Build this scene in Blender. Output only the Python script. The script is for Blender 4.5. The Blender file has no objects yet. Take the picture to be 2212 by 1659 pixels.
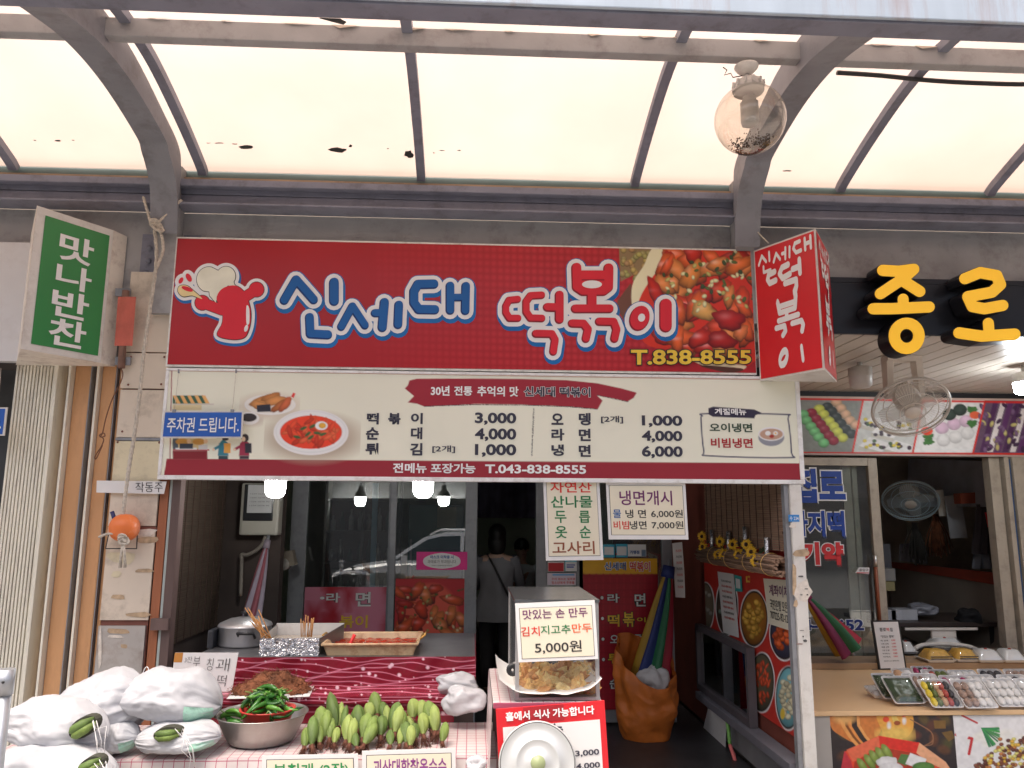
import bpy, bmesh, math, random
import numpy as np
from mathutils import Vector, Matrix, noise
R = math.radians
random.seed(7)
SC = bpy.context.scene
COL = SC.collection

# ------------------------------------------------------------------ camera
CAM_POS = (0.0, -4.8, 1.75)
PITCH, ROLL, YAW, FOC = R(9.8), R(.29), R(2.86), 1674.0        # focal length for a 2212 px wide picture
_fw = Vector((math.sin(YAW)*math.cos(PITCH), math.cos(YAW)*math.cos(PITCH), math.sin(PITCH)))
_rt = Vector((math.cos(YAW), -math.sin(YAW), 0)); _up = _rt.cross(_fw)
_rt, _up = math.cos(ROLL)*_rt+math.sin(ROLL)*_up, -math.sin(ROLL)*_rt+math.cos(ROLL)*_up
cd = bpy.data.cameras.new('camera'); cam = bpy.data.objects.new('camera', cd); COL.objects.link(cam)
cd.sensor_fit = 'HORIZONTAL'; cd.sensor_width = 36; cd.lens = 36*FOC/2212; cd.clip_start = .05; cd.clip_end = 600
_m = Matrix.Identity(4)
for _i in range(3):
    _m[_i][0], _m[_i][1], _m[_i][2], _m[_i][3] = _rt[_i], _up[_i], -_fw[_i], CAM_POS[_i]
cam.matrix_world = _m
SC.camera = cam

# ------------------------------------------------------------------ sky, sun, exposure
SUN_EL, SUN_AZ = R(70), R(215)          # high hazy sun over the street
w = bpy.data.worlds.new('World'); SC.world = w; w.use_nodes = True
nt = w.node_tree; bgn = nt.nodes['Background']; sk = nt.nodes.new('ShaderNodeTexSky')
sk.sky_type = 'NISHITA'; sk.sun_disc = False; sk.sun_elevation = SUN_EL; sk.sun_rotation = SUN_AZ
sk.air_density = 1.0; sk.dust_density = 9.0; sk.ozone_density = 1.0
nt.links.new(sk.outputs[0], bgn.inputs[0]); bgn.inputs[1].default_value = .15
sl = bpy.data.lights.new('sun', 'SUN'); sl.energy = 1.5; sl.angle = R(40); sl.color = (1, .95, .88)
so = bpy.data.objects.new('sun', sl); COL.objects.link(so)
_sd = Vector((math.sin(SUN_AZ)*math.cos(SUN_EL), math.cos(SUN_AZ)*math.cos(SUN_EL), math.sin(SUN_EL)))
so.rotation_euler = _sd.to_track_quat('Z', 'Y').to_euler(); so.location = _sd*60
SC.view_settings.view_transform = 'Standard'; SC.view_settings.look = 'None'
SC.view_settings.exposure = .85; SC.view_settings.gamma = 1
SC.render.engine = 'CYCLES'
SC.cycles.max_bounces = 10; SC.cycles.diffuse_bounces = 5; SC.cycles.glossy_bounces = 4
SC.cycles.transmission_bounces = 8; SC.cycles.transparent_max_bounces = 12
SC.cycles.use_denoising = True; SC.cycles.sample_clamp_indirect = 8

# ------------------------------------------------------------------ picture -> place
CV = Vector(CAM_POS)
def ray(x, y): return _fw*FOC+_rt*(x-1106)+_up*(829.5-y)
def A(x, y, Y=0.0):                       # the point on the upright plane y=Y seen at (x, y)
    d = ray(x, y); return CV+d*((Y-CV.y)/d.y)
def AZ(x, y, Z):
    d = ray(x, y); return CV+d*((Z-CV.z)/d.z)
def AX(x, y, X):
    d = ray(x, y); return CV+d*((X-CV.x)/d.x)
def proj(p):
    v = Vector(p)-CV; z = v.dot(_fw); return (1106+FOC*v.dot(_rt)/z, 829.5-FOC*v.dot(_up)/z)
def mpp(x, y, Y): return (A(x+1, y, Y)-A(x, y, Y)).length
CROP = dict(A=(0, 756, .2604), B=(0, 378, .2604), C=(345.6, 486, .3076), D=(972, 513, .3174), E=(1566, 459, .3255), F=(335, 783, .3125),
            G=(1026, 783, .3296), H=(324, 1015.3, .2474), I=(648, 1015.3, .2474), J=(1026, 1015.3, .2474), K=(1404, 1015.3, .2474),
            L=(1674, 961.3, .267), N=(0, 1350, .2441), O=(486, 1350, .2563), P=(999, 1242, .2686), Q=(1458, 1134, .3163), S=(1728, 1296, .2187),
            T=(1456, 0, .3418), U=(0, 0, .3418), W=(702, 0, .3418))
def cr(k):
    ox, oy, s = CROP[k]
    return lambda x, y: (ox+x*s, oy+y*s)

# ------------------------------------------------------------------ colours and materials
def lin(c): return tuple((v/255/12.92 if v/255 <= .04045 else ((v/255+.055)/1.055)**2.4) for v in c)
def S(r, g, b, k=1.55): return tuple(min(.86, v*k) for v in lin((r, g, b)))      # colour read off the shaded shop front
MATS = {}
def M(name, col, rough=.6, metal=0., var=.12, scale=6., bump=0., bscale=40., dirt=None, dirt_amt=.0, dirt_scale=3., streak=1., spec=.5, coat=0., sheen=0., alpha=None, trans=0., emit=0.):
    if name in MATS: return MATS[name]
    m = bpy.data.materials.new(name); m.use_nodes = True; t = m.node_tree; N = t.nodes; L = t.links
    b = N['Principled BSDF']; b.inputs['Roughness'].default_value = rough; b.inputs['Metallic'].default_value = metal
    b.inputs['Specular IOR Level'].default_value = spec; b.inputs['Coat Weight'].default_value = coat
    tc = N.new('ShaderNodeTexCoord'); mp = N.new('ShaderNodeMapping'); mp.inputs['Scale'].default_value = (1, 1, 1/streak)
    L.new(tc.outputs['Object'], mp.inputs[0])
    n1 = N.new('ShaderNodeTexNoise'); n1.inputs['Scale'].default_value = scale; n1.inputs['Detail'].default_value = 6; L.new(mp.outputs[0], n1.inputs[0])
    r = N.new('ShaderNodeValToRGB'); r.color_ramp.elements[0].position = .3; r.color_ramp.elements[1].position = .72
    c0 = tuple(v*(1-var) for v in col); c1 = tuple(min(.95, v*(1+var)) for v in col)
    r.color_ramp.elements[0].color = (*c0, 1); r.color_ramp.elements[1].color = (*c1, 1); L.new(n1.outputs[0], r.inputs[0])
    out = r.outputs[0]
    if dirt is not None:
        n2 = N.new('ShaderNodeTexNoise'); n2.inputs['Scale'].default_value = dirt_scale; n2.inputs['Detail'].default_value = 9; n2.inputs['Roughness'].default_value = .7
        L.new(mp.outputs[0], n2.inputs[0])
        r2 = N.new('ShaderNodeValToRGB'); r2.color_ramp.elements[0].position = .5; r2.color_ramp.elements[1].position = .72
        r2.color_ramp.elements[0].color = (0, 0, 0, 1); r2.color_ramp.elements[1].color = (dirt_amt,)*3+(1,); L.new(n2.outputs[0], r2.inputs[0])
        mx = N.new('ShaderNodeMix'); mx.data_type = 'RGBA'; L.new(r2.outputs[0], mx.inputs[0]); L.new(out, mx.inputs[6]); mx.inputs[7].default_value = (*dirt, 1)
        out = mx.outputs[2]
    L.new(out, b.inputs['Base Color'])
    if emit:
        L.new(out, b.inputs['Emission Color']); b.inputs['Emission Strength'].default_value = emit
    if bump:
        n3 = N.new('ShaderNodeTexNoise'); n3.inputs['Scale'].default_value = bscale; n3.inputs['Detail'].default_value = 5; L.new(mp.outputs[0], n3.inputs[0])
        bp = N.new('ShaderNodeBump'); bp.inputs['Strength'].default_value = bump; bp.inputs['Distance'].default_value = .01
        L.new(n3.outputs[0], bp.inputs['Height']); L.new(bp.outputs[0], b.inputs['Normal'])
    if sheen: b.inputs['Sheen Weight'].default_value = sheen
    if alpha is not None: b.inputs['Alpha'].default_value = alpha
    if trans:
        tr = N.new('ShaderNodeBsdfTranslucent'); L.new(out, tr.inputs[0]); ms = N.new('ShaderNodeMixShader'); ms.inputs[0].default_value = trans
        L.new(b.outputs[0], ms.inputs[1]); L.new(tr.outputs[0], ms.inputs[2]); L.new(ms.outputs[0], N['Material Output'].inputs[0])
    MATS[name] = m; return m
def emission(name, col, s):
    if name in MATS: return MATS[name]
    m = bpy.data.materials.new(name); m.use_nodes = True; N = m.node_tree.nodes; b = N['Principled BSDF']
    b.inputs['Base Color'].default_value = (.8, .8, .8, 1); b.inputs['Emission Color'].default_value = (*col, 1); b.inputs['Emission Strength'].default_value = s
    MATS[name] = m; return m
def glass(name, tint=(1, 1, 1), refl=.07, rough=.0, haze=0.):
    if name in MATS: return MATS[name]
    m = bpy.data.materials.new(name); m.use_nodes = True; t = m.node_tree; N = t.nodes; L = t.links
    N.remove(N['Principled BSDF'])
    tr = N.new('ShaderNodeBsdfTransparent'); tr.inputs[0].default_value = (*tint, 1)
    gl = N.new('ShaderNodeBsdfGlossy'); gl.inputs['Roughness'].default_value = rough
    lw = N.new('ShaderNodeLayerWeight'); lw.inputs['Blend'].default_value = .5
    pw = N.new('ShaderNodeMath'); pw.operation = 'POWER'; pw.inputs[1].default_value = 4; L.new(lw.outputs['Facing'], pw.inputs[0])
    ma = N.new('ShaderNodeMath'); ma.operation = 'MULTIPLY_ADD'; ma.inputs[1].default_value = .7; ma.inputs[2].default_value = refl; ma.use_clamp = True; L.new(pw.outputs[0], ma.inputs[0])
    ms = N.new('ShaderNodeMixShader'); L.new(ma.outputs[0], ms.inputs[0]); L.new(tr.outputs[0], ms.inputs[1]); L.new(gl.outputs[0], ms.inputs[2])
    res = ms.outputs[0]
    if haze:
        df = N.new('ShaderNodeBsdfDiffuse'); df.inputs[0].default_value = (.6, .6, .6, 1)
        tc = N.new('ShaderNodeTexCoord'); nz = N.new('ShaderNodeTexNoise'); nz.inputs['Scale'].default_value = 7; nz.inputs['Detail'].default_value = 8; L.new(tc.outputs['Object'], nz.inputs[0])
        mm = N.new('ShaderNodeMath'); mm.operation = 'MULTIPLY'; mm.inputs[1].default_value = haze*2; L.new(nz.outputs[0], mm.inputs[0])
        m2 = N.new('ShaderNodeMixShader'); L.new(mm.outputs[0], m2.inputs[0]); L.new(res, m2.inputs[1]); L.new(df.outputs[0], m2.inputs[2]); res = m2.outputs[0]
    L.new(res, N['Material Output'].inputs[0]); MATS[name] = m; return m
def printmat(name='print', rough=.45, bump=0., spec=.4, fold=False, trans=0.):
    if name in MATS: return MATS[name]
    m = bpy.data.materials.new(name); m.use_nodes = True; t = m.node_tree; N = t.nodes; L = t.links; b = N['Principled BSDF']
    a = N.new('ShaderNodeAttribute'); a.attribute_name = 'ink'; L.new(a.outputs['Color'], b.inputs['Base Color'])
    b.inputs['Roughness'].default_value = rough; b.inputs['Specular IOR Level'].default_value = spec
    if bump:
        tc = N.new('ShaderNodeTexCoord'); n = N.new('ShaderNodeTexNoise'); n.inputs['Scale'].default_value = 2.2; n.inputs['Detail'].default_value = 2; n.inputs['Distortion'].default_value = .6
        L.new(tc.outputs['Object'], n.inputs[0]); bp = N.new('ShaderNodeBump'); bp.inputs['Strength'].default_value = bump; bp.inputs['Distance'].default_value = .05
        L.new(n.outputs[0], bp.inputs['Height']); L.new(bp.outputs[0], b.inputs['Normal'])
    MATS[name] = m; return m

# ------------------------------------------------------------------ objects
def tag(o, label, cat=None, group=None, kind=None):
    if label: o['label'] = label
    if cat: o['category'] = cat
    if group: o['group'] = group
    if kind: o['kind'] = kind
    return o
def thing(name, loc, label, cat, group=None):
    o = bpy.data.objects.new(name, None); COL.objects.link(o); o.location = loc; o.empty_display_size = .1
    return tag(o, label, cat, group)
def origin_of(o):
    v = Vector((0, 0, 0))
    while o is not None: v = v+Vector(o.location); o = o.parent
    return v
def mesh_object(name, me, mat, parent=None):
    me.materials.clear(); me.materials.append(mat)
    n = len(me.vertices); co = np.empty(n*3, np.float32); me.vertices.foreach_get('co', co); co = co.reshape(-1, 3)
    o = bpy.data.objects.new(name, me)
    if parent is not None: base = np.array(origin_of(parent), np.float32)
    else:
        lo, hi = co.min(0), co.max(0); base = np.array([(lo[0]+hi[0])/2, (lo[1]+hi[1])/2, lo[2]], np.float32); o.location = [float(v) for v in base]
    me.vertices.foreach_set('co', (co-base).ravel()); me.update()
    COL.objects.link(o)
    if parent is not None: o.parent = parent
    return o
class MB:
    def __init__(s): s.v = []; s.f = []; s.sm = []
    def add(s, vs, fs, smooth=False):
        n = len(s.v); s.v += [tuple(p) for p in vs]; s.f += [tuple(i+n for i in f) for f in fs]; s.sm += [smooth]*len(fs); return s
    def hexa(s, p):       # 8 points: bottom ring 0-3, top ring 4-7 (same winding, counter-clockwise from above)
        return s.add(p, [(3, 2, 1, 0), (4, 5, 6, 7), (0, 1, 5, 4), (1, 2, 6, 5), (2, 3, 7, 6), (3, 0, 4, 7)])
    def box(s, x0, x1, y0, y1, z0, z1):
        return s.hexa([(x0, y0, z0), (x1, y0, z0), (x1, y1, z0), (x0, y1, z0), (x0, y0, z1), (x1, y0, z1), (x1, y1, z1), (x0, y1, z1)])
    def rbox(s, c, size, rot=(0, 0, 0)):
        from mathutils import Euler
        m = Euler(rot).to_matrix(); hx, hy, hz = size[0]/2, size[1]/2, size[2]/2; c = Vector(c)
        return s.hexa([c+m @ Vector(q) for q in ((-hx, -hy, -hz), (hx, -hy, -hz), (hx, hy, -hz), (-hx, hy, -hz), (-hx, -hy, hz), (hx, -hy, hz), (hx, hy, hz), (-hx, hy, hz))])
    def bevbox(s, x0, x1, y0, y1, z0, z1, b=.006):
        bm = bmesh.new(); bmesh.ops.create_cube(bm, size=1, matrix=Matrix.Translation(((x0+x1)/2, (y0+y1)/2, (z0+z1)/2)) @ Matrix.Diagonal((x1-x0, y1-y0, z1-z0, 1)))
        bmesh.ops.bevel(bm, geom=bm.edges[:], offset=b, segments=2, affect='EDGES', profile=.6)
        bm.verts.index_update(); s.add([v.co for v in bm.verts], [[v.index for v in f.verts] for f in bm.faces]); bm.free(); return s
    def slab(s, q, t):    # quad (tl, tr, br, bl) pushed back by vector t
        q = [Vector(p) for p in q]; t = Vector(t); b = [p+t for p in q]
        return s.add(q+b, [(3, 2, 1, 0), (4, 5, 6, 7), (0, 1, 5, 4), (1, 2, 6, 5), (2, 3, 7, 6), (3, 0, 4, 7)])
    def prism(s, pts, t):
        n = len(pts); t = Vector(t); a = [Vector(p) for p in pts]; b = [p+t for p in a]
        return s.add(a+b, [tuple(range(n)), tuple(range(2*n-1, n-1, -1))]+[(i, n+i, n+(i+1) % n, (i+1) % n) for i in range(n)])
    def tube(s, pts, rad, seg=8, cap=True, squash=None):
        pts = [Vector(p) for p in pts]; n = len(pts)
        rs = rad if isinstance(rad, (list, tuple)) else [rad]*n
        d0 = (pts[1]-pts[0]).normalized(); a = d0.orthogonal().normalized(); vs = []
        for i, p in enumerate(pts):
            d = (pts[min(i+1, n-1)]-pts[max(i-1, 0)])
            d = d.normalized() if d.length > 1e-9 else d0
            a = (a-d*a.dot(d)); a = a.normalized() if a.length > 1e-6 else d.orthogonal().normalized(); b = d.cross(a)
            for k in range(seg):
                th = 2*math.pi*k/seg; vs.append(p+(a*math.cos(th)+b*math.sin(th))*rs[i])
        fs = [(i*seg+k, i*seg+(k+1) % seg, (i+1)*seg+(k+1) % seg, (i+1)*seg+k) for i in range(n-1) for k in range(seg)]
        s.add(vs, fs, True)
        if cap: s.add([], []); m = len(s.v)-len(vs); s.f += [tuple(m+k for k in range(seg-1, -1, -1)), tuple(m+(n-1)*seg+k for k in range(seg))]; s.sm += [False, False]
        return s
    def lathe(s, prof, seg=32, c=(0, 0, 0), mat=None, smooth=True):   # prof [(r, z)]
        vs = []; c = Vector(c)
        for r, z in prof:
            for k in range(seg):
                th = 2*math.pi*k/seg; p = Vector((r*math.cos(th), r*math.sin(th), z)); vs.append((mat @ p if mat else p)+c)
        n = len(prof)
        return s.add(vs, [(i*seg+k, i*seg+(k+1) % seg, (i+1)*seg+(k+1) % seg, (i+1)*seg+k) for i in range(n-1) for k in range(seg)], smooth)
    def grid(s, fn, nu, nv, wrap_u=False, smooth=True):
        vs = [fn(i/(nu if wrap_u else nu-1), j/(nv-1)) for j in range(nv) for i in range(nu)]
        e = nu if wrap_u else nu-1
        return s.add(vs, [(j*nu+i, j*nu+(i+1) % nu, (j+1)*nu+(i+1) % nu, (j+1)*nu+i) for j in range(nv-1) for i in range(e)], smooth)
    def mesh(s, name):
        me = bpy.data.meshes.new(name); me.from_pydata([tuple(p) for p in s.v], [], s.f)
        me.polygons.foreach_set('use_smooth', s.sm); me.update(); return me
    def build(s, name, mat, parent=None): return mesh_object(name, s.mesh(name), mat, parent)
def copy_tree(o, parent=None):
    c = o.copy(); COL.objects.link(c); c.parent = parent
    for ch in list(o.children): copy_tree(ch, c)
    return c
def quad(x0, y0, x1, y1, Y=0., eps=0.):   # upright rectangle on y=Y between two picture points (tl, tr, br, bl)
    a = A(x0, y0, Y); b = A(x1, y1, Y); y = Y-eps
    return [Vector((a.x, y, a.z)), Vector((b.x, y, a.z)), Vector((b.x, y, b.z)), Vector((a.x, y, b.z))]
def quad4(pts, Y=0., eps=0.):
    out = [A(x, y, Y) for x, y in pts]
    for p in out: p.y -= eps
    return out
def pbox(mb, x0, y0, x1, y1, Y0, Y1):
    q = quad(x0, y0, x1, y1, Y0); return mb.box(q[0].x, q[1].x, Y0, Y1, q[2].z, q[0].z)
def qn(q):
    n = (q[1]-q[0]).cross(q[3]-q[0]).normalized(); return n if n.dot(CV-q[0]) > 0 else -n

# lettering: a line of type stretched over a quad (tl, tr, br, bl), lifted off it by eps
_tcache = {}
def type_mesh(body, bold):
    k = (body, bold)
    if k not in _tcache:
        c = bpy.data.curves.new('t', 'FONT'); c.body = body; c.offset = bold; c.resolution_u = 4
        o = bpy.data.objects.new('t', c); COL.objects.link(o)
        me = bpy.data.meshes.new_from_object(o.evaluated_get(bpy.context.evaluated_depsgraph_get()))
        bpy.data.objects.remove(o); bpy.data.curves.remove(c)
        co = np.empty(len(me.vertices)*3, np.float32); me.vertices.foreach_get('co', co); co = co.reshape(-1, 3).copy()
        fs = [tuple(p.vertices) for p in me.polygons]; bpy.data.meshes.remove(me)
        _tcache[k] = (co, fs)
    return _tcache[k]
def lettering(body, q, mat, parent, bold=.01, eps=.002, name='lettering', pad=None, depth=0., hull=None):
    co, fs = type_mesh(body, bold)
    ref = type_mesh(body, hull)[0] if hull is not None else co
    lo, hi = ref.min(0), ref.max(0); uv = (co-lo)/np.maximum(hi-lo, 1e-6)
    q = [Vector(p) for p in q]; n = qn(q); u = uv[:, 0:1]; v = uv[:, 1:2]
    tl, tr, br, bl = [np.array(p) for p in q]
    P = (1-u)*(1-v)*bl+u*(1-v)*br+u*v*tr+(1-u)*v*tl+np.array(n)*eps
    mb = MB()
    tri = (P[fs[0][1]]-P[fs[0][0]]); nn = np.cross(tri, P[fs[0][2]]-P[fs[0][0]])
    if np.dot(nn, np.array(n)) < 0: fs = [f[::-1] for f in fs]
    mb.add(P.tolist(), fs)
    o = mb.build(name, mat, parent)
    return o
def row(body, x0, y0, x1, y1, mat, parent, Y=0., **k): return lettering(body, quad(x0, y0, x1, y1, Y), mat, parent, **k)

# stroke lettering and flat shapes drawn on an upright plane
def capsule_poly(p, q, r, n=8):
    dx, dy = q[0]-p[0], q[1]-p[1]; a = math.atan2(dy, dx); out = []
    for k in range(n+1): th = a+math.pi/2+math.pi*k/n; out.append((p[0]+r*math.cos(th), p[1]+r*math.sin(th)))
    for k in range(n+1): th = a-math.pi/2+math.pi*k/n; out.append((q[0]+r*math.cos(th), q[1]+r*math.sin(th)))
    return out
def flat_polys(polys, pl, eps, step=.00006):      # pl(x, y, eps) -> 3D
    mb = MB()
    for i, p in enumerate(polys):
        e = eps+i*step; mb.add([pl(x, y, e) for x, y in p], [tuple(range(len(p)))])
    return mb
def strokes(lines, r, off=(0, 0)):
    out = []
    for ln in lines:
        rr = r
        if isinstance(ln, tuple): ln, k = ln; rr = r*k if k < 3 else k
        ln = [(x+off[0], y+off[1]) for x, y in ln]
        for a, b in zip(ln[:-1], ln[1:]): out.append(capsule_poly(a, b, rr))
    return out
def smooth_loop(pts, n=6, closed=True):
    out = []; m = len(pts)
    for i in range(m if closed else m-1):
        p0, p1, p2, p3 = (pts[(i-1) % m], pts[i], pts[(i+1) % m], pts[(i+2) % m]) if closed else (pts[max(i-1, 0)], pts[i], pts[i+1], pts[min(i+2, m-1)])
        for k in range(n):
            t = k/n; out.append(tuple(.5*((2*b)+(-a+c)*t+(2*a-5*b+4*c-d)*t*t+(-a+3*b-3*c+d)*t**3) for a, b, c, d in zip(p0, p1, p2, p3)))
    if not closed: out.append(tuple(pts[-1]))
    return out
def ellipse_pts(cx, cy, rx, ry, ang=0, n=24):
    c, s = math.cos(ang), math.sin(ang)
    return [(cx+rx*math.cos(2*math.pi*k/n)*c-ry*math.sin(2*math.pi*k/n)*s, cy+rx*math.cos(2*math.pi*k/n)*s+ry*math.sin(2*math.pi*k/n)*c) for k in range(n)]

# printed pictures: ink colours computed on a fine sheet, painted in picture coordinates
class Sheet:
    def __init__(s, q, nx, ny, bg):
        s.q = [Vector(p) for p in q]; s.nx, s.ny = nx, ny
        u, v = np.meshgrid(np.linspace(0, 1, nx), np.linspace(0, 1, ny)); u = u[..., None]; v = v[..., None]
        tl, tr, br, bl = [np.array(p) for p in s.q]
        s.P = (1-u)*(1-v)*tl+u*(1-v)*tr+u*v*br+(1-u)*v*bl
        d = s.P-np.array(CV); z = d @ np.array(_fw); s.X = 1106+FOC*(d @ np.array(_rt))/z; s.Y = 829.5-FOC*(d @ np.array(_up))/z
        s.C = np.empty((ny, nx, 3)); s.C[:] = bg; s.aa = max(.3, (s.X.max()-s.X.min())/nx*.8)
        s.rng = np.random.RandomState(3)
        s.u, s.v = u[..., 0], v[..., 0]
    def win(s, x0, y0, x1, y1):
        m = (s.X >= x0) & (s.X <= x1) & (s.Y >= y0) & (s.Y <= y1)
        r = np.where(m.any(1))[0]; c = np.where(m.any(0))[0]
        if len(r) == 0 or len(c) == 0: return None
        return slice(r[0], r[-1]+1), slice(c[0], c[-1]+1)
    def put(s, w, a, col): s.C[w] = s.C[w]*(1-a[..., None])+np.asarray(col)*a[..., None]
    def ell(s, cx, cy, rx, ry, col, ang=0., shade=0., hi=0., soft=1., wob=0.):
        m = max(rx, ry)*(1+wob)+2; w = s.win(cx-m, cy-m, cx+m, cy+m)
        if w is None: return s
        dx, dy = s.X[w]-cx, s.Y[w]-cy; c, n = math.cos(ang), math.sin(ang); a, b = (dx*c+dy*n)/rx, (-dx*n+dy*c)/ry
        r = np.hypot(a, b)
        if wob:
            th = np.arctan2(b, a); ph = s.rng.rand(3)*6.28; r = r/(1+wob*(.5*np.sin(3*th+ph[0])+.3*np.sin(5*th+ph[1])+.2*np.sin(9*th+ph[2])))
        al = np.clip((1-r)*min(rx, ry)/(s.aa*soft)+.5, 0, 1); cc = np.ones(r.shape+(3,))*np.asarray(col)
        if shade: cc = cc*np.clip(1-shade*np.clip(r, 0, 1)[..., None]**2+shade*.5*np.clip(-dy/m, -1, 1)[..., None], .1, 2)
        if hi:
            g = np.exp(-(((dx+.25*rx)/(.35*rx))**2+((dy+.35*ry)/(.3*ry))**2)); cc = cc+hi*g[..., None]
        s.C[w] = s.C[w]*(1-al[..., None])+cc*al[..., None]; return s
    def poly(s, pts, col, soft=1.):
        P = np.array(pts, float); w = s.win(P[:, 0].min()-2, P[:, 1].min()-2, P[:, 0].max()+2, P[:, 1].max()+2)
        if w is None: return s
        X, Y = s.X[w], s.Y[w]; ins = np.zeros(X.shape, bool); dmin = np.full(X.shape, 1e9); n = len(P)
        for i in range(n):
            (x0, y0), (x1, y1) = P[i], P[(i+1) % n]
            if y0 != y1: ins ^= ((y0 > Y) != (y1 > Y)) & (X < (x1-x0)*(Y-y0)/(y1-y0)+x0)
            L2 = (x1-x0)**2+(y1-y0)**2+1e-9; t = np.clip(((X-x0)*(x1-x0)+(Y-y0)*(y1-y0))/L2, 0, 1); dmin = np.minimum(dmin, np.hypot(X-x0-t*(x1-x0), Y-y0-t*(y1-y0)))
        s.put(w, np.clip(np.where(ins, dmin, -dmin)/(s.aa*soft)+.5, 0, 1), col); return s
    def line(s, pts, wd, col, jag=0.):
        P = np.array(pts, float); w = s.win(P[:, 0].min()-wd-2, P[:, 1].min()-wd-2, P[:, 0].max()+wd+2, P[:, 1].max()+wd+2)
        if w is None: return s
        X, Y = s.X[w], s.Y[w]; dmin = np.full(X.shape, 1e9)
        for (x0, y0), (x1, y1) in zip(P[:-1], P[1:]):
            L2 = (x1-x0)**2+(y1-y0)**2+1e-9; t = np.clip(((X-x0)*(x1-x0)+(Y-y0)*(y1-y0))/L2, 0, 1); dmin = np.minimum(dmin, np.hypot(X-x0-t*(x1-x0), Y-y0-t*(y1-y0)))
        if jag: dmin = dmin+s.rng.rand(*X.shape)*jag
        s.put(w, np.clip((wd/2-dmin)/s.aa+.5, 0, 1), col); return s
    def rect(s, x0, y0, x1, y1, col): return s.poly([(x0, y0), (x1, y0), (x1, y1), (x0, y1)], col)
    def mottle(s, amt, k=4, w=None):
        w = w or (slice(None), slice(None)); h, ww = s.C[w].shape[:2]
        g = s.rng.rand(h//k+2, ww//k+2); yi = np.linspace(0, g.shape[0]-1.01, h); xi = np.linspace(0, g.shape[1]-1.01, ww)
        y0 = yi.astype(int); x0 = xi.astype(int); fy = (yi-y0)[:, None]; fx = (xi-x0)[None]
        n = (g[y0][:, x0]*(1-fy)*(1-fx)+g[y0+1][:, x0]*fy*(1-fx)+g[y0][:, x0+1]*(1-fy)*fx+g[y0+1][:, x0+1]*fy*fx)-.5
        s.C[w] = s.C[w]*(1+amt*2*n[..., None]); return s
    def build(s, name, parent, mat=None, warp=None):
        nx, ny = s.nx, s.ny; me = bpy.data.meshes.new(name); P = s.P.reshape(-1, 3)
        if warp is not None: P = P+warp(s.u, s.v).reshape(-1, 3)
        me.vertices.add(nx*ny); me.vertices.foreach_set('co', P.astype(np.float32).ravel())
        i = (np.arange(ny-1)[:, None]*nx+np.arange(nx-1)[None]).ravel(); f = np.stack([i, i+nx, i+nx+1, i+1], 1).astype(np.int32)
        me.loops.add(f.size); me.loops.foreach_set('vertex_index', f.ravel()); me.polygons.add(len(f))
        me.polygons.foreach_set('loop_start', np.arange(0, f.size, 4, dtype=np.int32)); me.update(calc_edges=True)
        at = me.color_attributes.new('ink', 'FLOAT_COLOR', 'POINT'); at.data.foreach_set('color', np.concatenate([np.clip(s.C, 0, .9), np.ones((ny, nx, 1))], 2).astype(np.float32).ravel())
        me.polygons.foreach_set('use_smooth', np.ones(len(f), bool))
        return mesh_object(name, me, mat or printmat(), parent)
def tteok(s, x0, y0, x1, y1, n=26, k=1., seed=1, clip=None, onion=1):
    """a heap of red rice cakes in sauce with chopped green onion, printed"""
    g = np.random.RandomState(seed); W, Hh = x1-x0, y1-y0
    for i in range(n):
        x, y = x0+g.rand()*W, y0+g.rand()*Hh
        if clip and not clip(x, y): continue
        c = [S(190, 60, 25), S(205, 85, 35), S(170, 35, 20), S(215, 120, 60)][g.randint(4)]
        s.ell(x, y, (.09+.06*g.rand())*W*k, (.045+.03*g.rand())*W*k, c, ang=g.rand()*3.1, shade=.75, hi=.25 if g.rand() < .5 else .06, wob=.15)
    for i in range(int(n*onion)):
        x, y = x0+g.rand()*W, y0+g.rand()*Hh
        if clip and not clip(x, y): continue
        s.ell(x, y, .016*W*(1+g.rand()), .012*W*(1+g.rand()), [S(150, 160, 90), S(70, 95, 40), S(215, 200, 150)][g.randint(3)], ang=g.rand()*3, shade=.4)
# ------------------------------------------------------------------ shared materials
STEEL = M('grey_paint_steel', S(134, 134, 135, 1.55), .55, 0, .1, 5, .12, 30, dirt=S(95, 85, 80, 1), dirt_amt=.5, dirt_scale=6)
STEELD = M('grey_paint_blue_shade', S(104, 106, 118, 1.6), .5, 0, .12, 5, .12, 30, dirt=S(70, 62, 60, 1), dirt_amt=.5, dirt_scale=7)  # same steel, with the bluish shade of the undersides put into its colour
BRASSY = M('brown_flashing', S(132, 112, 90, 1.5), .5, 0, .2, 4, 0, dirt=S(90, 70, 50, 1), dirt_amt=.6)
GREENSTRIP = M('green_grey_seal', S(72, 86, 84, 1.5), .6)
WHITE = M('white_paint', (.72, .7, .66), .45, 0, .06, 5, .05, 30, dirt=(.35, .3, .24), dirt_amt=.45, dirt_scale=8)
PAPER = M('white_paper', (.78, .77, .76), .5, 0, .03, 3, .05, 12, spec=.5, coat=.15)
CREAM = M('cream_paper', (.8, .74, .58), .5, 0, .02, 3, coat=.15)
BLACK = M('black_plastic', (.015, .015, .017), .4, 0, .2)
BLACKP = M('black_print', (.03, .028, .03), .5, 0, .1)
NAVYP = M('navy_print', S(45, 45, 58), .5)
ALU = M('aluminium', (.52, .52, .53), .38, .75, .1, 8, .05, 60)
ALUD = M('dull_aluminium_frame', S(120, 122, 126), .5, .2, .1, 4, 0, dirt=(.1, .1, .1), dirt_amt=.4, dirt_scale=9)
STAINLESS = M('stainless', (.62, .6, .58), .28, .95, .12, 9, .08, 25)
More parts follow.
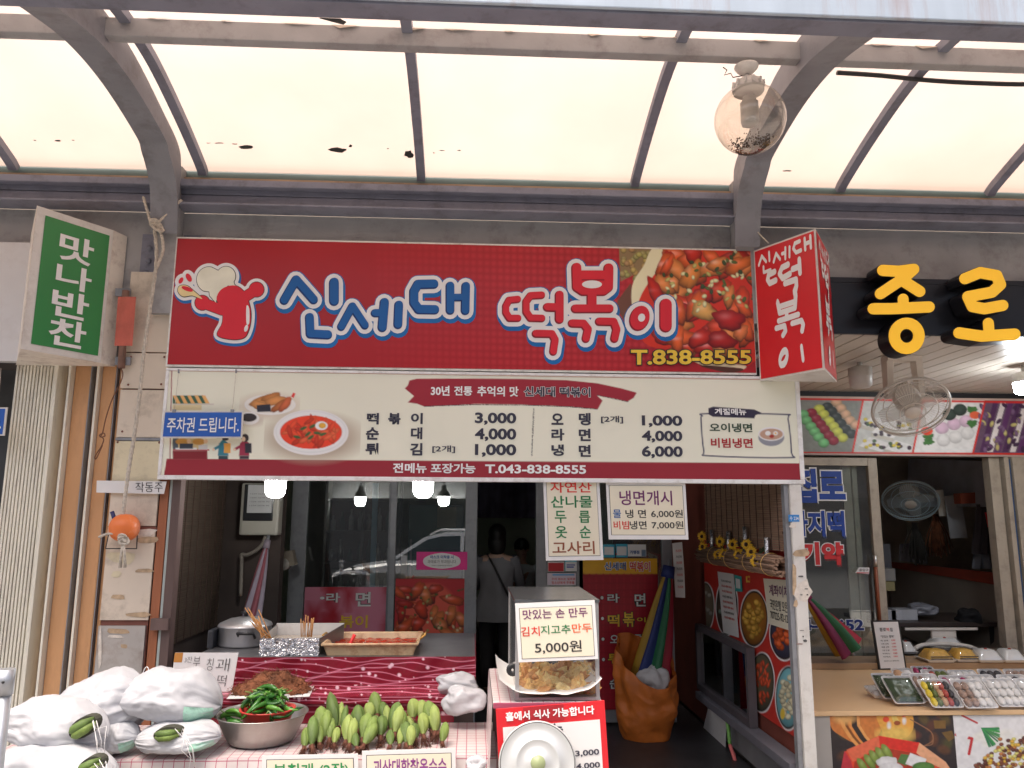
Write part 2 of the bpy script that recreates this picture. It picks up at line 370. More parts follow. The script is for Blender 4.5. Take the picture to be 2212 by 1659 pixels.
WOOD = M('brown_wood', S(150, 92, 62, 1.3), .6, 0, .3, 9, .2, 60, streak=14)
WOODD = M('dark_wood', S(98, 80, 76, 1.2), .6, 0, .3, 9, .2, 60, streak=14)
ROPE = M('rope', S(180, 172, 160, 1.3), .9, 0, .2, 60, .4, 160)
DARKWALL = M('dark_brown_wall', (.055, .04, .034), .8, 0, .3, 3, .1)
INWALL = M('interior_wall', S(150, 158, 142, 1.5), .8, 0, .15, 2)
GLASS = glass('window_glass', (.9, .95, .94), .15, 0., .03)
CLEAR = glass('clear_glass', (.97, .97, .96), .05, 0., .02)
RED = M('red_vinyl', S(176, 28, 36), .4, 0, .04, 3)

# ------------------------------------------------------------------ ground
m_road = M('asphalt', (.055, .055, .057), .85, 0, .25, 14, .4, 200)
m_pave = M('pavement_concrete', (.3, .28, .26), .8, 0, .15, 5, .15, 80, dirt=(.14, .13, .12), dirt_amt=.6)
mb = MB(); mb.add([(-300, -300, -.16), (300, -300, -.16), (300, 300, -.16), (-300, 300, -.16)], [(0, 1, 2, 3)])
tag(mb.build('road', m_road), 'grey asphalt street in front of the shops', kind='structure')
tag(MB().box(-40, 40, -5.9, -.3, -.155, -.004).build('pavement', m_pave), 'concrete pavement under the canopy', kind='structure')
tag(MB().box(-40, 40, -6.08, -5.904, -.155, .012).build('kerb', M('kerb_granite', (.34, .33, .32), .7, 0, .2, 30)), 'pale granite kerb along the street', kind='structure')
m_floor = M('dark_shop_floor', (.035, .035, .038), .45, 0, .3, 5, .1, 30, dirt=(.015, .015, .015), dirt_amt=.6)
tag(MB().box(-1.85, 2.02, -.296, 7, -.1, 0).build('shop_floor', m_floor), 'dark worn floor inside the snack shop', kind='structure')
tag(MB().box(2.08, 9, -.296, 7, -.1, .002).build('shop_floor', M('right_shop_floor', (.09, .08, .07), .5, 0, .2, 5)), 'dark floor of the rice cake shop', kind='structure')

# ------------------------------------------------------------------ shop buildings (shells round the rooms)
b1 = thing('shop_building', (0, 3, 0), 'terrace shop building shell of the snack shop, recessed behind the red sign', 'building')
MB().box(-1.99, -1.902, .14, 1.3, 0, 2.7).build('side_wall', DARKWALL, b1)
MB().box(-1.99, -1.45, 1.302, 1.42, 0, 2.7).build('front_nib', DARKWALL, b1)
MB().box(2.055, 2.075, .14, 7, 0, 2.9).build('party_wall', M('party_wall', S(120, 60, 48, 1), .7), b1)
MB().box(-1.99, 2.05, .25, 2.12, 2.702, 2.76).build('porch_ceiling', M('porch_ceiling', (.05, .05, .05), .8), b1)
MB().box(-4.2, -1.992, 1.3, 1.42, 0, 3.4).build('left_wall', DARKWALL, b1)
MB().box(-1.99, 2.05, 6.6, 6.7, 0, 2.9).build('back_wall', INWALL, b1)
MB().box(-2.05, -1.992, 1.43, 6.6, 0, 2.9).build('inner_side_wall', INWALL, b1)
MB().box(-1.99, 2.05, 2.3, 6.6, 2.765, 2.85).build('room_ceiling', M('room_ceiling', (.2, .2, .19), .8), b1)
MB().box(-1.99, 2.05, 2.14, 2.24, 2.3, 2.7).build('door_header', ALUD, b1)
MB().box(-9, 9, .32, .6, 2.95, 4.9).build('upper_wall', M('upper_wall_render', S(150, 140, 128), .8, 0, .1, 2), b1)
b2 = thing('shop_building', (5, 3, 0), 'shop building shell of the rice cake shop at the right', 'building')
m_rw = M('right_room_wall', S(150, 142, 132, 1.4), .7, 0, .15, 2, 0, dirt=S(110, 104, 98, 1.2), dirt_amt=.5)
MB().box(2.08, 9, 5.2, 5.3, 0, 2.93).build('back_wall', m_rw, b2)
MB().box(8.9, 9, .2, 5.2, 0, 2.93).build('side_wall', m_rw, b2)
MB().box(2.08, 9, 2.62, 5.2, 2.935, 3.0).build('room_ceiling', m_rw, b2)
MB().box(2.08, 9, 2.26, 2.6, 2.88, 3.2).build('lintel', M('dark_lintel', (.03, .03, .032), .6), b2)
mb = MB()
for i in range(46): x = 2.1+i*.15; MB().box(x, x+.138, .02, 2.255, 2.94, 2.96).build('ceiling_slat', M('soffit_slat', S(176, 168, 158, 1.35), .4, 0, .04, 3), b2)
MB().box(2.08, 9, .02, 2.255, 2.964, 2.99).build('ceiling_board', M('soffit_back', S(80, 76, 72), .7), b2)
b3 = tag(MB().box(-60, 60, -22, -21, -.15, 9).build('building', M('opposite_wall', (.2, .17, .15), .8, 0, .2, 1)), 'plain brown building across the street, seen only in reflections', 'building')
b3r = b3
for i in range(20):
    for z in (.6, 3.8, 6.4):
        x = -57+i*6; MB().box(x, x+3.6, -21.02, -20.94, z, z+2.0).build('window', M('opposite_window', (.03, .035, .04), .2), b3r)

# ------------------------------------------------------------------ street canopy
can = thing('street_canopy', (0, -.8, 3.6), 'arched grey steel pavement canopy with milky translucent roof sheets', 'canopy')
PROF = smooth_loop([(.07, 3.985), (-.02, 4.03), (-.4, 4.15), (-.85, 4.25), (-1.26, 4.255), (-1.72, 4.19)], 8, False)
BIG = smooth_loop([(-.035, 3.515), (-.05, 3.72), (-.065, 3.93), (-.13, 4.055), (-.4, 4.14), (-.85, 4.245), (-1.26, 4.25), (-1.6, 4.2)], 8, False)
def prof_pt(t, PF=None):
    PF = PF or PROF; t = t*(len(PF)-1); i = min(int(t), len(PF)-2); f = t-i
    return (PF[i][0]*(1-f)+PF[i+1][0]*f, PF[i][1]*(1-f)+PF[i+1][1]*f)
INNER = smooth_loop([(-.045, 3.505), (-.085, 3.70), (-.15, 3.84), (-.27, 3.945), (-.36, 4.0), (-.8, 4.075), (-1.2, 4.07), (-1.6, 3.98)], 8, False)
def big_rib(x, wd, mat):
    n = 56; vs = []
    for i in range(n+1):
        a = prof_pt(i/n, BIG); b = prof_pt(i/n, INNER); vs += [(x-wd/2, a[0], a[1]), (x+wd/2, a[0], a[1]), (x+wd/2, b[0], b[1]), (x-wd/2, b[0], b[1])]
    fs = [(4*i+k, 4*i+(k+1) % 4, 4*i+4+(k+1) % 4, 4*i+4+k) for i in range(n) for k in range(4)]+[(3, 2, 1, 0), (4*n, 4*n+1, 4*n+2, 4*n+3)]
    return MB().add(vs, fs).build('arch_rib', mat, can)
def rib(x, wd, dep, name, mat, PF=None):
    mb = MB(); n = 40; ring = []
    for i in range(n+1):
        t = i/n; y, z = prof_pt(t, PF); a = prof_pt(max(0, t-.02), PF); b = prof_pt(min(1, t+.02), PF); ty, tz = b[0]-a[0], b[1]-a[1]; l = math.hypot(ty, tz); ny, nz = -tz/l, ty/l
        if (ny > 0 if abs(ty) < abs(tz) else nz > 0): ny, nz = -ny, -nz
        d = dep(t); ring += [(x-wd/2, y, z-.008), (x+wd/2, y, z-.008), (x+wd/2, y+ny*d, z+nz*d), (x-wd/2, y+ny*d, z+nz*d)]
    fs = [(4*i+k, 4*i+(k+1) % 4, 4*i+4+(k+1) % 4, 4*i+4+k) for i in range(n) for k in range(4)]+[(3, 2, 1, 0), (4*n, 4*n+1, 4*n+2, 4*n+3)]
    mb.add(ring, fs); return mb.build(name, mat, can)
XB = [A(362, 480, 0).x, A(1607, 480, 0).x]
XT = [A(430, 372, -.02).x, A(908, 388, -.02).x, A(1376, 400, -.02).x, A(1826, 410, -.02).x]
XT += [XT[3]+1.05, XT[0]-1.2, XT[3]+2.1]
for x in XT: rib(x, .055, lambda t: .055, 'thin_rib', STEELD)
for k, x in enumerate(XB+[XB[0]-3.3, XB[1]+3.35]):
    big_rib(x, .165, M('rib_grey_paint', S(112, 114, 120, 1.5), .5, 0, .12, 5, .12, 30, dirt=S(84, 76, 72, 1), dirt_amt=.5, dirt_scale=6))
    MB().box(x-.062, x+.062, .003, .099, 3.0, 3.98).build('rib_foot', STEEL, can)
    for sx in (-1, 1):
        MB().box(x+sx*.13-.055, x+sx*.13+.055, .086, .098, 3.2, 3.545).build('splice_plate', STEELD, can)
        for kz in range(3):
            mb = MB(); mb.lathe([(.0, -.02), (.017, -.018), (.02, -.006), (.02, 0)], 12, (x+sx*.135, .086, 3.28+kz*.085), Matrix.Rotation(R(-90), 3, 'X')); mb.build('bolt', STEELD, can)
xs = sorted(XT+XB); xs = [-6.5]+xs+[7.5]
m_sheet = bpy.data.materials.new('milky_polycarbonate'); m_sheet.use_nodes = True
t = m_sheet.node_tree; N = t.nodes; L = t.links; N.remove(N['Principled BSDF'])
tr = N.new('ShaderNodeBsdfTranslucent'); df = N.new('ShaderNodeBsdfDiffuse'); df.inputs[0].default_value = (.75, .72, .66, 1)
tc = N.new('ShaderNodeTexCoord'); nz = N.new('ShaderNodeTexNoise'); nz.inputs['Scale'].default_value = 1.3; nz.inputs['Detail'].default_value = 5; L.new(tc.outputs['Object'], nz.inputs[0])
rp = N.new('ShaderNodeValToRGB'); rp.color_ramp.elements[0].color = (.54, .425, .365, 1); rp.color_ramp.elements[1].color = (.59, .48, .42, 1); rp.color_ramp.elements[0].position = .35; rp.color_ramp.elements[1].position = .65
L.new(nz.outputs[0], rp.inputs[0]); L.new(rp.outputs[0], tr.inputs[0])
ms = N.new('ShaderNodeMixShader'); ms.inputs[0].default_value = .82; L.new(df.outputs[0], ms.inputs[1]); L.new(tr.outputs[0], ms.inputs[2]); L.new(ms.outputs[0], N['Material Output'].inputs[0])
for a, b in zip(xs[:-1], xs[1:]):
    mb = MB(); vs = []; n = 24
    for i in range(n+1):
        y, z = prof_pt(i/n); vs += [(a+.004, y, z), (b-.004, y, z)]
    mb.add(vs, [(2*i, 2*i+1, 2*i+3, 2*i+2) for i in range(n)], True); mb.build('roof_sheet', m_sheet, can)
# dark bits of stuck tape and peeling foil lying on the sheets
m_bit = M('grey_tape_scrap', (.05, .052, .05), .8)
def scrap(cx, cy, wd, hg, seed):
    g = random.Random(seed); pts = []
    for k in range(11):
        th = 2*math.pi*k/11; rr = .55+.6*g.random(); x, y = cx+wd/2*rr*math.cos(th), cy+hg/2*rr*math.sin(th)
        d = ray(x, y); lo, hi = 3., 9.
        for t_ in [2.6+.01*q for q in range(400)]:
            p = CV+d.normalized()*t_
            yy = min(max(p.y, -1.7), .06); zz = np.interp(-yy, [-q[0] for q in PROF], [q[1] for q in PROF])
            if p.z >= zz-.006: break
        pts.append(p)
    MB().add(pts, [tuple(range(11))]).build('tape_scrap', m_bit, can)
for k, (a, b, c, d) in enumerate([(530, 318, 32, 11), (507, 311, 14, 3), (473, 309, 20, 3), (450, 309, 12, 2), (732, 325, 46, 14), (757, 315, 8, 6), (883, 334, 22, 20), (838, 321, 5, 3), (955, 325, 14, 3), (992, 325, 10, 3),
                                    (1701, 369, 22, 4), (125, 304, 18, 4), (158, 303, 8, 2), (75, 303, 9, 2), (937, 330, 4, 3)]): scrap(a, b, c, d, k)
# beams
def bar(name, y0, y1, z0, z1, mat): return MB().bevbox(-6.5, 7.5, y0, y1, z0, z1, .006).build(name, mat, can)
bar('middle_beam', -1.155, -1.09, 4.135, 4.237, STEEL)
m_fas = M('pale_blue_fascia', (.5, .58, .67), .45, 0, .1, 7, 0, dirt=S(150, 90, 60, 1), dirt_amt=.55, dirt_scale=5, streak=9)
bar('fascia_board', -1.735, -1.715, 3.975, 4.5, m_fas)
bar('fascia_box', -1.713, -1.6, 3.965, 4.06, STEELD)
bar('girder_web', .1, .16, 2.99, 3.70, STEEL)
bar('girder_flange', -.06, .099, 3.70, 3.714, STEELD)
bar('channel', .02, .098, 3.7165, 3.795, STEELD)
bar('gutter_beam', -.045, .015, 3.83, 3.876, STEELD)
bar('gutter_back', .018, .098, 3.798, 3.874, STEELD)
bar('flashing', .05, .098, 3.878, 3.93, BRASSY)
bar('seal_strip', .08, .098, 3.933, 3.985, GREENSTRIP)
# peeling foil along the middle beam and fascia
m_peel = M('peeling_paint', S(168, 158, 146), .7)
for k in range(16):
    x = -2.2+k*.3+random.uniform(-.1, .1); l = random.uniform(.05, .2); h = random.uniform(.006, .016)
    MB().add([(x, -1.158, 4.236), (x+l, -1.158, 4.236), (x+l*.8, -1.172, 4.236-h), (x+l*.3, -1.166, 4.236-h*1.5)], [(0, 3, 2, 1)]).build('peeling_paint', m_peel, can)
q = [AZ(*p, 3.962) for p in [(690, 38), (735, 40), (748, 47), (742, 52), (715, 45)]]
MB().prism(q, (0, 0, -.004)).build('torn_foil', m_bit, can)
# globe lamp under the middle beam
gx = A(1620, 258, -1.12); sc_ = mpp(1620, 258, -1.12); gr = 74*sc_
lamp = thing('globe_lamp', (gx.x, gx.y, gx.z-gr), 'clear glass globe lamp with dead insects hanging from the canopy beam', 'lamp')
mb = MB(); n = 18; mb.lathe([(gr*math.sin(math.pi*(.09+.91*i/n)), gr*math.cos(math.pi*(.09+.91*i/n))) for i in range(n+1)], 36, gx); mb.build('glass_globe', glass('globe_glass', (.93, .9, .84), .1, 0, .03), lamp)
m_lw = M('lamp_grey_plastic', S(170, 168, 164), .5)
mb = MB(); mb.lathe([(.001, .05), (gr*.24, .05), (gr*.36, .045), (gr*.4, .02), (gr*.44, 0), (gr*.44, -.012), (gr*.38, -.014), (.001, -.014)], 24, gx+Vector((0, 0, gr*.92))); mb.build('lamp_cap', m_lw, lamp)
mb = MB()
for k in range(12):
    th = k*math.pi/6; mb.rbox(gx+Vector((gr*.43*math.cos(th), gr*.43*math.sin(th), gr*.92+.02)), (.012, .012, .034), (0, 0, th))
mb.build('cap_ridge', m_lw, lamp)
mb = MB(); mb.tube([gx+Vector((0, 0, gr*.9+.06)), gx+Vector((-.004, 0, gr*1.42))], .012, 10); mb.build('stem', m_lw, lamp)
mb = MB(); mb.lathe([(.0, 0), (.03, .004), (.055, .03), (.062, .04), (.062, .047), (.0, .047)], 20, gx+Vector((-.005, 0, gr*1.4))); mb.build('ceiling_rose', WHITE, lamp)
mb = MB(); mb.lathe([(.001, .03), (.034, .03), (.036, 0), (.046, -.002), (.047, -.105), (.043, -.122), (.025, -.132), (.001, -.133)], 20, gx+Vector((0, 0, gr*.52))); mb.build('bulb', M('frosted_bulb', (.7, .69, .68), .35), lamp)
m_bug = M('dead_insects', (.06, .035, .022), .9)
mb = MB()
for k in range(420):
    th = random.uniform(0, 6.28); a = random.gauss(.5, .13); rr = gr*.985; p = gx+Vector((rr*math.sin(a)*math.cos(th)*.8, rr*math.sin(a)*math.sin(th), -rr*math.cos(a)*.99)); mb.rbox(p, (random.uniform(.003, .01), .006, .004), (th, a, th))
mb.build('insect_dust', m_bug, lamp)['kind'] = 'stuff'
mb = MB(); p = gx+Vector((-.03, 0, gr*1.36)); mb.tube([p, p+Vector((-.05, 0, -.012)), p+Vector((-.06, .0, .012)), p+Vector((-.095, 0, .0)), p+Vector((-.08, 0, .03)), p+Vector((-.1, 0, .045))], .003, 6); mb.build('wire', BLACK, lamp)
# black cable across to the right
pts = [A(1808, 157, -.95), A(1900, 163, -.95), A(2000, 173, -.95), A(2100, 179, -.95), A(2230, 182, -.95), A(2420, 176, -.95)]
tag(MB().tube(smooth_loop(pts, 5, False), .013, 8).build('power_cable', BLACK), 'thick black cable sagging under the canopy roof', 'cable')
# ------------------------------------------------------------------ main red sign
SX0, SX1, SZ0, SZ1 = -1.905, 1.812, 2.662, 3.502
sign = thing('shop_sign', (0, .05, SZ0), 'wide red shop sign with blue and white rounded Korean lettering and stew photo', 'sign')
m_frame = M('cream_frame', S(215, 205, 190), .45, 0, .06, 8, 0, dirt=(.3, .22, .18), dirt_amt=.5, dirt_scale=14)
MB().box(SX0, SX1, .004, .098, SZ0, SZ1).build('sign_box', m_frame, sign)
q = [Vector((SX0+.012, 0, SZ1-.012)), Vector((SX1-.004, 0, SZ1-.012)), Vector((SX1-.004, 0, SZ0+.012)), Vector((SX0+.012, 0, SZ0+.012))]
s = Sheet(q, 780, 180, S(160, 32, 38, 1.2))
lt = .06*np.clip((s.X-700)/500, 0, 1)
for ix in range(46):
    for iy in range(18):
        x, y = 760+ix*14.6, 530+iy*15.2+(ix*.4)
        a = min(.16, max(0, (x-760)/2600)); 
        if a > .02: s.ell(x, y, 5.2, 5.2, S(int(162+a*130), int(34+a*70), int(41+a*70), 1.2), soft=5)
c = cr('D')
def P_(x, y): return c(x, y)
s.poly([c(1150, 60), c(1420, 60), c(1300, 230), c(1160, 300)], S(120, 100, 70))
g = np.random.RandomState(2)
for k in range(34):
    x, y = 1165+g.rand()*190, 80+g.rand()*230
    if x+.6*y < 1470: s.ell(*c(x, y), 5.5+2*g.rand(), 5.5+2*g.rand(), S(130+g.randint(40), 118+g.randint(30), 80), shade=.6, hi=.06)
s.poly([c(1140, 430), c(1230, 310), c(1260, 420), c(1180, 560), c(1140, 480)], S(96, 60, 44))
s.poly(smooth_loop([c(1400, 60), c(1650, 60), c(1700, 200), c(1380, 420), c(1330, 600), c(1250, 520), c(1240, 330), c(1320, 190)], 5), S(212, 192, 160))
s.poly(smooth_loop([c(1690, 60), c(1500, 130), c(1400, 240), c(1290, 420), c(1280, 600), c(1360, 740), c(1700, 780), c(2090, 830), c(2090, 60)], 5), S(178, 42, 24))
s.poly(smooth_loop([c(1640, 830), c(1800, 850), c(2010, 870), c(1960, 910), c(1800, 900)], 5), S(200, 180, 150))
s.poly(smooth_loop([c(1700, 870), c(1980, 890), c(1960, 915), c(1860, 915)], 5), S(70, 40, 30))
def inside(x, y):
    X, Y = (x-972)/.3174, (y-513)/.3174
    return X > 1300+(420-Y)*.62 if Y < 420 else X > 1300+(Y-420)*.5
tteok(s, *c(1280, 70), *c(2075, 760), 80, 1.0, 5, inside, 0)
for (x, y, rx, ry, an, cl) in [(1730, 500, 95, 62, .5, S(222, 150, 80)), (1640, 260, 60, 110, .5, S(214, 120, 50)), (1960, 190, 100, 50, -.5, S(206, 100, 40)), (1980, 650, 45, 60, .6, S(214, 110, 60)), (1480, 190, 30, 80, .5, S(200, 80, 40)), (1850, 700, 100, 60, .2, S(150, 24, 18)), (1900, 560, 110, 70, .2, S(160, 26, 20))]:
    s.ell(*c(x, y), rx*.3174, ry*.3174, cl, ang=an, shade=.7, hi=.12, wob=.2)
for k in range(64):
    x, y = [(1640, 200), (1880, 180), (1780, 280), (1960, 280), (1830, 350), (1700, 420), (1980, 430), (1500, 320)][k % 8]; x += g.randn()*45; y += g.randn()*38
    if inside(*c(x, y)): s.ell(*c(x, y), 5+2*g.rand(), 3+1.5*g.rand(), [S(168, 165, 95), S(80, 95, 45), S(225, 205, 150), S(50, 70, 40)][g.randint(4)], ang=g.rand()*3, shade=.5)
s.mottle(.05, 60)
s.build('sign_face', sign, printmat('sign_print', .3, .0, .5))
def plane0(x, y, e): p = A(x, y, 0); return Vector((p.x, -e, p.z))
BLU = M('print_blue', S(18, 78, 138), .4, 0, .05, 3); BLUD = M('print_blue_dark', S(12, 44, 96), .4); WHT = M('print_white', S(225, 218, 208), .4, 0, .03, 3)
BLUO = M('print_outline_blue', S(14, 88, 148), .4); REDP = M('print_red', S(182, 30, 44), .4, 0, .05, 3); REDD = M('print_red_dark', S(120, 22, 34), .4)
def big(letter, k, lines, r, fill, dark, ell=None, holes=()):
    c = cr(k); sc = CROP[k][2]
    tr_ = lambda ls: [([c(*p) for p in (l[0] if isinstance(l, tuple) else l)], (l[1] if isinstance(l, tuple) else 1)) for l in ls]
    L_ = tr_(lines); rr = r*sc; K = 1.0 if k == 'C' else .97
    E = [ellipse_pts(*c(e[0], e[1]), e[2]*sc, e[3]*sc, e[4]) for e in (ell or [])]
    def grow(e, d, o=(0, 0)): return ellipse_pts(c(e[0], e[1])[0]+o[0], c(e[0], e[1])[1]+o[1], e[2]*sc+d, e[3]*sc+d, e[4])
    ell = ell or []
    def mk(extra, off): return [p for ln, kk in L_ for p in strokes([ln], rr*kk+extra, off)]+[grow(e, extra, off) for e in ell]
    flat_polys(mk(29*sc+3.2, (1.6, 6.2))+mk(29*sc+2.6, (.6, 1.)), plane0, .0012).build('letter_shadow', BLUO, sign)
    flat_polys(mk(29*sc, (0, 0)), plane0, .0032).build('letter_outline', WHT, sign)
    flat_polys(mk(0, (0, 0)), plane0, .0052).build('letter_edge', dark, sign)
    flat_polys([p for ln, kk in L_ for p in strokes([ln], rr*kk-1.5, (1.4, -1.6))]+[grow(e, -1.5, (1.4, -1.6)) for e in ell], plane0, .0072).build('letter', fill, sign)
    for h in holes: flat_polys([ellipse_pts(*c(h[0], h[1]), h[2]*sc, h[3]*sc, h[4])], plane0, .0098).build('letter_counter', WHT, sign)
big('sin', 'C', [[(955, 388), (872, 532)], [(955, 388), (1078, 528)], ([(1222, 408), (1222, 536)], 1.1), [(1050, 652), (1055, 768), (1178, 774)]], 32, BLU, BLUD)
big('se', 'C', [[(1350, 575), (1272, 718)], [(1350, 575), (1438, 708)], [(1508, 622), (1560, 622)], ([(1575, 548), (1560, 722)], 1.15), ([(1676, 566), (1670, 702)], 1.1)], 29, BLU, BLUD)
big('dae', 'C', [[(1922, 418), (1810, 420), (1782, 470), (1782, 550), (1815, 596), (1928, 598)], ([(2036, 432), (2036, 602)], .95), ([(2146, 434), (2142, 604)], .95), ([(2036, 512), (2142, 512)], .8)], 33, BLU, BLUD)
big('tteok', 'D', [[(458, 424), (400, 430), (378, 470), (378, 515), (402, 553), (460, 553)], ([(620, 396), (545, 400), (516, 440), (516, 510), (545, 552), (622, 554)], 1.05), ([(660, 478), (725, 480)], 1.2), ([(742, 396), (742, 560)], 1.25), ([(582, 658), (690, 660), (712, 700), (700, 780)], 1.1)], 25, REDP, REDD)
big('bok', 'D', [[(858, 210), (862, 340), (900, 366), (1040, 366), (1074, 340), (1076, 214)], ([(862, 262), (1070, 262)], 1), ([(880, 330), (1060, 330)], 1), ([(962, 390), (962, 480)], 1.0), ([(850, 488), (1082, 488)], .86), ([(828, 588), (905, 590), (936, 630), (922, 692)], .82), ([(1012, 576), (1110, 578), (1130, 630), (1116, 692)], .82)], 35, REDP, REDD, holes=[(965, 322, 68, 27, 0)])
big('i', 'D', [([(1465, 462), (1465, 606)], 1.08)], 40, REDP, REDD, ell=[(1287, 553, 68, 88, .35)], holes=[(1302, 548, 24, 28, .3)])
YEL = M('print_yellow', S(206, 164, 52), .4)
q = quad(1362, 756, 1622, 788, 0); q[0].z += .006; q[1].z += .0; 
lettering('T.838-8555', [A(1362, 756), A(1621, 757), A(1621, 787), A(1362, 789)], BLACKP, sign, .075, .0112, hull=.03)
lettering('T.838-8555', [A(1362, 756), A(1621, 757), A(1621, 787), A(1362, 789)], YEL, sign, .03, .0125)
# emblem: chef hat, rice cake and spoon
c = cr('C')
hat = [c(*p) for p in [(395, 548), (352, 500), (348, 470)]+[(345+84*math.cos(a), 385+88*math.sin(a)) for a in np.linspace(2.0, 4.95, 16)]+[(466+66*math.cos(a), 362+68*math.sin(a)) for a in np.linspace(3.75, 6.9, 14)]+[(525, 420), (548, 440), (480, 428), (425, 470), (402, 520)]]
cake = smooth_loop([c(*p) for p in [(400, 520), (440, 450), (530, 428), (600, 480), (635, 580), (640, 660), (625, 740), (590, 795), (500, 805), (405, 775), (440, 690), (440, 600)]], 5)
spoon = smooth_loop([c(*p) for p in [(300, 520), (240, 465), (190, 428), (140, 432), (130, 470), (165, 505), (225, 498), (262, 510)]], 5)
arm = [[c(320, 555), c(440, 600)], [c(610, 500), c(670, 462)]]; fist = [ellipse_pts(*c(300, 548), 16, 16, 0, 18), ellipse_pts(*c(680, 455), 16, 16, 0, 18)]
drops = [ellipse_pts(*c(150, 392), 4.4, 7.5, .5, 14), ellipse_pts(*c(205, 372), 5.5, 10, -.5, 14)]
def around(loops, d, off=(0, 0)):
    out = []
    for lp in loops:
        lp = [(x+off[0], y+off[1]) for x, y in lp]; out.append(lp)
        for a, b in zip(lp, lp[1:]+lp[:1]): out.append(capsule_poly(a, b, d, 4))
    return out
shapes = [hat, cake, spoon]+drops+fist+[[p for p in capsule_poly(*a, 11)] for a in arm]
flat_polys(around(shapes, 10.5, (1.5, 4)), plane0, .0012, .000004).build('emblem_shadow', BLUO, sign)
flat_polys(around(shapes, 8.2), plane0, .0032, .000004).build('emblem_outline', WHT, sign)
flat_polys(around([hat, cake, spoon], 1.4)+around(fist, 1.4)+[capsule_poly(*a, 12.2) for a in arm], plane0, .0052, .000004).build('emblem_line', BLACKP, sign)
flat_polys([capsule_poly(*a, 11) for a in arm]+fist, plane0, .0068).build('emblem_swirl', REDP, sign)
for d_ in drops: flat_polys([d_], plane0, .0068).build('emblem_drop', REDP, sign)
flat_polys([hat], plane0, .0078).build('emblem_hat', M('print_bone', S(214, 202, 180), .4), sign)
flat_polys([cake], plane0, .0086).build('emblem_rice_cake', REDP, sign)
flat_polys([spoon], plane0, .0090).build('emblem_spoon', M('print_tan', S(206, 178, 130), .4), sign)
flat_polys([smooth_loop([c(610, 572), c(630, 590), c(630, 690), c(610, 692)], 4), ellipse_pts(*c(608, 728), 4, 8, .3, 12)], plane0, .0094).build('emblem_gloss', WHT, sign)
flat_polys([ellipse_pts(*c(195, 452), 13, 4.6, .35, 16)], plane0, .0097).build('emblem_sauce', REDP, sign)

# ------------------------------------------------------------------ menu banner
BX0, BX1, BZ0, BZ1 = -1.898, 2.086, 1.968, 2.652
ban = thing('menu_banner', (0, .05, BZ0), 'long cream menu banner with prices and a red rice cake bowl picture', 'banner')
CRM = S(222, 202, 186, 1.45)
m_bf = M('banner_frame', S(222, 212, 198), .5, 0, .05, 6, 0, dirt=(.36, .3, .24), dirt_amt=.5, dirt_scale=10)
MB().box(BX0, BX1, .016, .05, BZ0, BZ1).build('banner_board', m_bf, ban)
for (a, b, cc, d) in [(BX0, BX1, BZ0, BZ0+.026), (BX0, BX1, BZ1-.016, BZ1), (BX0, BX0+.02, BZ0+.027, BZ1-.017), (BX1-.028, BX1, BZ0+.027, BZ1-.017)]: MB().bevbox(a, b, -.004, .015, cc, d, .004).build('banner_edge', m_bf, ban)
q = [Vector((BX0+.02, .006, BZ1-.016)), Vector((BX1-.028, .006, BZ1-.016)), Vector((BX1-.028, .006, BZ0+.026)), Vector((BX0+.02, .006, BZ0+.026))]
s = Sheet(q, 800, 140, CRM)
MAR = S(126, 36, 46)
s.poly([(360, 991), (1740, 1001), (1745, 1050), (350, 1050)], MAR)
s.line([(371, 800), (366, 1045)], 2, MAR); s.line([(1719, 815), (1731, 1040)], 3, S(150, 50, 52)); s.line([(360, 800), (1730, 821)], 1.5, S(150, 50, 52))
f = cr('F'); G_ = cr('G')
s.poly([f(*p) for p in [(122, 228), (330, 228), (372, 284), (122, 284)]], S(50, 82, 66))
for k in range(5): x = 122+k*50; s.poly([f(x, 228), f(x+24, 228), f(x+55, 284), f(x+28, 284)], S(226, 152, 94))
s.rect(*f(122, 285), *f(405, 293), S(180, 172, 162)); s.rect(*f(122, 293), *f(322, 330), S(190, 176, 138))
s.rect(*f(122, 525), *f(320, 600), S(178, 162, 122)); s.rect(*f(122, 525), *f(160, 600), S(70, 78, 88))
s.rect(*f(122, 600), *f(375, 610), S(150, 50, 60)); s.rect(*f(122, 610), *f(362, 668), S(112, 34, 40)); s.rect(*f(142, 590), *f(288, 602), S(236, 226, 214)); s.rect(*f(300, 570), *f(362, 602), S(176, 174, 172))
for x0 in (142, 258): s.ell(*f(x0+45, 548), 14, 7, S(176, 132, 70)); s.ell(*f(x0+92, 545), 4.5, 5, S(224, 170, 140))
s.rect(*f(170, 560), *f(262, 596), S(54, 60, 72))
for (bx, body, bag, leg) in [(470, S(48, 106, 122), S(190, 138, 66), S(42, 62, 70)), (615, S(132, 46, 66), S(44, 44, 52), S(60, 46, 56))]:
    s.poly([f(bx-36, 645), f(bx-28, 560), f(bx, 530), f(bx+34, 556), f(bx+36, 645)], body); s.rect(*f(bx-32, 645), *f(bx+34, 668), leg)
    s.line([f(bx-18, 575), f(bx-62, 600)], 6, body); s.ell(*f(bx-66, 602), 3, 3, S(226, 172, 146)); s.rect(*f(bx+6, 558), *f(bx+52, 626), bag)
s.ell(*f(486, 528), 7, 4, S(48, 44, 50)); s.ell(*f(622, 522), 8, 9, S(44, 40, 46)); s.ell(*f(612, 530), 4, 5, S(226, 172, 146))
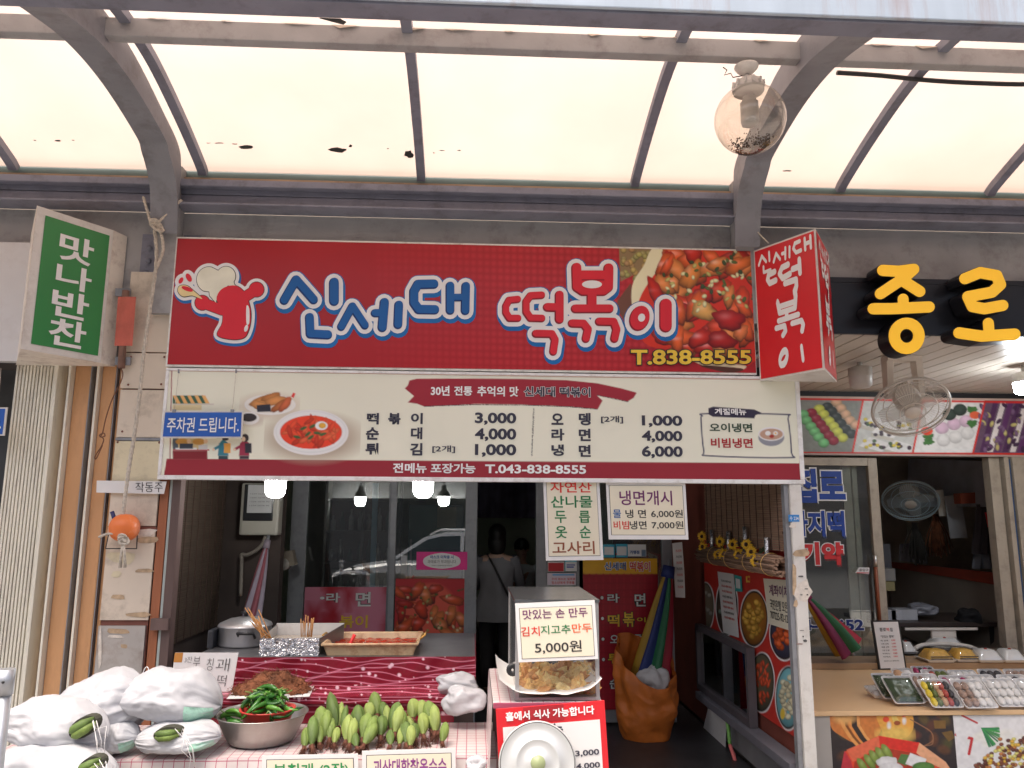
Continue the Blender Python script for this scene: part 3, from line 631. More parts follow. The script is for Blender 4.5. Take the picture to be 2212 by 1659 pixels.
# fried snacks, dip, rice cakes
s.ell(*f(795, 300), 60, 25, S(178, 166, 152), soft=14); s.ell(*f(795, 292), 55, 22, S(226, 220, 214)); s.ell(*f(795, 290), 53, 20.5, S(200, 194, 188)); s.ell(*f(800, 292), 42, 14, S(176, 168, 160))
for (x, y, rx, ry, an, cl) in [(740, 265, 90, 32, -.35, S(176, 120, 68)), (800, 240, 70, 26, -.3, S(166, 108, 60)), (830, 265, 80, 30, -.25, S(188, 128, 74)), (720, 295, 60, 30, .2, S(182, 126, 74)), (860, 300, 70, 26, -.6, S(158, 92, 52)), (900, 290, 65, 26, -.9, S(176, 92, 58))]:
    s.ell(*f(x, y), rx*.3125, ry*.3125, cl, ang=an, shade=.5, wob=.12)
s.poly([f(702, 295), f(796, 288), f(800, 340), f(706, 342)], S(40, 42, 52)); s.poly([f(940, 235), f(955, 208), f(970, 215), f(958, 245)], S(190, 50, 46))
s.ell(*f(668, 400), 22, 10, S(170, 158, 146), soft=10); s.ell(*f(650, 386), 22, 14, S(210, 202, 194)); s.ell(*f(648, 380), 17, 9, S(50, 46, 48), shade=.3)
s.ell(*f(1090, 520), 98, 48, S(150, 134, 118), soft=22); s.ell(*f(1078, 484), 81, 49, S(206, 204, 202)); s.ell(*f(1078, 480), 77, 46, S(190, 190, 190)); s.ell(*f(1078, 478), 74, 43, S(214, 212, 210))
s.ell(*f(1078, 482), 67, 36, S(178, 66, 42)); s.ell(*f(1078, 484), 65, 35, S(196, 60, 38))
g = np.random.RandomState(4)
for k in range(46):
    th, rr = g.rand()*6.28, math.sqrt(g.rand())*.85; x, y = f(1078+200*rr*math.cos(th), 484+100*rr*math.sin(th))
    s.ell(x, y, 11+4*g.rand(), 4+1.5*g.rand(), [S(206, 70, 44), S(190, 52, 34), S(214, 88, 56), S(168, 52, 34)][g.randint(4)], ang=g.rand()*3, shade=.35)
for (x, y, an) in [(1025, 455, -.4), (1090, 440, -.5), (980, 515, .2), (1055, 495, -.7), (1120, 488, .1), (1160, 496, -.3), (1076, 518, -.6)]: s.ell(*f(x, y), 8, 3.2, S(58, 82, 50), ang=an)
s.ell(*f(1150, 437), 13.5, 9.6, S(240, 236, 228)); s.ell(*f(1156, 436), 7.6, 6, S(214, 150, 60), shade=.2)
# brush stroke heading, divider, season box
s.poly([G_(*p) for p in [(-430, 118), (-380, 106), (0, 105), (300, 108), (600, 116), (800, 136), (960, 170), (1060, 198), (1040, 232), (1000, 256), (900, 234), (800, 216), (836, 250), (805, 306), (620, 288), (300, 276), (0, 272), (-330, 290), (-380, 270), (-440, 262), (-400, 220), (-460, 170), (-440, 150)]], S(132, 36, 48))
s.line([G_(-330, 288), G_(-200, 282), G_(0, 276), G_(300, 278), (G_(620, 290)), G_(800, 306)], 2.4, S(44, 26, 36), .8); s.line([G_(800, 214), G_(900, 236), G_(1005, 258)], 2, S(44, 26, 36), .8)
s.line([G_(385, 302), G_(380, 440), G_(376, 520), G_(372, 612)], 3.2, S(46, 42, 52), 1.4)
lp = smooth_loop([G_(*p) for p in [(1490, 350), (1520, 336), (2020, 340), (2052, 370), (2074, 590), (2050, 624), (1540, 612), (1500, 580), (1482, 380)]], 4)
s.line(lp+lp[:1], 3, S(66, 66, 84))
s.poly([G_(*p) for p in [(1530, 300), (1560, 290), (1830, 308), (1880, 330), (1840, 345), (1830, 366), (1560, 356), (1530, 340)]], S(44, 40, 58))
s.ell(*G_(1942, 490), 28, 19, S(120, 122, 130)); s.rect(*G_(1850, 410), *G_(2030, 462), CRM); s.ell(*G_(1942, 468), 28, 15, S(214, 212, 210)); s.ell(*G_(1942, 470), 25, 12, S(160, 130, 112)); s.ell(*G_(1920, 464), 6, 5, S(240, 232, 220)); s.ell(*G_(1970, 464), 5, 4.4, S(240, 232, 220)); s.ell(*G_(1970, 464), 2, 2, S(214, 150, 60)); s.ell(*G_(1945, 484), 5, 3.6, S(140, 40, 34))
s.mottle(.025, 50)
def fold(u, v):
    d = (u-.985)*1.0+(v-.02)*.33; e = np.exp(-((u-.985+.42*v)/.018)**2)*np.clip(1-v*1.1, 0, 1)*.0022+np.exp(-((v-.9)/.05)**2)*.0008*np.sin(u*60)*np.clip(u-.4, 0, 1)
    return np.stack([0*u, -e, 0*u], -1)
s.build('banner_print', ban, printmat('banner_print', .5, .25, .35), fold)
def brow(t, x0, y0, x1, y1, m, b=.03): return row(t, x0, y0, x1, y1, m, ban, Y=.006, bold=b, eps=.003)
IV = M('print_ivory', S(232, 220, 204), .5)
for t, x0, y0, x1, y1 in [('떡', 793, 892, 818, 917), ('볶', 839, 892, 865, 917), ('이', 888, 892, 913, 916), ('순', 791, 923, 818, 950), ('대', 888, 923, 912, 949), ('튀', 790, 957, 817, 983), ('김', 886, 957, 912, 984),
                          ('3,000', 1026, 891, 1115, 919), ('4,000', 1026, 925, 1115, 954), ('1,000', 1026, 959, 1115, 988), ('오', 1191, 893, 1217, 918), ('뎅', 1250, 892, 1276, 919), ('라', 1191, 926, 1219, 952), ('면', 1250, 926, 1276, 953), ('냉', 1191, 960, 1218, 985), ('면', 1250, 961, 1276, 987),
                          ('1,000', 1386, 897, 1474, 924), ('4,000', 1386, 930, 1474, 957), ('6,000', 1386, 963, 1475, 991)]: brow(t, x0, y0, x1, y1, NAVYP, .034)
brow('[2개]', 934, 962, 983, 979, NAVYP, .02); brow('[2개]', 1298, 898, 1346, 915, NAVYP, .02)
brow('30년', 931, 833, 971, 855, IV, .028); brow('전통', 981, 834, 1020, 855, IV, .028); brow('추억의 맛', 1031, 834, 1120, 857, IV, .028)
row('신세대 떡볶이', 1132, 835, 1275, 858, IV, ban, Y=.006, bold=.055, eps=.003, hull=.02)
row('신세대 떡볶이', 1132, 835, 1275, 858, NAVYP, ban, Y=.006, bold=.02, eps=.0045)
brow('전메뉴 포장가능', 849, 1000, 1027, 1023, IV, .028); brow('T.043-838-8555', 1048, 1003, 1266, 1024, IV, .03)
brow('계절메뉴', 1543, 882, 1612, 897, IV, .03); brow('오이냉면', 1532, 914, 1625, 934, M('print_dark_green', S(44, 62, 48), .5), .025); brow('비빔냉면', 1535, 946, 1626, 968, M('print_dark_red', S(140, 34, 38), .5), .025)
# eyelets and sag hooks along the top
for x in (610, 1490): pass

# ------------------------------------------------------------------ blade signs
def edge(mb, a, b, r): mb.tube([a, b], r, 6)
pr_ = thing('blade_sign', A(1680, 815, -.2), 'red wedge-shaped projecting sign with white vertical lettering beside the long red sign', 'sign')
tlq = [A(1628, 536, -.01), A(1765, 497, -.44), A(1778, 803, -.44), A(1634, 817, -.01)]
zt, zb = 3.45, 2.64
P0 = [Vector((1.828, -.005, 0)), Vector((tlq[1].x, -.42, 0)), Vector((A(1795, 650, -.0).x, -.005, 0))]
zt = (tlq[1].z+tlq[0].z)/2; zb = (tlq[2].z+tlq[3].z)/2
up_ = lambda p, z: Vector((p.x, p.y, z))
MB().prism([up_(P0[0], zb), up_(P0[1], zb), up_(P0[2], zb)], (0, 0, zt-zb)).build('sign_body', WHITE, pr_)
def face_q(a, b, z1, z0, mg, eps):
    d = (b-a).normalized()*mg; n = Vector((0, 0, 1)).cross(b-a).normalized(); n = n if n.y < 0 else -n
    return [up_(a+d, z1-mg)+n*eps, up_(b-d, z1-mg)+n*eps, up_(b-d, z0+mg)+n*eps, up_(a+d, z0+mg)+n*eps]
fq = face_q(P0[0], P0[1], zt, zb, .012, .003)
MB().slab(fq, (0, .002, 0)).build('sign_face', M('blade_red', S(178, 26, 34), .3, 0, .05, 3), pr_)
fq2 = face_q(P0[1], P0[2], zt, zb, .012, .003)
MB().slab(fq2, (0, .002, 0)).build('sign_face', MATS['blade_red'], pr_)
def sub(q, u0, v0, u1, v1):
    bl = lambda u, v: (q[0]*(1-u)+q[1]*u)*(1-v)+(q[3]*(1-u)+q[2]*u)*v
    return [bl(u0, v0), bl(u1, v0), bl(u1, v1), bl(u0, v1)]
def blade_text(q):
    def pl(x, y, e):
        u, v = x/100, y/100; v = float(np.interp(v, [0, .2, .47, .49, .89, .93, 1.06], [0, .18, .40, .44, .73, .79, .95])); p = (q[0]*(1-u)+q[1]*u)*(1-v)+(q[3]*(1-u)+q[2]*u)*v; return p+qn(q)*e
    def st(ls, r):
        if ls[0][0][1] > 18: ls = [[((x-48)*1.16+50, y) for x, y in l] for l in ls]; r *= 1.18
        flat_polys([p for l in ls for p in strokes([l], r)], pl, .004).build('letter', WHT, pr_)
    st([[(13, 6), (7, 13)], [(13, 6), (20, 12)], [(26, 5), (26, 12)], [(15, 16), (15, 21), (27, 20.5)]], 1.6)
    st([[(38, 8), (33, 14.5)], [(38, 8), (44, 14)], [(48, 10), (52, 10)], [(54, 6), (53, 15)], [(61, 6.5), (60, 14.5)]], 1.6)
    st([[(78, 4.5), (70, 5), (67, 9), (71, 13), (79, 12.5)], [(86, 4), (86, 13)], [(95, 3.5), (95, 13)], [(86, 8.5), (95, 8)]], 1.8)
    st([[(34, 23.5), (25, 24.5), (23, 29), (26, 33), (35, 32)], [(54, 21), (45, 22), (41, 27), (45, 32), (56, 30)], [(60, 26.5), (69, 26)], [(70, 20), (70, 32)], [(48, 37.5), (64, 37), (64, 43), (61, 47)]], 2.5)
    st([[(36, 51), (38, 62), (60, 61), (62, 49)], [(37, 55.5), (61, 54.5)], [(48, 62), (48, 68)], [(36, 70), (64, 68.5)], [(32, 77), (44, 76.5), (45, 82), (41, 86)], [(55, 76), (68, 75.5), (70, 80), (68, 86)]], 2.5)
    ring = ellipse_pts(40, 100, 6, 3.4, -.5, 14); st([ring+ring[:1], [(66, 96), (67, 103)]], 1.9)
blade_text(fq); blade_text(fq2)
tag(MB().tube([A(1596, 452, .05), A(1605, 470, -.0), A(1660, 525, -.1)], .005, 6).build('guy_wire', ROPE), 'thin stay wire from canopy foot to the red wedge sign', 'wire')
gs = thing('blade_sign', A(150, 780, -.2), 'green projecting sign with white Korean lettering and white frame at the left', 'sign')
gq = [A(80, 440, -.40), A(246, 501, -.02), A(216, 786, -.02), A(44, 752, -.40)]
a_, b_ = Vector((sum((gq[0].x, gq[3].x))/2, -.40, 0)), Vector((sum((gq[1].x, gq[2].x))/2, -.02, 0)); zt = (gq[0].z+gq[1].z)/2; zb = (gq[2].z+gq[3].z)/2
c3 = Vector((A(263, 640, .09).x, .09, 0)); c4 = Vector((a_.x-.30, .09, 0))
MB().prism([up_(a_, zb), up_(b_, zb), up_(c3, zb), up_(c4, zb)], (0, 0, zt-zb)).build('sign_body', M('aged_white_tin', S(200, 190, 180), .5, 0, .08, 5, 0, dirt=S(120, 80, 70, 1), dirt_amt=.5, dirt_scale=9), gs)
gw = face_q(a_, b_, zt, zb, .002, .003); MB().slab(gw, (0, .002, 0)).build('sign_frame', WHITE, gs)
gf = sub(gw, .105, .05, .95, .955); n_ = qn(gf); gf = [p+n_*.003 for p in gf]
MB().slab(gf, (0, .002, 0)).build('sign_face', M('sign_green', S(36, 110, 56), .35, 0, .06, 3), gs)
for t, v0, v1, u0, u1 in [('맛', .09, .305, .24, .77), ('나', .33, .52, .24, .78), ('반', .54, .75, .22, .78), ('찬', .765, .975, .22, .78)]: lettering(t, sub(gf, u0, v0, u1, v1), WHT, gs, .022, .0035)
tag(MB().box(-4.6, -2.66, .0, .06, 2.68, 3.44).build('sign_board', M('white_sign_board', (.66, .66, .67), .5, 0, .05, 3, 0, dirt=(.4, .36, .34), dirt_amt=.4)), 'blank white sign board behind the green sign', 'sign')

# ------------------------------------------------------------------ hanging parking sign
pk = thing('parking_sign', A(438, 945, -.06), 'small blue hanging sign with white Korean letters in front of the cream banner', 'sign')
q = [A(354, 888, -.06), A(526, 888, -.06), A(523, 946, -.06), A(348, 946, -.06)]
MB().slab(q, (0, .008, 0)).build('sign_board', WHITE, pk); MB().slab(sub(q, .02, .05, .98, .95), (0, -.002, 0)).build('sign_face', M('sign_blue', S(36, 78, 150), .4), pk)
lettering('주차권 드립니다.', sub(q, .06, .24, .955, .8), WHT, pk, .012, .0045)
for u, xt in ((.13, 386), (.86, 510)):
    p = sub(q, u, .0, u+.01, .1)[0]; MB().tube([p, A(xt, 803, -.03)], .0016, 5).build('string', ROPE, pk); MB().rbox(p, (.02, .012, .02)).build('clip', ALUD, pk); MB().tube([A(xt, 806, -.03), A(xt, 798, -.03)], .006, 6).build('hook', ALUD, pk)
pk2 = thing('parking_sign', A(0, 940, .0), 'edge of a blue hanging sign at the far left border', 'sign')
q = [A(-150, 880, -.06), A(16, 880, -.06), A(9, 941, -.06), A(-157, 941, -.06)]
MB().slab(q, (0, .008, 0)).build('sign_board', WHITE, pk2); MB().slab(sub(q, .02, .05, .975, .95), (0, -.002, 0)).build('sign_face', MATS['sign_blue'], pk2); lettering('주차권 드립니다.', sub(q, .06, .24, .95, .8), WHT, pk2, .012, .0045)
for u, xt in ((.15, -118), (.88, 2)): MB().tube([sub(q, u, 0, u+.01, .1)[0], A(xt, 795, -.04)], .0016, 5).build('string', ROPE, pk2)

# ------------------------------------------------------------------ yellow channel letters of the right shop
ys = thing('channel_letter_sign', A(2000, 740, -.1), 'black board with thick yellow raised Korean letters above the right shop', 'sign')
m_blk = M('black_board', (.012, .013, .018), .35, 0, .1)
bz1, bz0 = A(1900, 612, 0).z, A(1900, 722, 0).z
MB().box(2.05, 7.5, -.0, .099, bz0, bz1).build('back_board', m_blk, ys)
MB().box(2.05, 7.5, .005, .099, A(1900, 612, 0).z+.004, A(1900, 600, 0).z).build('board_trim', m_blk, ys)
YL = M('yellow_acrylic', (.9, .5, .03), .3, 0, .03, 3, emit=.22); e_ = cr('E')
def channel(lines, r, holes=()):
    polys = []
    def side(pts, y0, y1, mat, nm, grow=0.):
        pass
    Yf, Yb = -.17, -.03
    for nm, mat, rr, y0, y1 in (('letter_side', m_blk, r+.0, -.150, -.02), ('letter_face', YL, r-3, -.156, -.151)):
        mb = MB(); i = 0
        for l in lines:
            k = 1
            if isinstance(l, tuple): l, k = l
            pts = [e_(*p) for p in l]
            for a, b in zip(pts[:-1], pts[1:]):
                cp = capsule_poly(a, b, rr*k*.3255, 8); P3 = []
                for x, y in cp: p = A(x, y, -.15); P3.append(Vector((p.x, y0-i*.00005, p.z)))
                mb.prism(P3, (0, y1-y0, 0)); i += 1
        mb.build(nm, mat, ys)
ring = lambda cx, cy, rx, ry: (lambda L_: L_+L_[:1])(ellipse_pts(cx, cy, rx, ry, 0, 20))
channel([[(1045, 385), (1150, 392), (1250, 378)], [(1250, 378), (1180, 440), (1030, 540)], [(1180, 455), (1290, 525)], ([(1180, 575), (1182, 625)], .95), [(982, 640), (1100, 640), (1352, 628)], ring(1203, 820, 82, 84)], 40)
channel([[(1590, 440), (1690, 400), (1800, 420), (1825, 480), (1770, 530), (1610, 560)], [(1610, 560), (1640, 625), (1720, 640), (1840, 618)], ([(1745, 735), (1750, 800)], .95), [(1550, 800), (1700, 822), (1920, 808)]], 40)
pts = [A(1770, 590, .0), A(1800, 625, -.03), A(1850, 650, -.03), A(1960, 640, -.03), A(2060, 632, -.03)]
# ------------------------------------------------------------------ left folding shutter
sh = thing('folding_shutter', A(140, 1500, .2), 'folded orange and white accordion shutter at the far left', 'shutter')
m_or = M('orange_panel', S(192, 146, 104, 1.3), .45, 0, .1, 5, .05, 30, dirt=S(120, 80, 50, 1), dirt_amt=.35, dirt_scale=5, streak=4)
m_fin = M('pale_fin', S(218, 202, 188, 1.4), .4, 0, .06, 4, 0, dirt=(.3, .25, .22), dirt_amt=.5, dirt_scale=20, streak=6)
m_gap = M('maroon_gap', S(104, 64, 54), .7)
def sx(px): return A(px, 800, .1).x
xl = sx(24); xr = sx(262)
MB().box(xl, xr, .26, .29, 0, 2.72).build('shutter_back', m_gap, sh)
MB().box(sx(33), sx(121), .135, .25, 0, 2.7).build('shutter_fold', m_gap, sh)
for k in range(12):
    a = sx(35+k*7.35); MB().bevbox(a, a+.0135, .1, .125, 0, 2.7, .003).build('shutter_fin', m_fin, sh)
for a, b in ((122, 129), (152, 157), (213, 218)): MB().bevbox(sx(a), sx(b), .08, .25, 0, 2.7, .003).build('shutter_fin', m_fin, sh)
for a, b, y in ((24, 33, .17), (130, 150, .2), (158, 193, .13), (198, 212, .16), (219, 248, .12), (253, 261, .14)): MB().bevbox(sx(a), sx(b), y, .255, 0, 2.7, .006).build('shutter_panel', m_or, sh)
for a in (195.5, 250.5): MB().box(sx(a)-.003, sx(a)+.003, .115, .25, 0, 2.7).build('shutter_rod', ALUD, sh)
tag(MB().box(-4.5, xl-.02, .7, .75, 0, 2.75).build('window_wall', M('dim_left_window', (.08, .085, .09), .3, 0, .3, 4)), 'dim shop window behind the folded shutter edge', 'window')
# ------------------------------------------------------------------ column with beige panels
co = thing('column', (A(290, 1100, .1).x, .1, 0), 'narrow shopfront column clad in beige panels with peeling tape', 'column')
CX0, CX1 = -2.185, -1.905
m_bei = M('beige_panel', S(196, 184, 168, 1.3), .6, 0, .05, 4, .04, 20, dirt=S(120, 105, 88, 1), dirt_amt=.5, dirt_scale=5)
m_bei2 = M('yellowish_panel', S(196, 186, 158, 1.3), .6, 0, .05, 4, .04, 20, dirt=S(120, 105, 88, 1), dirt_amt=.4, dirt_scale=5)
m_gal = M('scratched_galvanised', S(172, 168, 164, 1.2), .4, .3, .12, 5, 0, dirt=S(120, 80, 55, 1), dirt_amt=.5, dirt_scale=6)
MB().box(CX0+.004, CX1-.004, .07, .14, 0, 3.25).build('column_core', m_gap, co)
zz = lambda py: A(300, py, .05).z
for (a, b, y, m) in [(587, 760, .05, m_bei), (763, 839, .045, m_bei), (842, 945, .052, m_bei), (953, 1042, .047, m_bei2), (1046, 1136, .05, m_bei), (1139, 1340, .056, m_bei)]: MB().bevbox(CX0, CX1, y, .069, zz(b), zz(a), .002).build('column_panel', m, co)
MB().box(CX0, CX1-.01, .05, .069, 0, zz(1352)).build('column_panel', m_gal, co)
MB().box(CX0, CX1, .044, .068, zz(951.5), zz(946)).build('joint_strip', ALUD, co)
m_tan = M('old_glue', S(164, 142, 116, 1.3), .8, 0, .3, 30); m_wtp = M('white_tape', S(196, 188, 178, 1.3), .7, 0, .15, 40)
def scrap_on(parent, x, y, wd, hg, Y, mat, seed, nm='tape_remnant'):
    g = random.Random(seed); pts = []
    for k in range(9):
        th = -2*math.pi*k/9; rr = .75+.5*g.random(); ct = math.cos(th); ct = math.copysign(abs(ct)**.5, ct); st_ = math.sin(th); pts.append(A(x+wd/2*rr*ct, y+hg/2*rr*math.sin(th), Y))
    MB().add(pts, [tuple(range(9))]).build(nm, mat, parent)
for k, (x, y, a, b, m) in enumerate([(300, 1142, 70, 10, m_gap), (310, 1150, 60, 14, m_wtp), (318, 1166, 40, 16, m_tan), (262, 1205, 66, 26, m_bei2), (312, 1232, 44, 8, m_tan), (255, 1290, 26, 10, m_tan), (250, 1240, 20, 14, m_bei2), (300, 1328, 60, 12, m_tan)]): scrap_on(co, x, y, a, b, .0545-k*.0004, m, k)
for k, (x, y, a, b, m) in enumerate([(253, 1363, 50, 12, m_tan), (268, 1396, 18, 9, m_tan), (250, 1375, 34, 7, m_wtp), (216, 1400, 7, 90, m_wtp)]): scrap_on(co, x, y, a, b, .048-k*.0004, m, k+30)
for x, y in [(283, 771), (355, 771), (277, 831), (348, 830), (254, 955), (344, 956), (264, 932)]:
    p = A(x, y, .04); MB().lathe([(0, -.004), (.006, -.003), (.007, 0)], 8, p, Matrix.Rotation(R(-90), 3, 'X')).build('screw', m_gap, co)
tp = tag(MB().slab([A(209, 1038, .02), A(360, 1040, .02), A(354, 1067, .02), A(208, 1064, .02)], (0, .002, 0)).build('paper_strip', PAPER), 'narrow white paper strip with hand lettered Korean on the column', 'paper')
lettering('작동주', [A(293, 1042, .02), A(352, 1041, .02), A(352, 1063, .02), A(293, 1063, .02)], BLACKP, tp, -.004, .003)
def post(name, label, x0, x1, y0, y1, z1, mat): return tag(MB().bevbox(x0, x1, y0, y1, 0, z1, .003).build(name, mat), label, 'post')
post('wooden_post', 'weathered brown wooden post left of the shop opening', -1.897, -1.846, .06, .12, 2.6, WOOD)
post('door_trim', 'thin pale green strip between the wooden posts', -1.843, -1.826, .065, .11, 2.6, M('pale_strip', S(165, 175, 172, 1.2), .5, 0, .1, 4))
post('wooden_post', 'dark purple-brown frame post beside the left bamboo blind', -1.823, -1.772, .05, .13, 2.6, WOODD)
p = quad(330, 1335, 366, 1360, .05); tag(MB().box(p[0].x, p[1].x, .02, .048, p[2].z, p[0].z).build('wood_block', WOODD), 'small wood block joining the left posts', 'wood block')
# ------------------------------------------------------------------ bits on the column: cloth strip, wire, rope, siren
cl = thing('cloth_strip', A(268, 745, .0), 'faded red cloth wrapped over a pipe stub beside the green sign', 'cloth')
mb = MB(); mb.grid(lambda u, v: A(255+39*u-8*v, 641+106*v, -.035+.006*math.sin(9*u+4*v)), 9, 9); mb.build('cloth', M('faded_red_cloth', S(176, 92, 78, 1.3), .8, 0, .12, 12, .2, 60, trans=.0), cl)
MB().tube([A(272, 628, .0), A(262, 795, .0)], .022, 10).build('pipe', M('rusty_pipe', S(110, 84, 74), .6, .3, .3, 12), cl)
for y in (632, 780): MB().rbox(A(266, y, .02), (.09, .02, .05)).build('bracket', ALUD, cl)
m_wire = M('brown_wire', S(96, 62, 42), .6)
c = cr('A'); pts = [A(*c(*p), .0) for p in [(985, 120), (1018, 190), (1000, 270), (930, 410), (880, 560), (850, 690), (830, 720), (870, 715), (860, 690), (825, 710), (860, 740), (840, 800), (790, 880), (800, 900), (850, 790)]]
tag(MB().tube(smooth_loop([tuple(p) for p in pts], 5, False), .0035, 5).build('loose_wire', m_wire), 'loose tangled brown wire hanging over the orange shutter', 'wire')
rp_ = thing('rope', A(265, 1228, -.03), 'long grey rope knotted round the canopy rib and hanging to the orange buoy', 'rope')
def ropeline(pts, r, nm):
    base = smooth_loop([tuple(p) for p in pts], 10, False); mb = MB()
    for ph in (0, 2.09, 4.19):
        out = []
        for i, p in enumerate(base):
            a = i*.9+ph; out.append((p[0]+r*.55*math.cos(a), p[1]+r*.55*math.sin(a), p[2]))
        mb.tube(out, r*.62, 6)
    return mb.build(nm, ROPE, rp_)
ropeline([A(x, y, -.045) for x, y in [(332, 478), (338, 560), (325, 660), (311, 760), (302, 850), (290, 940), (280, 1000), (272, 1060), (265, 1120), (264, 1165)]], .011, 'rope_line')
ropeline([A(x, y, -.06) for x, y in [(310, 426), (318, 455), (326, 480), (338, 486), (345, 478), (392, 432)]], .009, 'rope_loop')
ropeline([A(x, y, -.06) for x, y in [(338, 486), (349, 510), (352, 540), (344, 565), (338, 580)]], .009, 'rope_loop')
mb = MB(); g = random.Random(4)
for k in range(4):
    ctr = A(334+k*3, 482+k*4, -.065); mb.tube([ctr+Vector((.03*math.cos(t_*.7+k), -.012*math.sin(t_*.7), .022*math.sin(t_*.7+k*.8))) for t_ in range(10)], .008, 6)
mb.build('rope_knot', ROPE, rp_)
bu = thing('alarm_buoy', A(268, 1200, -.03), 'round orange plastic buoy tied against the column', 'buoy')
ctr = A(269, 1140, -.03); k_ = mpp(269, 1140, -.03)
mb = MB(); mb.lathe([(32*k_*math.sin(math.pi*i/12)**.8, 30*k_*math.cos(math.pi*i/12)) for i in range(13)], 24, ctr); mb.build('buoy_shell', M('faded_orange', S(226, 120, 60, 1.1), .4, 0, .1, 4, 0, dirt=S(222, 168, 148, 1.2), dirt_amt=1, dirt_scale=4), bu)
MB().lathe([(.062*1.05, -.004), (.0645, 0), (.062*1.05, .006)], 24, ctr+Vector((0, 0, -.02))).build('buoy_band', BLACK, bu)
MB().tube([A(242, 1105, -.04), A(250, 1130, -.04)], .012, 10).build('blue_handle', M('navy_handle', S(30, 36, 80), .5), bu)
mb = MB(); mb.tube([A(240, 1130, .0), A(228, 1185, .0), A(295, 1185, .0), A(298, 1130, .0)], .004, 6); mb.build('wire_cradle', BLACK, bu)
ropeline([A(x, y, -.09) for x, y in [(215, 1160), (235, 1153), (258, 1156), (270, 1170)]], .01, 'rope_tail')
mb = MB()
for k in range(3): ctr = A(264+k*2, 1160+k*5, -.09); mb.tube([ctr+Vector((.022*math.cos(t_*.7+k), -.014*math.sin(t_*.7), .016*math.sin(t_*.7+k))) for t_ in range(10)], .008, 6)
for dx in (-3, 4): mb.tube([A(266, 1172, -.09), A(265+dx, 1195, -.09), A(264+dx*1.5, 1226, -.085)], [.009, .008, .01], 6)
mb.build('rope_knot', ROPE, rp_)

# ------------------------------------------------------------------ bulbs under the banner
m_bulb = emission('lit_bulb', (1, .985, .95), 30.)
def led(x, y, Y, label, m, grp=None):
    p = A(x, y, Y); k = mpp(x, y, Y); o = thing('led_bulb', p+Vector((0, 0, -20*k)), label, 'lamp', grp)
    MB().lathe([(0, -21*k), (8*k, -20.5*k), (16*k, -17*k), (20.5*k, -10*k), (21.5*k, -2*k), (22*k, 14*k), (22*k, 18*k)], 24, p).build('diffuser', m, o)
    MB().lathe([(22.3*k, 16*k), (22.3*k, 28*k), (16*k, 36*k), (9*k, 42*k), (9*k, 58*k), (0, 58*k)], 24, p).build('bulb_base', WHITE, o)
    zc = 2.70 if Y < 2 else 2.94
    MB().tube([p+Vector((0, 0, 56*k)), Vector((p.x, p.y, zc))], .006, 6).build('flex', BLACK, o); return o
led(595, 1055, .3, 'left of the two glowing white bulbs below the cream banner', m_bulb)
led(914, 1055, .3, 'right of the two glowing white bulbs below the cream banner', m_bulb)
# ------------------------------------------------------------------ hanging paper signs
GRN = M('print_green', S(34, 112, 66, 1.2), .5); RDT = M('print_bright_red', S(196, 50, 40, 1.3), .5); PUR = M('print_purple', S(96, 36, 88, 1.3), .5); BRN = M('print_brown', S(128, 70, 44, 1.3), .5); BLT = M('print_mid_blue', S(40, 90, 150, 1.2), .5); ORT = M('print_orange', S(206, 84, 40, 1.3), .5); GRY = M('print_grey', S(70, 70, 70), .5)
def card(name, label, pts, Y, mg, tilt=(0, 0)):
    q = quad4(pts, Y)
    o = thing(name, (q[3]+q[2])/2, label, 'paper sign')
    MB().slab(q, (0, .003, 0)).build('sheet', PAPER, o)
    i = sub(q, mg[0], mg[1], 1-mg[2], 1-mg[3]); MB().slab([p-Vector((0, .0012, 0)) for p in i], (0, .001, 0)).build('border_line', BLACKP, o)
    d = .006; j = sub(q, mg[0]+d, mg[1]+d, 1-mg[2]-d, 1-mg[3]-d); MB().slab([p-Vector((0, .002, 0)) for p in j], (0, .001, 0)).build('cream_field', CREAM, o)
    return o, j
def rows(o, q, items, bold=.012):
    for t, u0, v0, u1, v1, m in items: lettering(t, sub(q, u0, v0, u1, v1), m, o, bold, .0035)
J_ = cr('J')
o, q = card('paper_sign', 'tall cream paper sign with green and red Korean words hanging under the banner', [J_(596, 90), J_(1085, 90), J_(1122, 785), J_(620, 792)], .03, (.05, -.01, .05, .05))
rows(o, q, [('자연산', .07, .02, .9, .17, RDT), ('산나물', .07, .21, .9, .37, GRN), ('두', .14, .41, .37, .57, GRN), ('릅', .62, .41, .84, .57, GRN), ('옷', .14, .61, .37, .77, GRN), ('순', .62, .61, .84, .77, GRN), ('고사리', .07, .81, .9, .98, BRN)], .015)
o, q = card('paper_sign', 'wide cream paper sign with purple heading and two noodle prices', [J_(1143, 108), J_(1836, 112), J_(1864, 607), J_(1168, 606)], .02, (.035, .05, .035, .075))
rows(o, q, [('냉면개시', .13, .1, .85, .4, PUR), ('물', .03, .49, .14, .66, BLT), ('냉 면', .2, .49, .48, .66, BLACKP), ('6,000원', .55, .49, .985, .66, BLACKP), ('비빔', .03, .72, .24, .89, RDT), ('냉면', .25, .72, .48, .89, BLACKP), ('7,000원', .55, .72, .985, .89, BLACKP)])
for u in (0.1, .9): pass
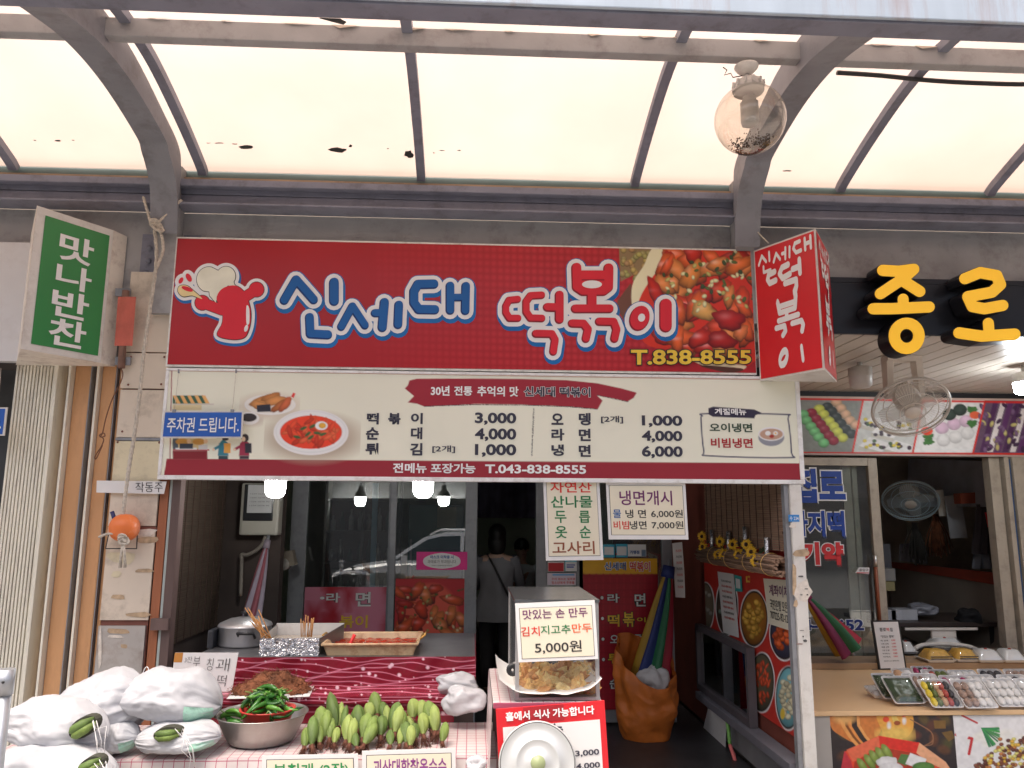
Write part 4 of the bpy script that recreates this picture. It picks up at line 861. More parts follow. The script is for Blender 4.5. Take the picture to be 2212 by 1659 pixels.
# ------------------------------------------------------------------ bamboo blinds
def bamboo(name, base):
    if name in MATS: return MATS[name]
    m = bpy.data.materials.new(name); m.use_nodes = True; N = m.node_tree.nodes; L = m.node_tree.links; b = N['Principled BSDF']; b.inputs['Roughness'].default_value = .7
    tc = N.new('ShaderNodeTexCoord'); mp = N.new('ShaderNodeMapping'); mp.inputs['Scale'].default_value = (3, 3, 260); L.new(tc.outputs['Object'], mp.inputs[0])
    n = N.new('ShaderNodeTexNoise'); n.inputs['Scale'].default_value = 1; n.inputs['Detail'].default_value = 3; L.new(mp.outputs[0], n.inputs[0])
    r = N.new('ShaderNodeValToRGB'); r.color_ramp.elements[0].position = .3; r.color_ramp.elements[1].position = .7; r.color_ramp.elements[0].color = (*[v*.45 for v in base], 1); r.color_ramp.elements[1].color = (*[v*1.3 for v in base], 1)
    L.new(n.outputs[0], r.inputs[0]); L.new(r.outputs[0], b.inputs['Base Color']); MATS[name] = m; return m
BAM = bamboo('bamboo', S(140, 112, 92, 1.2)); BAMD = bamboo('bamboo_dark', S(84, 70, 58, 1.0)); TWN = M('dark_twine', S(60, 44, 38), .9)
def blind(label, x, y0, y1, z0, z1, mat, side, cord_n, rollr=0.):
    o = thing('bamboo_blind', (x, (y0+y1)/2, z0), label, 'blind')
    nslat = int((z1-z0)/.0125)
    for k in range(nslat):
        z = z0+(k+.5)*(z1-z0)/nslat; MB().box(x-.004+random.uniform(-.002, .002), x+.004, y0+random.uniform(-.01, .01), y1+random.uniform(-.01, .01), z-.0052, z+.0052).build('bamboo_slat', mat, o)
    for k in range(cord_n):
        y = y0+(k+.5)*(y1-y0)/cord_n; MB().box(x+side*.0065-.002, x+side*.0065+.002, y-.0035, y+.0035, z0, z1).build('cord', TWN, o)
    return o
blind('dark bamboo blind on the left side wall of the porch', -1.885, .16, 1.28, .95, 2.62, BAMD, 1, 9)
PW = 1.99
zr = 1.53
bl = blind('half rolled bamboo blind on the right side of the porch', PW-.02, .1, 1.75, zr+.02, 2.6, BAM, -1, 13)
mb = MB(); n = 5; spiral = []
for k in range(3*24): th = k/24*2*math.pi; r = .03+.035*k/72; spiral.append((r*math.cos(th), r*math.sin(th)))
for k in range(44):
    i = int(k/44*len(spiral)); dx, dz = spiral[i]; MB().tube([(PW-.05+dx, .07+random.uniform(-.02, .02), zr-.07+dz), (PW-.05+dx, 1.78, zr-.07+dz)], .0085, 6).build('rolled_slat', BAM, bl)
for y in (.25, .6, 1.0, 1.4):
    MB().lathe([(.072, -.004), (.075, 0), (.072, .004)], 16, (PW-.05, y, zr-.07), Matrix.Rotation(R(90), 3, 'X')).build('tie', M('straw_tie', S(190, 150, 90), .9), bl)
# sunflower bunches stuck on the blind
m_pet = M('sunflower_petal', S(226, 170, 40, 1.2), .6, 0, .12, 20); m_eye = M('flower_eye', (.05, .025, .015), .9); m_leaf = M('flower_leaf', S(40, 56, 36), .6); m_foil = M('silver_foil', (.6, .6, .62), .25, .9, .1, 20, .6, 60)
K_ = cr('K')
def flower(o, c0, r, nrm, seed):
    g = random.Random(seed); nrm = Vector(nrm).normalized(); a = nrm.orthogonal().normalized(); b = nrm.cross(a); mb = MB()
    for ring, (rr, n) in enumerate(((1., 16), (.75, 14))):
        for k in range(n):
            th = 2*math.pi*(k+.5*ring)/n+g.uniform(-.1, .1); d = a*math.cos(th)+b*math.sin(th); t = nrm.cross(d); L_ = r*rr*g.uniform(.85, 1.1)
            mb.add([c0+d*r*.25+nrm*.004*ring, c0+d*L_*.65+t*r*.13+nrm*(.006+.004*ring), c0+d*L_+nrm*(-.004+.004*ring), c0+d*L_*.65-t*r*.13+nrm*(.006+.004*ring)], [(0, 1, 2, 3)])
    f_ = mb.build('flower', m_pet, o)
    MB().lathe([(r*.3, 0), (r*.28, .006), (0, .012)], 12, c0, nrm.to_track_quat('Z', 'Y').to_matrix()).build('flower_eye', m_eye, f_)
bun = [([(455, 580), (460, 670)], (545, 620)), ([(612, 625), (648, 735), (595, 735)], (690, 640)), ([(722, 650), (772, 735)], (835, 605)), ([(842, 650), (885, 715), (925, 790)], (1025, 710))]
desc = ['sunflower bunch nearest the hanging noodle sign', 'sunflower bunch with one wide open flower facing out', 'sunflower bunch with two blooms, third from the left', 'sunflower bunch of three blooms nearest the white post']
for k, (fl, foil) in enumerate(bun):
    P_0 = AX(*K_(*fl[0]), PW-.06)
    o = thing('flower_bunch', P_0-Vector((0, 0, .1)), desc[k], 'flowers', 'sunflower bunches on the blind')
    for i, (x, y) in enumerate(fl): flower(o, AX(*K_(x, y), PW-.075-.012*i), .05, (-.75, -.6, .1+.2*i) if not (k == 1 and i == 1) else (-.4, -1, .1), k*7+i)
    fp = AX(*K_(*foil), PW-.05); mb = MB(); mb.tube([fp+Vector((0, 0, .09)), fp, fp+Vector((0, .0, -.085))], [.02, .018, .026], 9); mb.build('foil_wrap', m_foil, o)
    mb = MB(); g = random.Random(k)
    for i in range(10):
        b_ = AX(*K_((fl[-1][0]+foil[0])/2+g.uniform(-30, 30), (fl[-1][1]+foil[1])/2+g.uniform(-60, 60)), PW-.045); d = Vector((0, g.uniform(-1, 1), g.uniform(-1, 1)))*.04; t = Vector((0, -d.z, d.y))*.35; mb.add([b_-d, b_+t, b_+d, b_-t], [(0, 1, 2, 3)])
    mb.build('leaves', m_leaf, o)
# ------------------------------------------------------------------ white post right of the opening
wp = thing('metal_post', (2.0, .05, 0), 'white painted steel post with torn stickers right of the opening', 'post')
MB().bevbox(1.985, 2.06, .0, .075, 0, 1.966, .004).build('post_shaft', WHITE, wp)
MB().bevbox(1.955, 1.983, .02, .07, 0, 1.966, .003).build('post_edge', ALUD, wp)
nq = quad(1703, 1112, 1727, 1127, -.002); MB().slab(nq, (0, .0015, 0)).build('number_plate', M('plate_blue', S(40, 110, 170), .4), wp); lettering('수 234', sub(nq, .1, .2, .92, .82), WHT, wp, .01, .002)
for k, (x, y, a, b, m) in enumerate([(1716, 1250, 9, 66, m_tan), (1731, 1195, 36, 16, m_tan), (1735, 1278, 34, 46, m_wtp), (1719, 1305, 10, 16, m_tan), (1713, 1135, 14, 10, m_wtp), (1735, 1375, 3, 3, BLACKP), (1742, 1272, 8, 2, BLACKP), (1731, 1285, 6, 1.6, BLACKP), (1744, 1285, 4, 3, BLACKP), (1728, 1391, 14, 2, m_gap), (1739, 1384, 8, 6, GRY), (1733, 1362, 9, 1.6, GRY), (1730, 1245, 12, 3, GRY)]): scrap_on(wp, x, y, a, b, -.002-k*.0004, m, k+60, 'sticker_remnant')

# ------------------------------------------------------------------ glass doors of the snack shop
YG = 2.2
def door_leaf(label, x0, x1, sw0, sw1, ztop=2.29, dy=0.):
    a, b = A(x0, 1200, YG).x, A(x1, 1200, YG).x
    o = thing('glass_door', ((a+b)/2, YG, 0), label, 'door'); y0, y1 = YG+dy, YG+dy+.05
    l, r_ = sw0*mpp(800, 1200, YG), sw1*mpp(800, 1200, YG)
    MB().bevbox(a, a+l, y0, y1, .02, ztop, .004).build('stile', ALUD, o); MB().bevbox(b-r_, b, y0, y1, .02, ztop, .004).build('stile', ALUD, o)
    MB().box(a+l, b-r_, y0+.004, y1-.004, ztop-.08, ztop-.002).build('top_rail', ALUD, o); MB().box(a+l, b-r_, y0+.004, y1-.004, .022, .14).build('bottom_rail', ALUD, o)
    MB().box(a+l, b-r_, y0+.022, y0+.028, .14, ztop-.08).build('pane', GLASS, o); return o
d1 = door_leaf('left aluminium sliding glass door with faded red menu poster', 625, 850, 34, 13)
d2 = door_leaf('middle aluminium sliding glass door with pink mask notice', 842, 1030, 13, 26, dy=-.055)
d3 = door_leaf('fixed narrow glass panel with notices right of the doorway', 1158, 1260, 24, 18)
d4 = door_leaf('right glass panel covered by the red menu poster', 1250, 1452, 10, 22)
# posters on the glass
def sheet_poster(name, label, x0, y0, x1, y1, Y, nx, ny, bg, paint, cat='poster'):
    q = quad(x0, y0, x1, y1, Y); s = Sheet(q, nx, ny, bg); paint(s); o = thing(name, (q[2]+q[3])/2, label, cat); s.build('poster_sheet', o, printmat()); return o, q
I_ = cr('I')
def pl_left(s):
    s.C[:] = S(150, 32, 44); n = s.rng.rand(8, 9)
    for k in range(26): s.ell(s.rng.uniform(655, 842), s.rng.uniform(1250, 1420), s.rng.uniform(8, 30), s.rng.uniform(12, 44), S(176, 110, 128), soft=16, wob=.3)
    for k in range(10): s.ell(s.rng.uniform(655, 760), s.rng.uniform(1250, 1410), s.rng.uniform(8, 20), s.rng.uniform(12, 30), S(150, 30, 42), soft=14, wob=.3)
qn_ = quad(659, 1240, 836, 1420, YG-.058)
o, q = sheet_poster('menu_poster', 'faded red menu poster with pale letters on the left glass door', 659, 1268, 836, 1480, YG+.02, 90, 100, S(150, 32, 44), pl_left)
rows(o, q, [('•라', .18, .06, .42, .16, GRY), ('면', .6, .05, .78, .2, GRY)], .05)
lettering('•라', sub(q, .18, .06, .42, .16), PAPER, o, .02, .006); lettering('면', sub(q, .6, .05, .78, .2), PAPER, o, .02, .006); lettering('볶이', sub(q, .42, .29, .75, .42), YEL, o, .02, .006)
def pl_mid(s):
    s.C[:] = S(168, 40, 48); s.ell(930, 1330, 60, 70, S(206, 90, 70), soft=8); tteok(s, 858, 1268, 1002, 1460, 60, 1.25, 3)
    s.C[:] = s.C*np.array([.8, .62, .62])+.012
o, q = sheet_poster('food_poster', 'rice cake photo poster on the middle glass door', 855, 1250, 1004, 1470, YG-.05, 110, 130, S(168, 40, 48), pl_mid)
nt_ = thing('mask_notice', A(954, 1231, YG-.06), 'pink notice with a white mask shape on the middle glass door', 'notice')
q = quad(900, 1192, 1009, 1231, YG-.06); MB().slab(q, (0, .002, 0)).build('sheet', M('notice_pink', S(196, 40, 120), .5), nt_)
def plq(q):
    return lambda x, y, e: ((q[0]*(1-x)+q[1]*x)*(1-y)+(q[3]*(1-x)+q[2]*x)*y)+qn(q)*e
flat_polys([smooth_loop([(.17, .3), (.5, .06), (.83, .3), (.83, .74), (.5, .94), (.17, .74)], 5)], plq(q), .002).build('mask_shape', WHT, nt_)
lettering('마스크 미착용 시', sub(q, .27, .19, .73, .38), BLT, nt_, .03, .004); lettering('과태료가 부과됩니다', sub(q, .22, .44, .78, .64), GRY, nt_, .0, .004); lettering('코로나 감염예방을 위하여', sub(q, .3, .72, .7, .8), BLACKP, nt_, .0, .004)
def pl_r(s):
    s.C[:] = S(140, 26, 40); s.rect(1255, 1200, 1435, 1240, S(206, 150, 40))
    for k in range(12): s.line([(1258+k*15, 1240), (1258+k*15, 1560)], 3, S(150, 30, 44))
    for k in range(20): s.line([(1258, 1245+k*15), (1436, 1245+k*15)], 2.5, S(132, 24, 38))
o, q = sheet_poster('menu_poster', 'red menu poster with yellow header on the right glass panel', 1259, 1206, 1428, 1532, YG-.012, 90, 150, S(140, 26, 40), pl_r)
def pj(t, x0, y0, x1, y1, m, b=.02, e=.004): a = J_(x0, y0); b_ = J_(x1, y1); return lettering(t, quad(*a, *b_, YG-.012), m, o, b, e, hull=.02)
for t, x0, y0, x1, y1, m in [('신세대', 1130, 805, 1318, 875, BLU), ('떡볶이', 1350, 800, 1530, 885, REDP)]: pj(t, x0, y0, x1, y1, WHT, .07, .003); pj(t, x0, y0, x1, y1, m, .015, .005)
for t, x0, y0, x1, y1, m in [('•', 1095, 1100, 1122, 1130, PAPER), ('라', 1155, 1080, 1262, 1158, PAPER), ('면', 1392, 1078, 1490, 1190, PAPER), ('•', 1100, 1282, 1126, 1310, PAPER), ('떡', 1158, 1262, 1262, 1368, YEL), ('볶', 1290, 1240, 1392, 1368, YEL), ('이', 1412, 1285, 1490, 1328, YEL), ('•', 1104, 1462, 1130, 1490, PAPER), ('오', 1178, 1440, 1252, 1510, PAPER), ('뎅', 1395, 1430, 1500, 1510, PAPER), ('•', 1108, 1640, 1134, 1668, PAPER), ('튀', 1160, 1600, 1262, 1690, YEL), ('순', 1175, 1810, 1262, 1910, PAPER)]:
    pj(t, x0, y0, x1, y1, BLACKP, .06, .003); pj(t, x0, y0, x1, y1, m, .02, .005)
def notice(label, x0, y0, x1, y1, Y, bg, bits):
    def pt(s):
        for (a, b, c_, d, cl) in bits: s.rect(x0+(x1-x0)*a, y0+(y1-y0)*b, x0+(x1-x0)*c_, y0+(y1-y0)*d, cl)
    o, q = sheet_poster('notice', label, x0, y0, x1, y1, Y, 30, 24, bg, pt, 'notice'); return o, q
lines_ = lambda cl, n=3, a=.15, b=.85, t=.12, y0=.35: [(a, y0+k*.2, b-.1*(k % 2), y0+k*.2+t, cl) for k in range(n)]
notice('small red and white notice left of the red menu poster', 1183, 1213, 1219, 1235, YG-.012, S(214, 210, 206), [(.03, .12, .97, .97, S(170, 40, 44))])
notice('small pale blue notice beside the red and white notice', 1220, 1211, 1246, 1234, YG-.014, S(224, 220, 212), [(0, 0, 1, .1, S(60, 160, 180)), (0, 0, .06, 1, S(60, 160, 180))]+lines_(S(70, 80, 150), 2))
o, q = notice('pink bordered notice with two red lines of text', 1182, 1238, 1244, 1264, YG-.012, S(206, 186, 196), [(.18, .08, .95, .2, S(60, 140, 190))]); lettering('우리 업소는 일회용', sub(q, .15, .38, .98, .58), RDT, o, .01, .003); lettering('청소년에게 주류를', sub(q, .15, .68, .95, .9), RDT, o, .01, .003)
o, q = notice('left blue certificate sticker above the red menu poster', 1303, 1176, 1328, 1204, YG-.012, S(60, 150, 176), [(.1, .2, .9, .8, S(214, 220, 220))]); notice('right blue certificate sticker above the red menu poster', 1330, 1175, 1356, 1204, YG-.0125, S(60, 150, 176), [(.1, .2, .9, .85, S(214, 220, 220)), (0, .7, .1, .8, S(190, 50, 50))])
o, q = notice('white franchise sticker with bold blue word', 1356, 1176, 1396, 1202, YG-.016, S(214, 216, 218), [(.75, .45, .98, .98, S(90, 110, 130))]); lettering('가맹점', sub(q, .1, .5, .62, .8), BLT, o, .03, .003)
# papers taped on the door edge, hanging
def strip(label, pts, Y):
    q = quad4(pts, Y); mb = MB(); mb.grid(lambda u, v: (q[0]*(1-u)+q[1]*u)*(1-v)+(q[3]*(1-u)+q[2]*u)*v+Vector((0, -.02*math.sin(v*3)*u-.01*v, 0)), 5, 9); o = thing('paper_strip', (q[2]+q[3])/2, label, 'paper'); mb.build('sheet', PAPER, o)
    for k in range(7): lettering('가나다라', [p+Vector((0, -.03, 0)) for p in sub(q, .2, .12+k*.11, .8, .17+k*.11)], GRY if k % 2 else RDT, o, .02, .004)
strip('white paper strip hanging on the door jamb beside the folded parasol', [J_(1722, 640), J_(1808, 630), J_(1832, 1115), J_(1748, 1110)], 2.0)
# ------------------------------------------------------------------ inside the snack shop: meter, pipe, parasol, cabinets, people
H_ = cr('H')
mt = thing('electric_meter', A(*H_(965, 560), 1.25), 'grey electric meter box on the dark wall behind the left bulb', 'meter')
m_box = M('meter_grey', S(150, 148, 138, 1.25), .45, 0, .05, 4)
q = quad(*H_(800, 112), *H_(1115, 572), 1.17); MB().bevbox(q[0].x, q[1].x, 1.17, 1.298, q[2].z, q[0].z, .02).build('meter_case', m_box, mt)
q = quad(*H_(830, 125), *H_(1070, 445), 1.165); MB().bevbox(q[0].x, q[1].x, 1.158, 1.172, q[2].z, q[0].z, .006).build('meter_window', M('smoky_window', (.025, .027, .03), .2), mt)
q = quad(*H_(860, 130), *H_(1060, 375), 1.158); MB().slab(q, (0, -.002, 0)).build('meter_label', M('meter_label', S(150, 152, 152), .5), mt)
for k in range(4): lettering('1234 5678 90', sub(q, .1, .3+k*.14, .9, .34+k*.14), GRY, mt, 0, .003)
MB().tube(smooth_loop([tuple(A(*H_(*p), 1.22)) for p in [(1010, 575), (985, 640), (930, 700), (850, 740), (800, 740), (800, 800), (790, 1100)]], 5, False), .014, 8).build('conduit', M('conduit', S(110, 104, 96), .5), mt)
def umbrella_closed(label, top, bot, r, cols, cat='parasol', pole=True):
    o = thing('folded_parasol', bot, label, cat); n = len(cols); ax = (bot-top); a = ax.normalized().orthogonal().normalized(); b = ax.normalized().cross(a)
    for k, m in enumerate(cols):
        th0, th1 = 2*math.pi*k/n, 2*math.pi*(k+1)/n
        def fn(u, v, th0=th0, th1=th1):
            th = th0+(th1-th0)*u+v*.7; rr = r*(.12+.88*v**.75)*(1+.22*math.cos(math.pi*(u-.5)*2)); return top+ax*v+(a*math.cos(th)+b*math.sin(th))*rr
        mb = MB(); mb.grid(fn, 6, 10); mb.build('canopy_gore', m, o)
    if pole: MB().tube([top-ax*.08, bot+ax*.12], .012, 8).build('pole', ALUD, o)
    MB().tube([top-ax*.03, top+ax*.06], [r*.3, r*.35], 10).build('cap', cols[-1], o); return o
pk_, wh_ = M('dusty_pink_cloth', S(130, 70, 78, 1.0), .8), M('grey_white_cloth', S(130, 120, 130, 1.0), .8)
umbrella_closed('folded pink and white parasol leaning behind the pots', A(*H_(1022, 640), 1.1), A(*H_(830, 1560), .75), .075, [pk_, wh_, pk_, wh_, pk_, wh_])
rb = [M('umb_yellow', S(170, 134, 40, 1.0), .6), M('umb_green', S(34, 96, 58, 1.0), .6), M('umb_magenta', S(120, 34, 72, 1.0), .6), M('umb_blue', S(40, 64, 116, 1.0), .6), M('umb_red', S(150, 30, 50, 1.2), .6), M('umb_green2', S(24, 90, 56, 1.2), .6), M('umb_navy', S(30, 44, 100, 1.2), .6)]
umbrella_closed('folded rainbow parasol standing behind the orange bag', A(*J_(1690, 870), 1.93), A(*J_(1500, 2050), 1.93), .17, rb)
# paper towel box and green net on the jamb
o = thing('tissue_box', A(*H_(1190, 860), 1.9), 'small wall dispenser with a paper roll on the door jamb', 'dispenser')
q = quad4([H_(1145, 715), H_(1240, 700), H_(1268, 830), H_(1112, 850)], 1.85); MB().slab(q, (0, .1, 0)).build('dispenser_case', M('dispenser', S(120, 112, 100), .6), o)
MB().lathe([(.0, 0), (.05, 0), (.05, .09), (0, .09)], 16, A(*H_(1160, 825), 1.84), Matrix.Rotation(R(-90), 3, 'X')).build('paper_roll', M('roll_paper', S(150, 146, 140), .7), o)
# room furniture seen dimly through the doors
m_cab = M('dark_cabinet', S(70, 74, 70, 1.3), .5, 0, .2, 3); m_teal = M('teal_panel', S(70, 100, 96, 1.2), .6)
cb = thing('display_cabinet', (A(760, 1200, 4.2).x, 4.4, 0), 'tall dark glass cabinet with bottles inside the snack shop', 'cabinet')
x0, x1 = A(700, 1200, 4.2).x, A(860, 1200, 4.2).x
MB().box(x0, x1, 4.2, 4.6, 0, .9).build('base', m_cab, cb); MB().box(x0, x1, 4.55, 4.6, .9, 2.2).build('back', m_cab, cb)
for z in (.9, 1.25, 1.6, 1.95, 2.2): MB().box(x0, x1, 4.2, 4.55, z-.02, z).build('shelf', m_cab, cb)
for x in (x0, (x0+x1)/2, x1): MB().box(x-.015, x+.015, 4.19, 4.24, .9, 2.2).build('upright', m_cab, cb)
g = random.Random(3)
for z in (.9, 1.25, 1.6):
    for k in range(7):
        x = x0+.06+k*(x1-x0-.1)/7+g.uniform(-.01, .01); h = g.uniform(.14, .26)
        b_ = MB().lathe([(0, 0), (.03, 0), (.03, h*.6), (.012, h*.75), (.012, h), (0, h)], 10, (x, 4.35, z)).build('bottle', [STAINLESS, m_teal, M('bottle_white', (.5, .5, .5), .3)][g.randrange(3)]); tag(b_, 'small bottle on a shelf of the dark cabinet inside', 'bottle', 'bottles in the dark cabinet')
tag(MB().bevbox(A(800, 1200, 3.4).x, A(812, 1200, 3.4).x, 3.4, 3.44, 0, 2.1, .004).build('blue_pole', M('pale_blue_pole', S(110, 150, 170, 1.2), .5)), 'pale blue upright pole behind the left glass door', 'pole')
fr = thing('refrigerator', (A(960, 1200, 4.5).x, 4.8, 0), 'grey refrigerator standing behind the middle glass door', 'refrigerator')
x0, x1 = A(880, 1200, 4.5).x, A(1000, 1200, 4.5).x; MB().bevbox(x0, x1, 4.5, 5.1, 0, 1.9, .01).build('fridge_body', m_teal, fr); MB().box(x0+.03, x0+.05, 4.46, 4.499, .6, 1.5).build('handle', ALUD, fr)
q = quad(945, 1095, 985, 1140, 4.48); MB().slab(q, (0, .004, 0)).build('calendar_sheet', M('tan_sheet', S(130, 126, 110), .7), fr)
tb = thing('dining_table', (A(1105, 1300, 3.9).x, 3.9, 0), 'dark dining table inside the shop beyond the doorway', 'table')
tx = A(1110, 1300, 3.9).x; MB().bevbox(tx-.3, tx+.75, 3.75, 4.35, .72, .75, .005).build('table_top', M('table_dark', (.09, .07, .06), .4), tb)
for dx in (-.27, .72):
    for y in (3.8, 4.3): MB().box(tx+dx-.02, tx+dx+.02, y-.02, y+.02, 0, .718).build('leg', BLACK, tb)
tag(MB().grid(lambda u, v: (A(1030, 1060, 6.2).x+u*1.1, 6.2+.03*math.sin(u*40), 2.3-v*.55), 60, 3).build('curtain', M('purple_grey_curtain', S(90, 84, 100), .8, 0, .3, 4)), 'short striped curtain at the back of the shop', 'curtain')
# people ---------------------------------------------------------------
def skin_body(name, joints, edges, root, mat, parent, sub=2):
    me = bpy.data.meshes.new(name); me.from_pydata([j[0] for j in joints], edges, []); o = bpy.data.objects.new(name, me); COL.objects.link(o)
    sk_ = o.modifiers.new('s', 'SKIN'); ss = o.modifiers.new('u', 'SUBSURF'); ss.levels = sub; ss.render_levels = sub
    lay = me.skin_vertices[0].data
    for i, j in enumerate(joints): r = j[1]; lay[i].radius = r if isinstance(r, tuple) else (r, r); lay[i].use_root = (i == root)
    ev = bpy.data.meshes.new_from_object(o.evaluated_get(bpy.context.evaluated_depsgraph_get())); bpy.data.objects.remove(o)
    for p in ev.polygons: p.use_smooth = True
    return mesh_object(name, ev, mat, parent)
SKIN = M('skin', (.5, .32, .24), .5, 0, .05, 5); HAIR = M('black_hair', (.012, .01, .01), .4, 0, .3, 30)
def person(label, base, face, arms, cloth, trousers, hairlong, sit=0., shirt_len=.95):
    o = thing('person', base, label, 'person'); B = Vector(base); rz = Matrix.Rotation(face, 3, 'Z')
    def p(x, y, z): return tuple(B+rz @ Vector((x, y, z)))
    h = -sit
    J = [(p(0, 0, .93+h), (.125, .1)), (p(0, 0, 1.1+h), (.115, .085)), (p(0, .0, 1.28+h), (.14, .095)), (p(0, .01, 1.37+h), (.075, .065)), (p(0, 0, 1.43+h), (.048, .048)), (p(0, -.015, 1.52+h), (.072, .085)), (p(0, -.01, 1.6+h), (.066, .078))]
    E = [(0, 1), (1, 2), (2, 3), (3, 4), (4, 5), (5, 6)]
    for s_ in (-1, 1):
        n = len(J); el, wr, hd = arms[0 if s_ < 0 else 1]
        J += [(p(s_*.165, 0, 1.33+h), .05), (p(*el[:2], el[2]+h), .04), (p(*wr[:2], wr[2]+h), .03), (p(*hd[:2], hd[2]+h), (.036, .018))]; E += [(2, n), (n, n+1), (n+1, n+2), (n+2, n+3)]
        w_ = Vector(J[n+3][0]); d = (w_-Vector(J[n+2][0])).normalized(); side_ = d.cross(Vector((0, 0, 1))).normalized()
        for f_ in range(4):
            m = len(J); r0 = w_+side_*(f_-1.5)*.018; J += [(tuple(r0+d*.035), .009), (tuple(r0+d*(.065-.006*abs(f_-1.4))+Vector((0, 0, -.012))), .008)]; E += [(n+3, m), (m, m+1)]
        m = len(J); J += [(tuple(w_+side_*.04-d*.01), .01), (tuple(w_+side_*.05+d*.025), .009)]; E += [(n+3, m), (m, m+1)]
        n = len(J)
        if sit: J += [(p(s_*.09, -.02, .9+h), .085), (p(s_*.1, -.42, .5), .06), (p(s_*.1, -.42, .09), .04), (p(s_*.1, -.54, .04), .035)]
        else: J += [(p(s_*.09, 0, .86), .09), (p(s_*.095, -.01, .48), .058), (p(s_*.095, .02, .09), .038), (p(s_*.1, -.12, .04), .035)]
        E += [(0, n), (n, n+1), (n+1, n+2), (n+2, n+3)]
    skin_body('body', J, E, 0, SKIN, o)
    hd_ = B+rz @ Vector((0, -.015, 1.56+h))
    # hair cap, features
    mb = MB()
    def hair(u, v):
        th = 2*math.pi*u; ph = v*(math.pi*.62); x, y, z = math.sin(ph)*math.sin(th), -math.sin(ph)*math.cos(th), math.cos(ph)
        front = max(0, -y); lim = .35 if front > .45 and z < .45 else 1
        k = 1.0 if not (front > .35 and z < .5) else .8
        return hd_+rz @ Vector((x*.092*k, y*.108*k+.012, .035+z*.1*(1 if v < .7 else 1+hairlong*(v-.7))))
    mb.grid(hair, 28, 12, True)
    if hairlong > 2: mb.grid(lambda u, v: hd_+rz @ Vector((.095*math.sin(math.pi*v)*math.sin(2*math.pi*u), .045-.062*math.sin(math.pi*v)*math.cos(2*math.pi*u), -.06+.15*math.cos(math.pi*v))), 24, 12, True)
    mb.build('hair', HAIR, o)
    fc = lambda x, z, y=-.088: hd_+rz @ Vector((x, y, z))
    for s_ in (-1, 1):
        mb = MB(); mb.lathe([(0, .004), (.009, .002), (.011, -.004)], 10, fc(s_*.03, .0, -.09), rz @ Matrix.Rotation(R(90), 3, 'X')); mb.build('eye', BLACK, o)
        mb = MB(); mb.lathe([(.0, .012), (.012, .006), (.018, -.004), (.02, -.014)], 10, hd_+rz @ Vector((s_*.075, .005, -.01)), rz @ Matrix.Rotation(R(90*s_), 3, 'Y')); mb.build('ear', SKIN, o)
    mb = MB(); mb.tube([fc(0, .005, -.09), fc(0, -.03, -.112), fc(0, -.036, -.09)], [.006, .011, .006], 8); mb.build('nose', SKIN, o)
    mb = MB(); mb.rbox(fc(0, -.062, -.09), (.036, .01, .008), (0, 0, face)); mb.build('mouth', M('lips', (.35, .13, .11), .5), o)
    # shirt and trousers as shells over the body
    def shirt(u, v):
        th = 2*math.pi*u; z = 1.385-v*(1.385-shirt_len); w_ = .065+.15*min(1, v*7)**.6 if v < .22 else .2-.03*math.sin(min(1, (v-.22)/.5)*math.pi)+.05*max(0, v-.55)
        d = .06+.06*min(1, v*4)+.03*max(0, v-.5); k = 1+.04*math.sin(th*7+v*5)*v
        return B+rz @ Vector((w_*math.sin(th)*k, -d*math.cos(th)*k, z+h))
    mb = MB(); mb.grid(shirt, 40, 18, True); mb.build('shirt', cloth, o)
    for s_ in (0, 1):
        i0 = 7+s_*18; sh_, el_, wr_ = Vector(J[i0][0]), Vector(J[i0+1][0]), Vector(J[i0+2][0])
        mb = MB(); mb.tube([sh_+(sh_-el_)*.12, sh_, (sh_+el_)/2, el_, el_*.6+wr_*.4], [.05, .066, .06, .052, .05], 14, False); mb.build('sleeve', cloth, o)
        n = i0+14; a_, b_, c_ = Vector(J[n][0]), Vector(J[n+1][0]), Vector(J[n+2][0])
        mb = MB(); mb.tube([a_+Vector((0, 0, .06)), a_, (a_+b_)/2, b_, (b_+c_)/2, c_], [.1, .105, .09, .075, .068, .06], 16); mb.build('trouser_leg', trousers, o)
    return o
bx = A(1073, 1300, 3.35)
w1 = person('person seen from behind in a long pale blouse with a dark bag strap', (bx.x, 3.35, 0), R(172), [((-.24, -.06, 1.08), (-.2, -.26, 1.02), (-.19, -.33, 1.02)), ((.24, -.06, 1.08), (.2, -.26, 1.02), (.19, -.33, 1.02))], M('pale_blouse', (.2, .2, .22), .8, 0, .08, 6, .15, 25), M('black_trousers', (.02, .02, .022), .8), 3.4, 0, .72)
mb = MB(); mb.tube([w1.location+Vector((-.1, .0, 1.38)), w1.location+Vector((-.04, -.13, 1.28)), w1.location+Vector((.1, -.16, 1.0)), w1.location+Vector((.19, -.06, .82))], .012, 6); mb.build('bag_strap', BLACK, w1)
bx = A(1128, 1250, 4.6)
person('person in a pale t-shirt facing the street behind the dark table', (bx.x, 4.75, 0), R(8), [((-.24, -.1, 1.1), (-.06, -.3, 1.2), (-.02, -.33, 1.27)), ((.26, -.08, 1.08), (.14, -.3, 1.06), (.1, -.36, 1.06))], M('pale_tshirt', (.55, .62, .64), .8, 0, .06, 6), M('blue_jeans', (.05, .06, .1), .8), .2, .18)
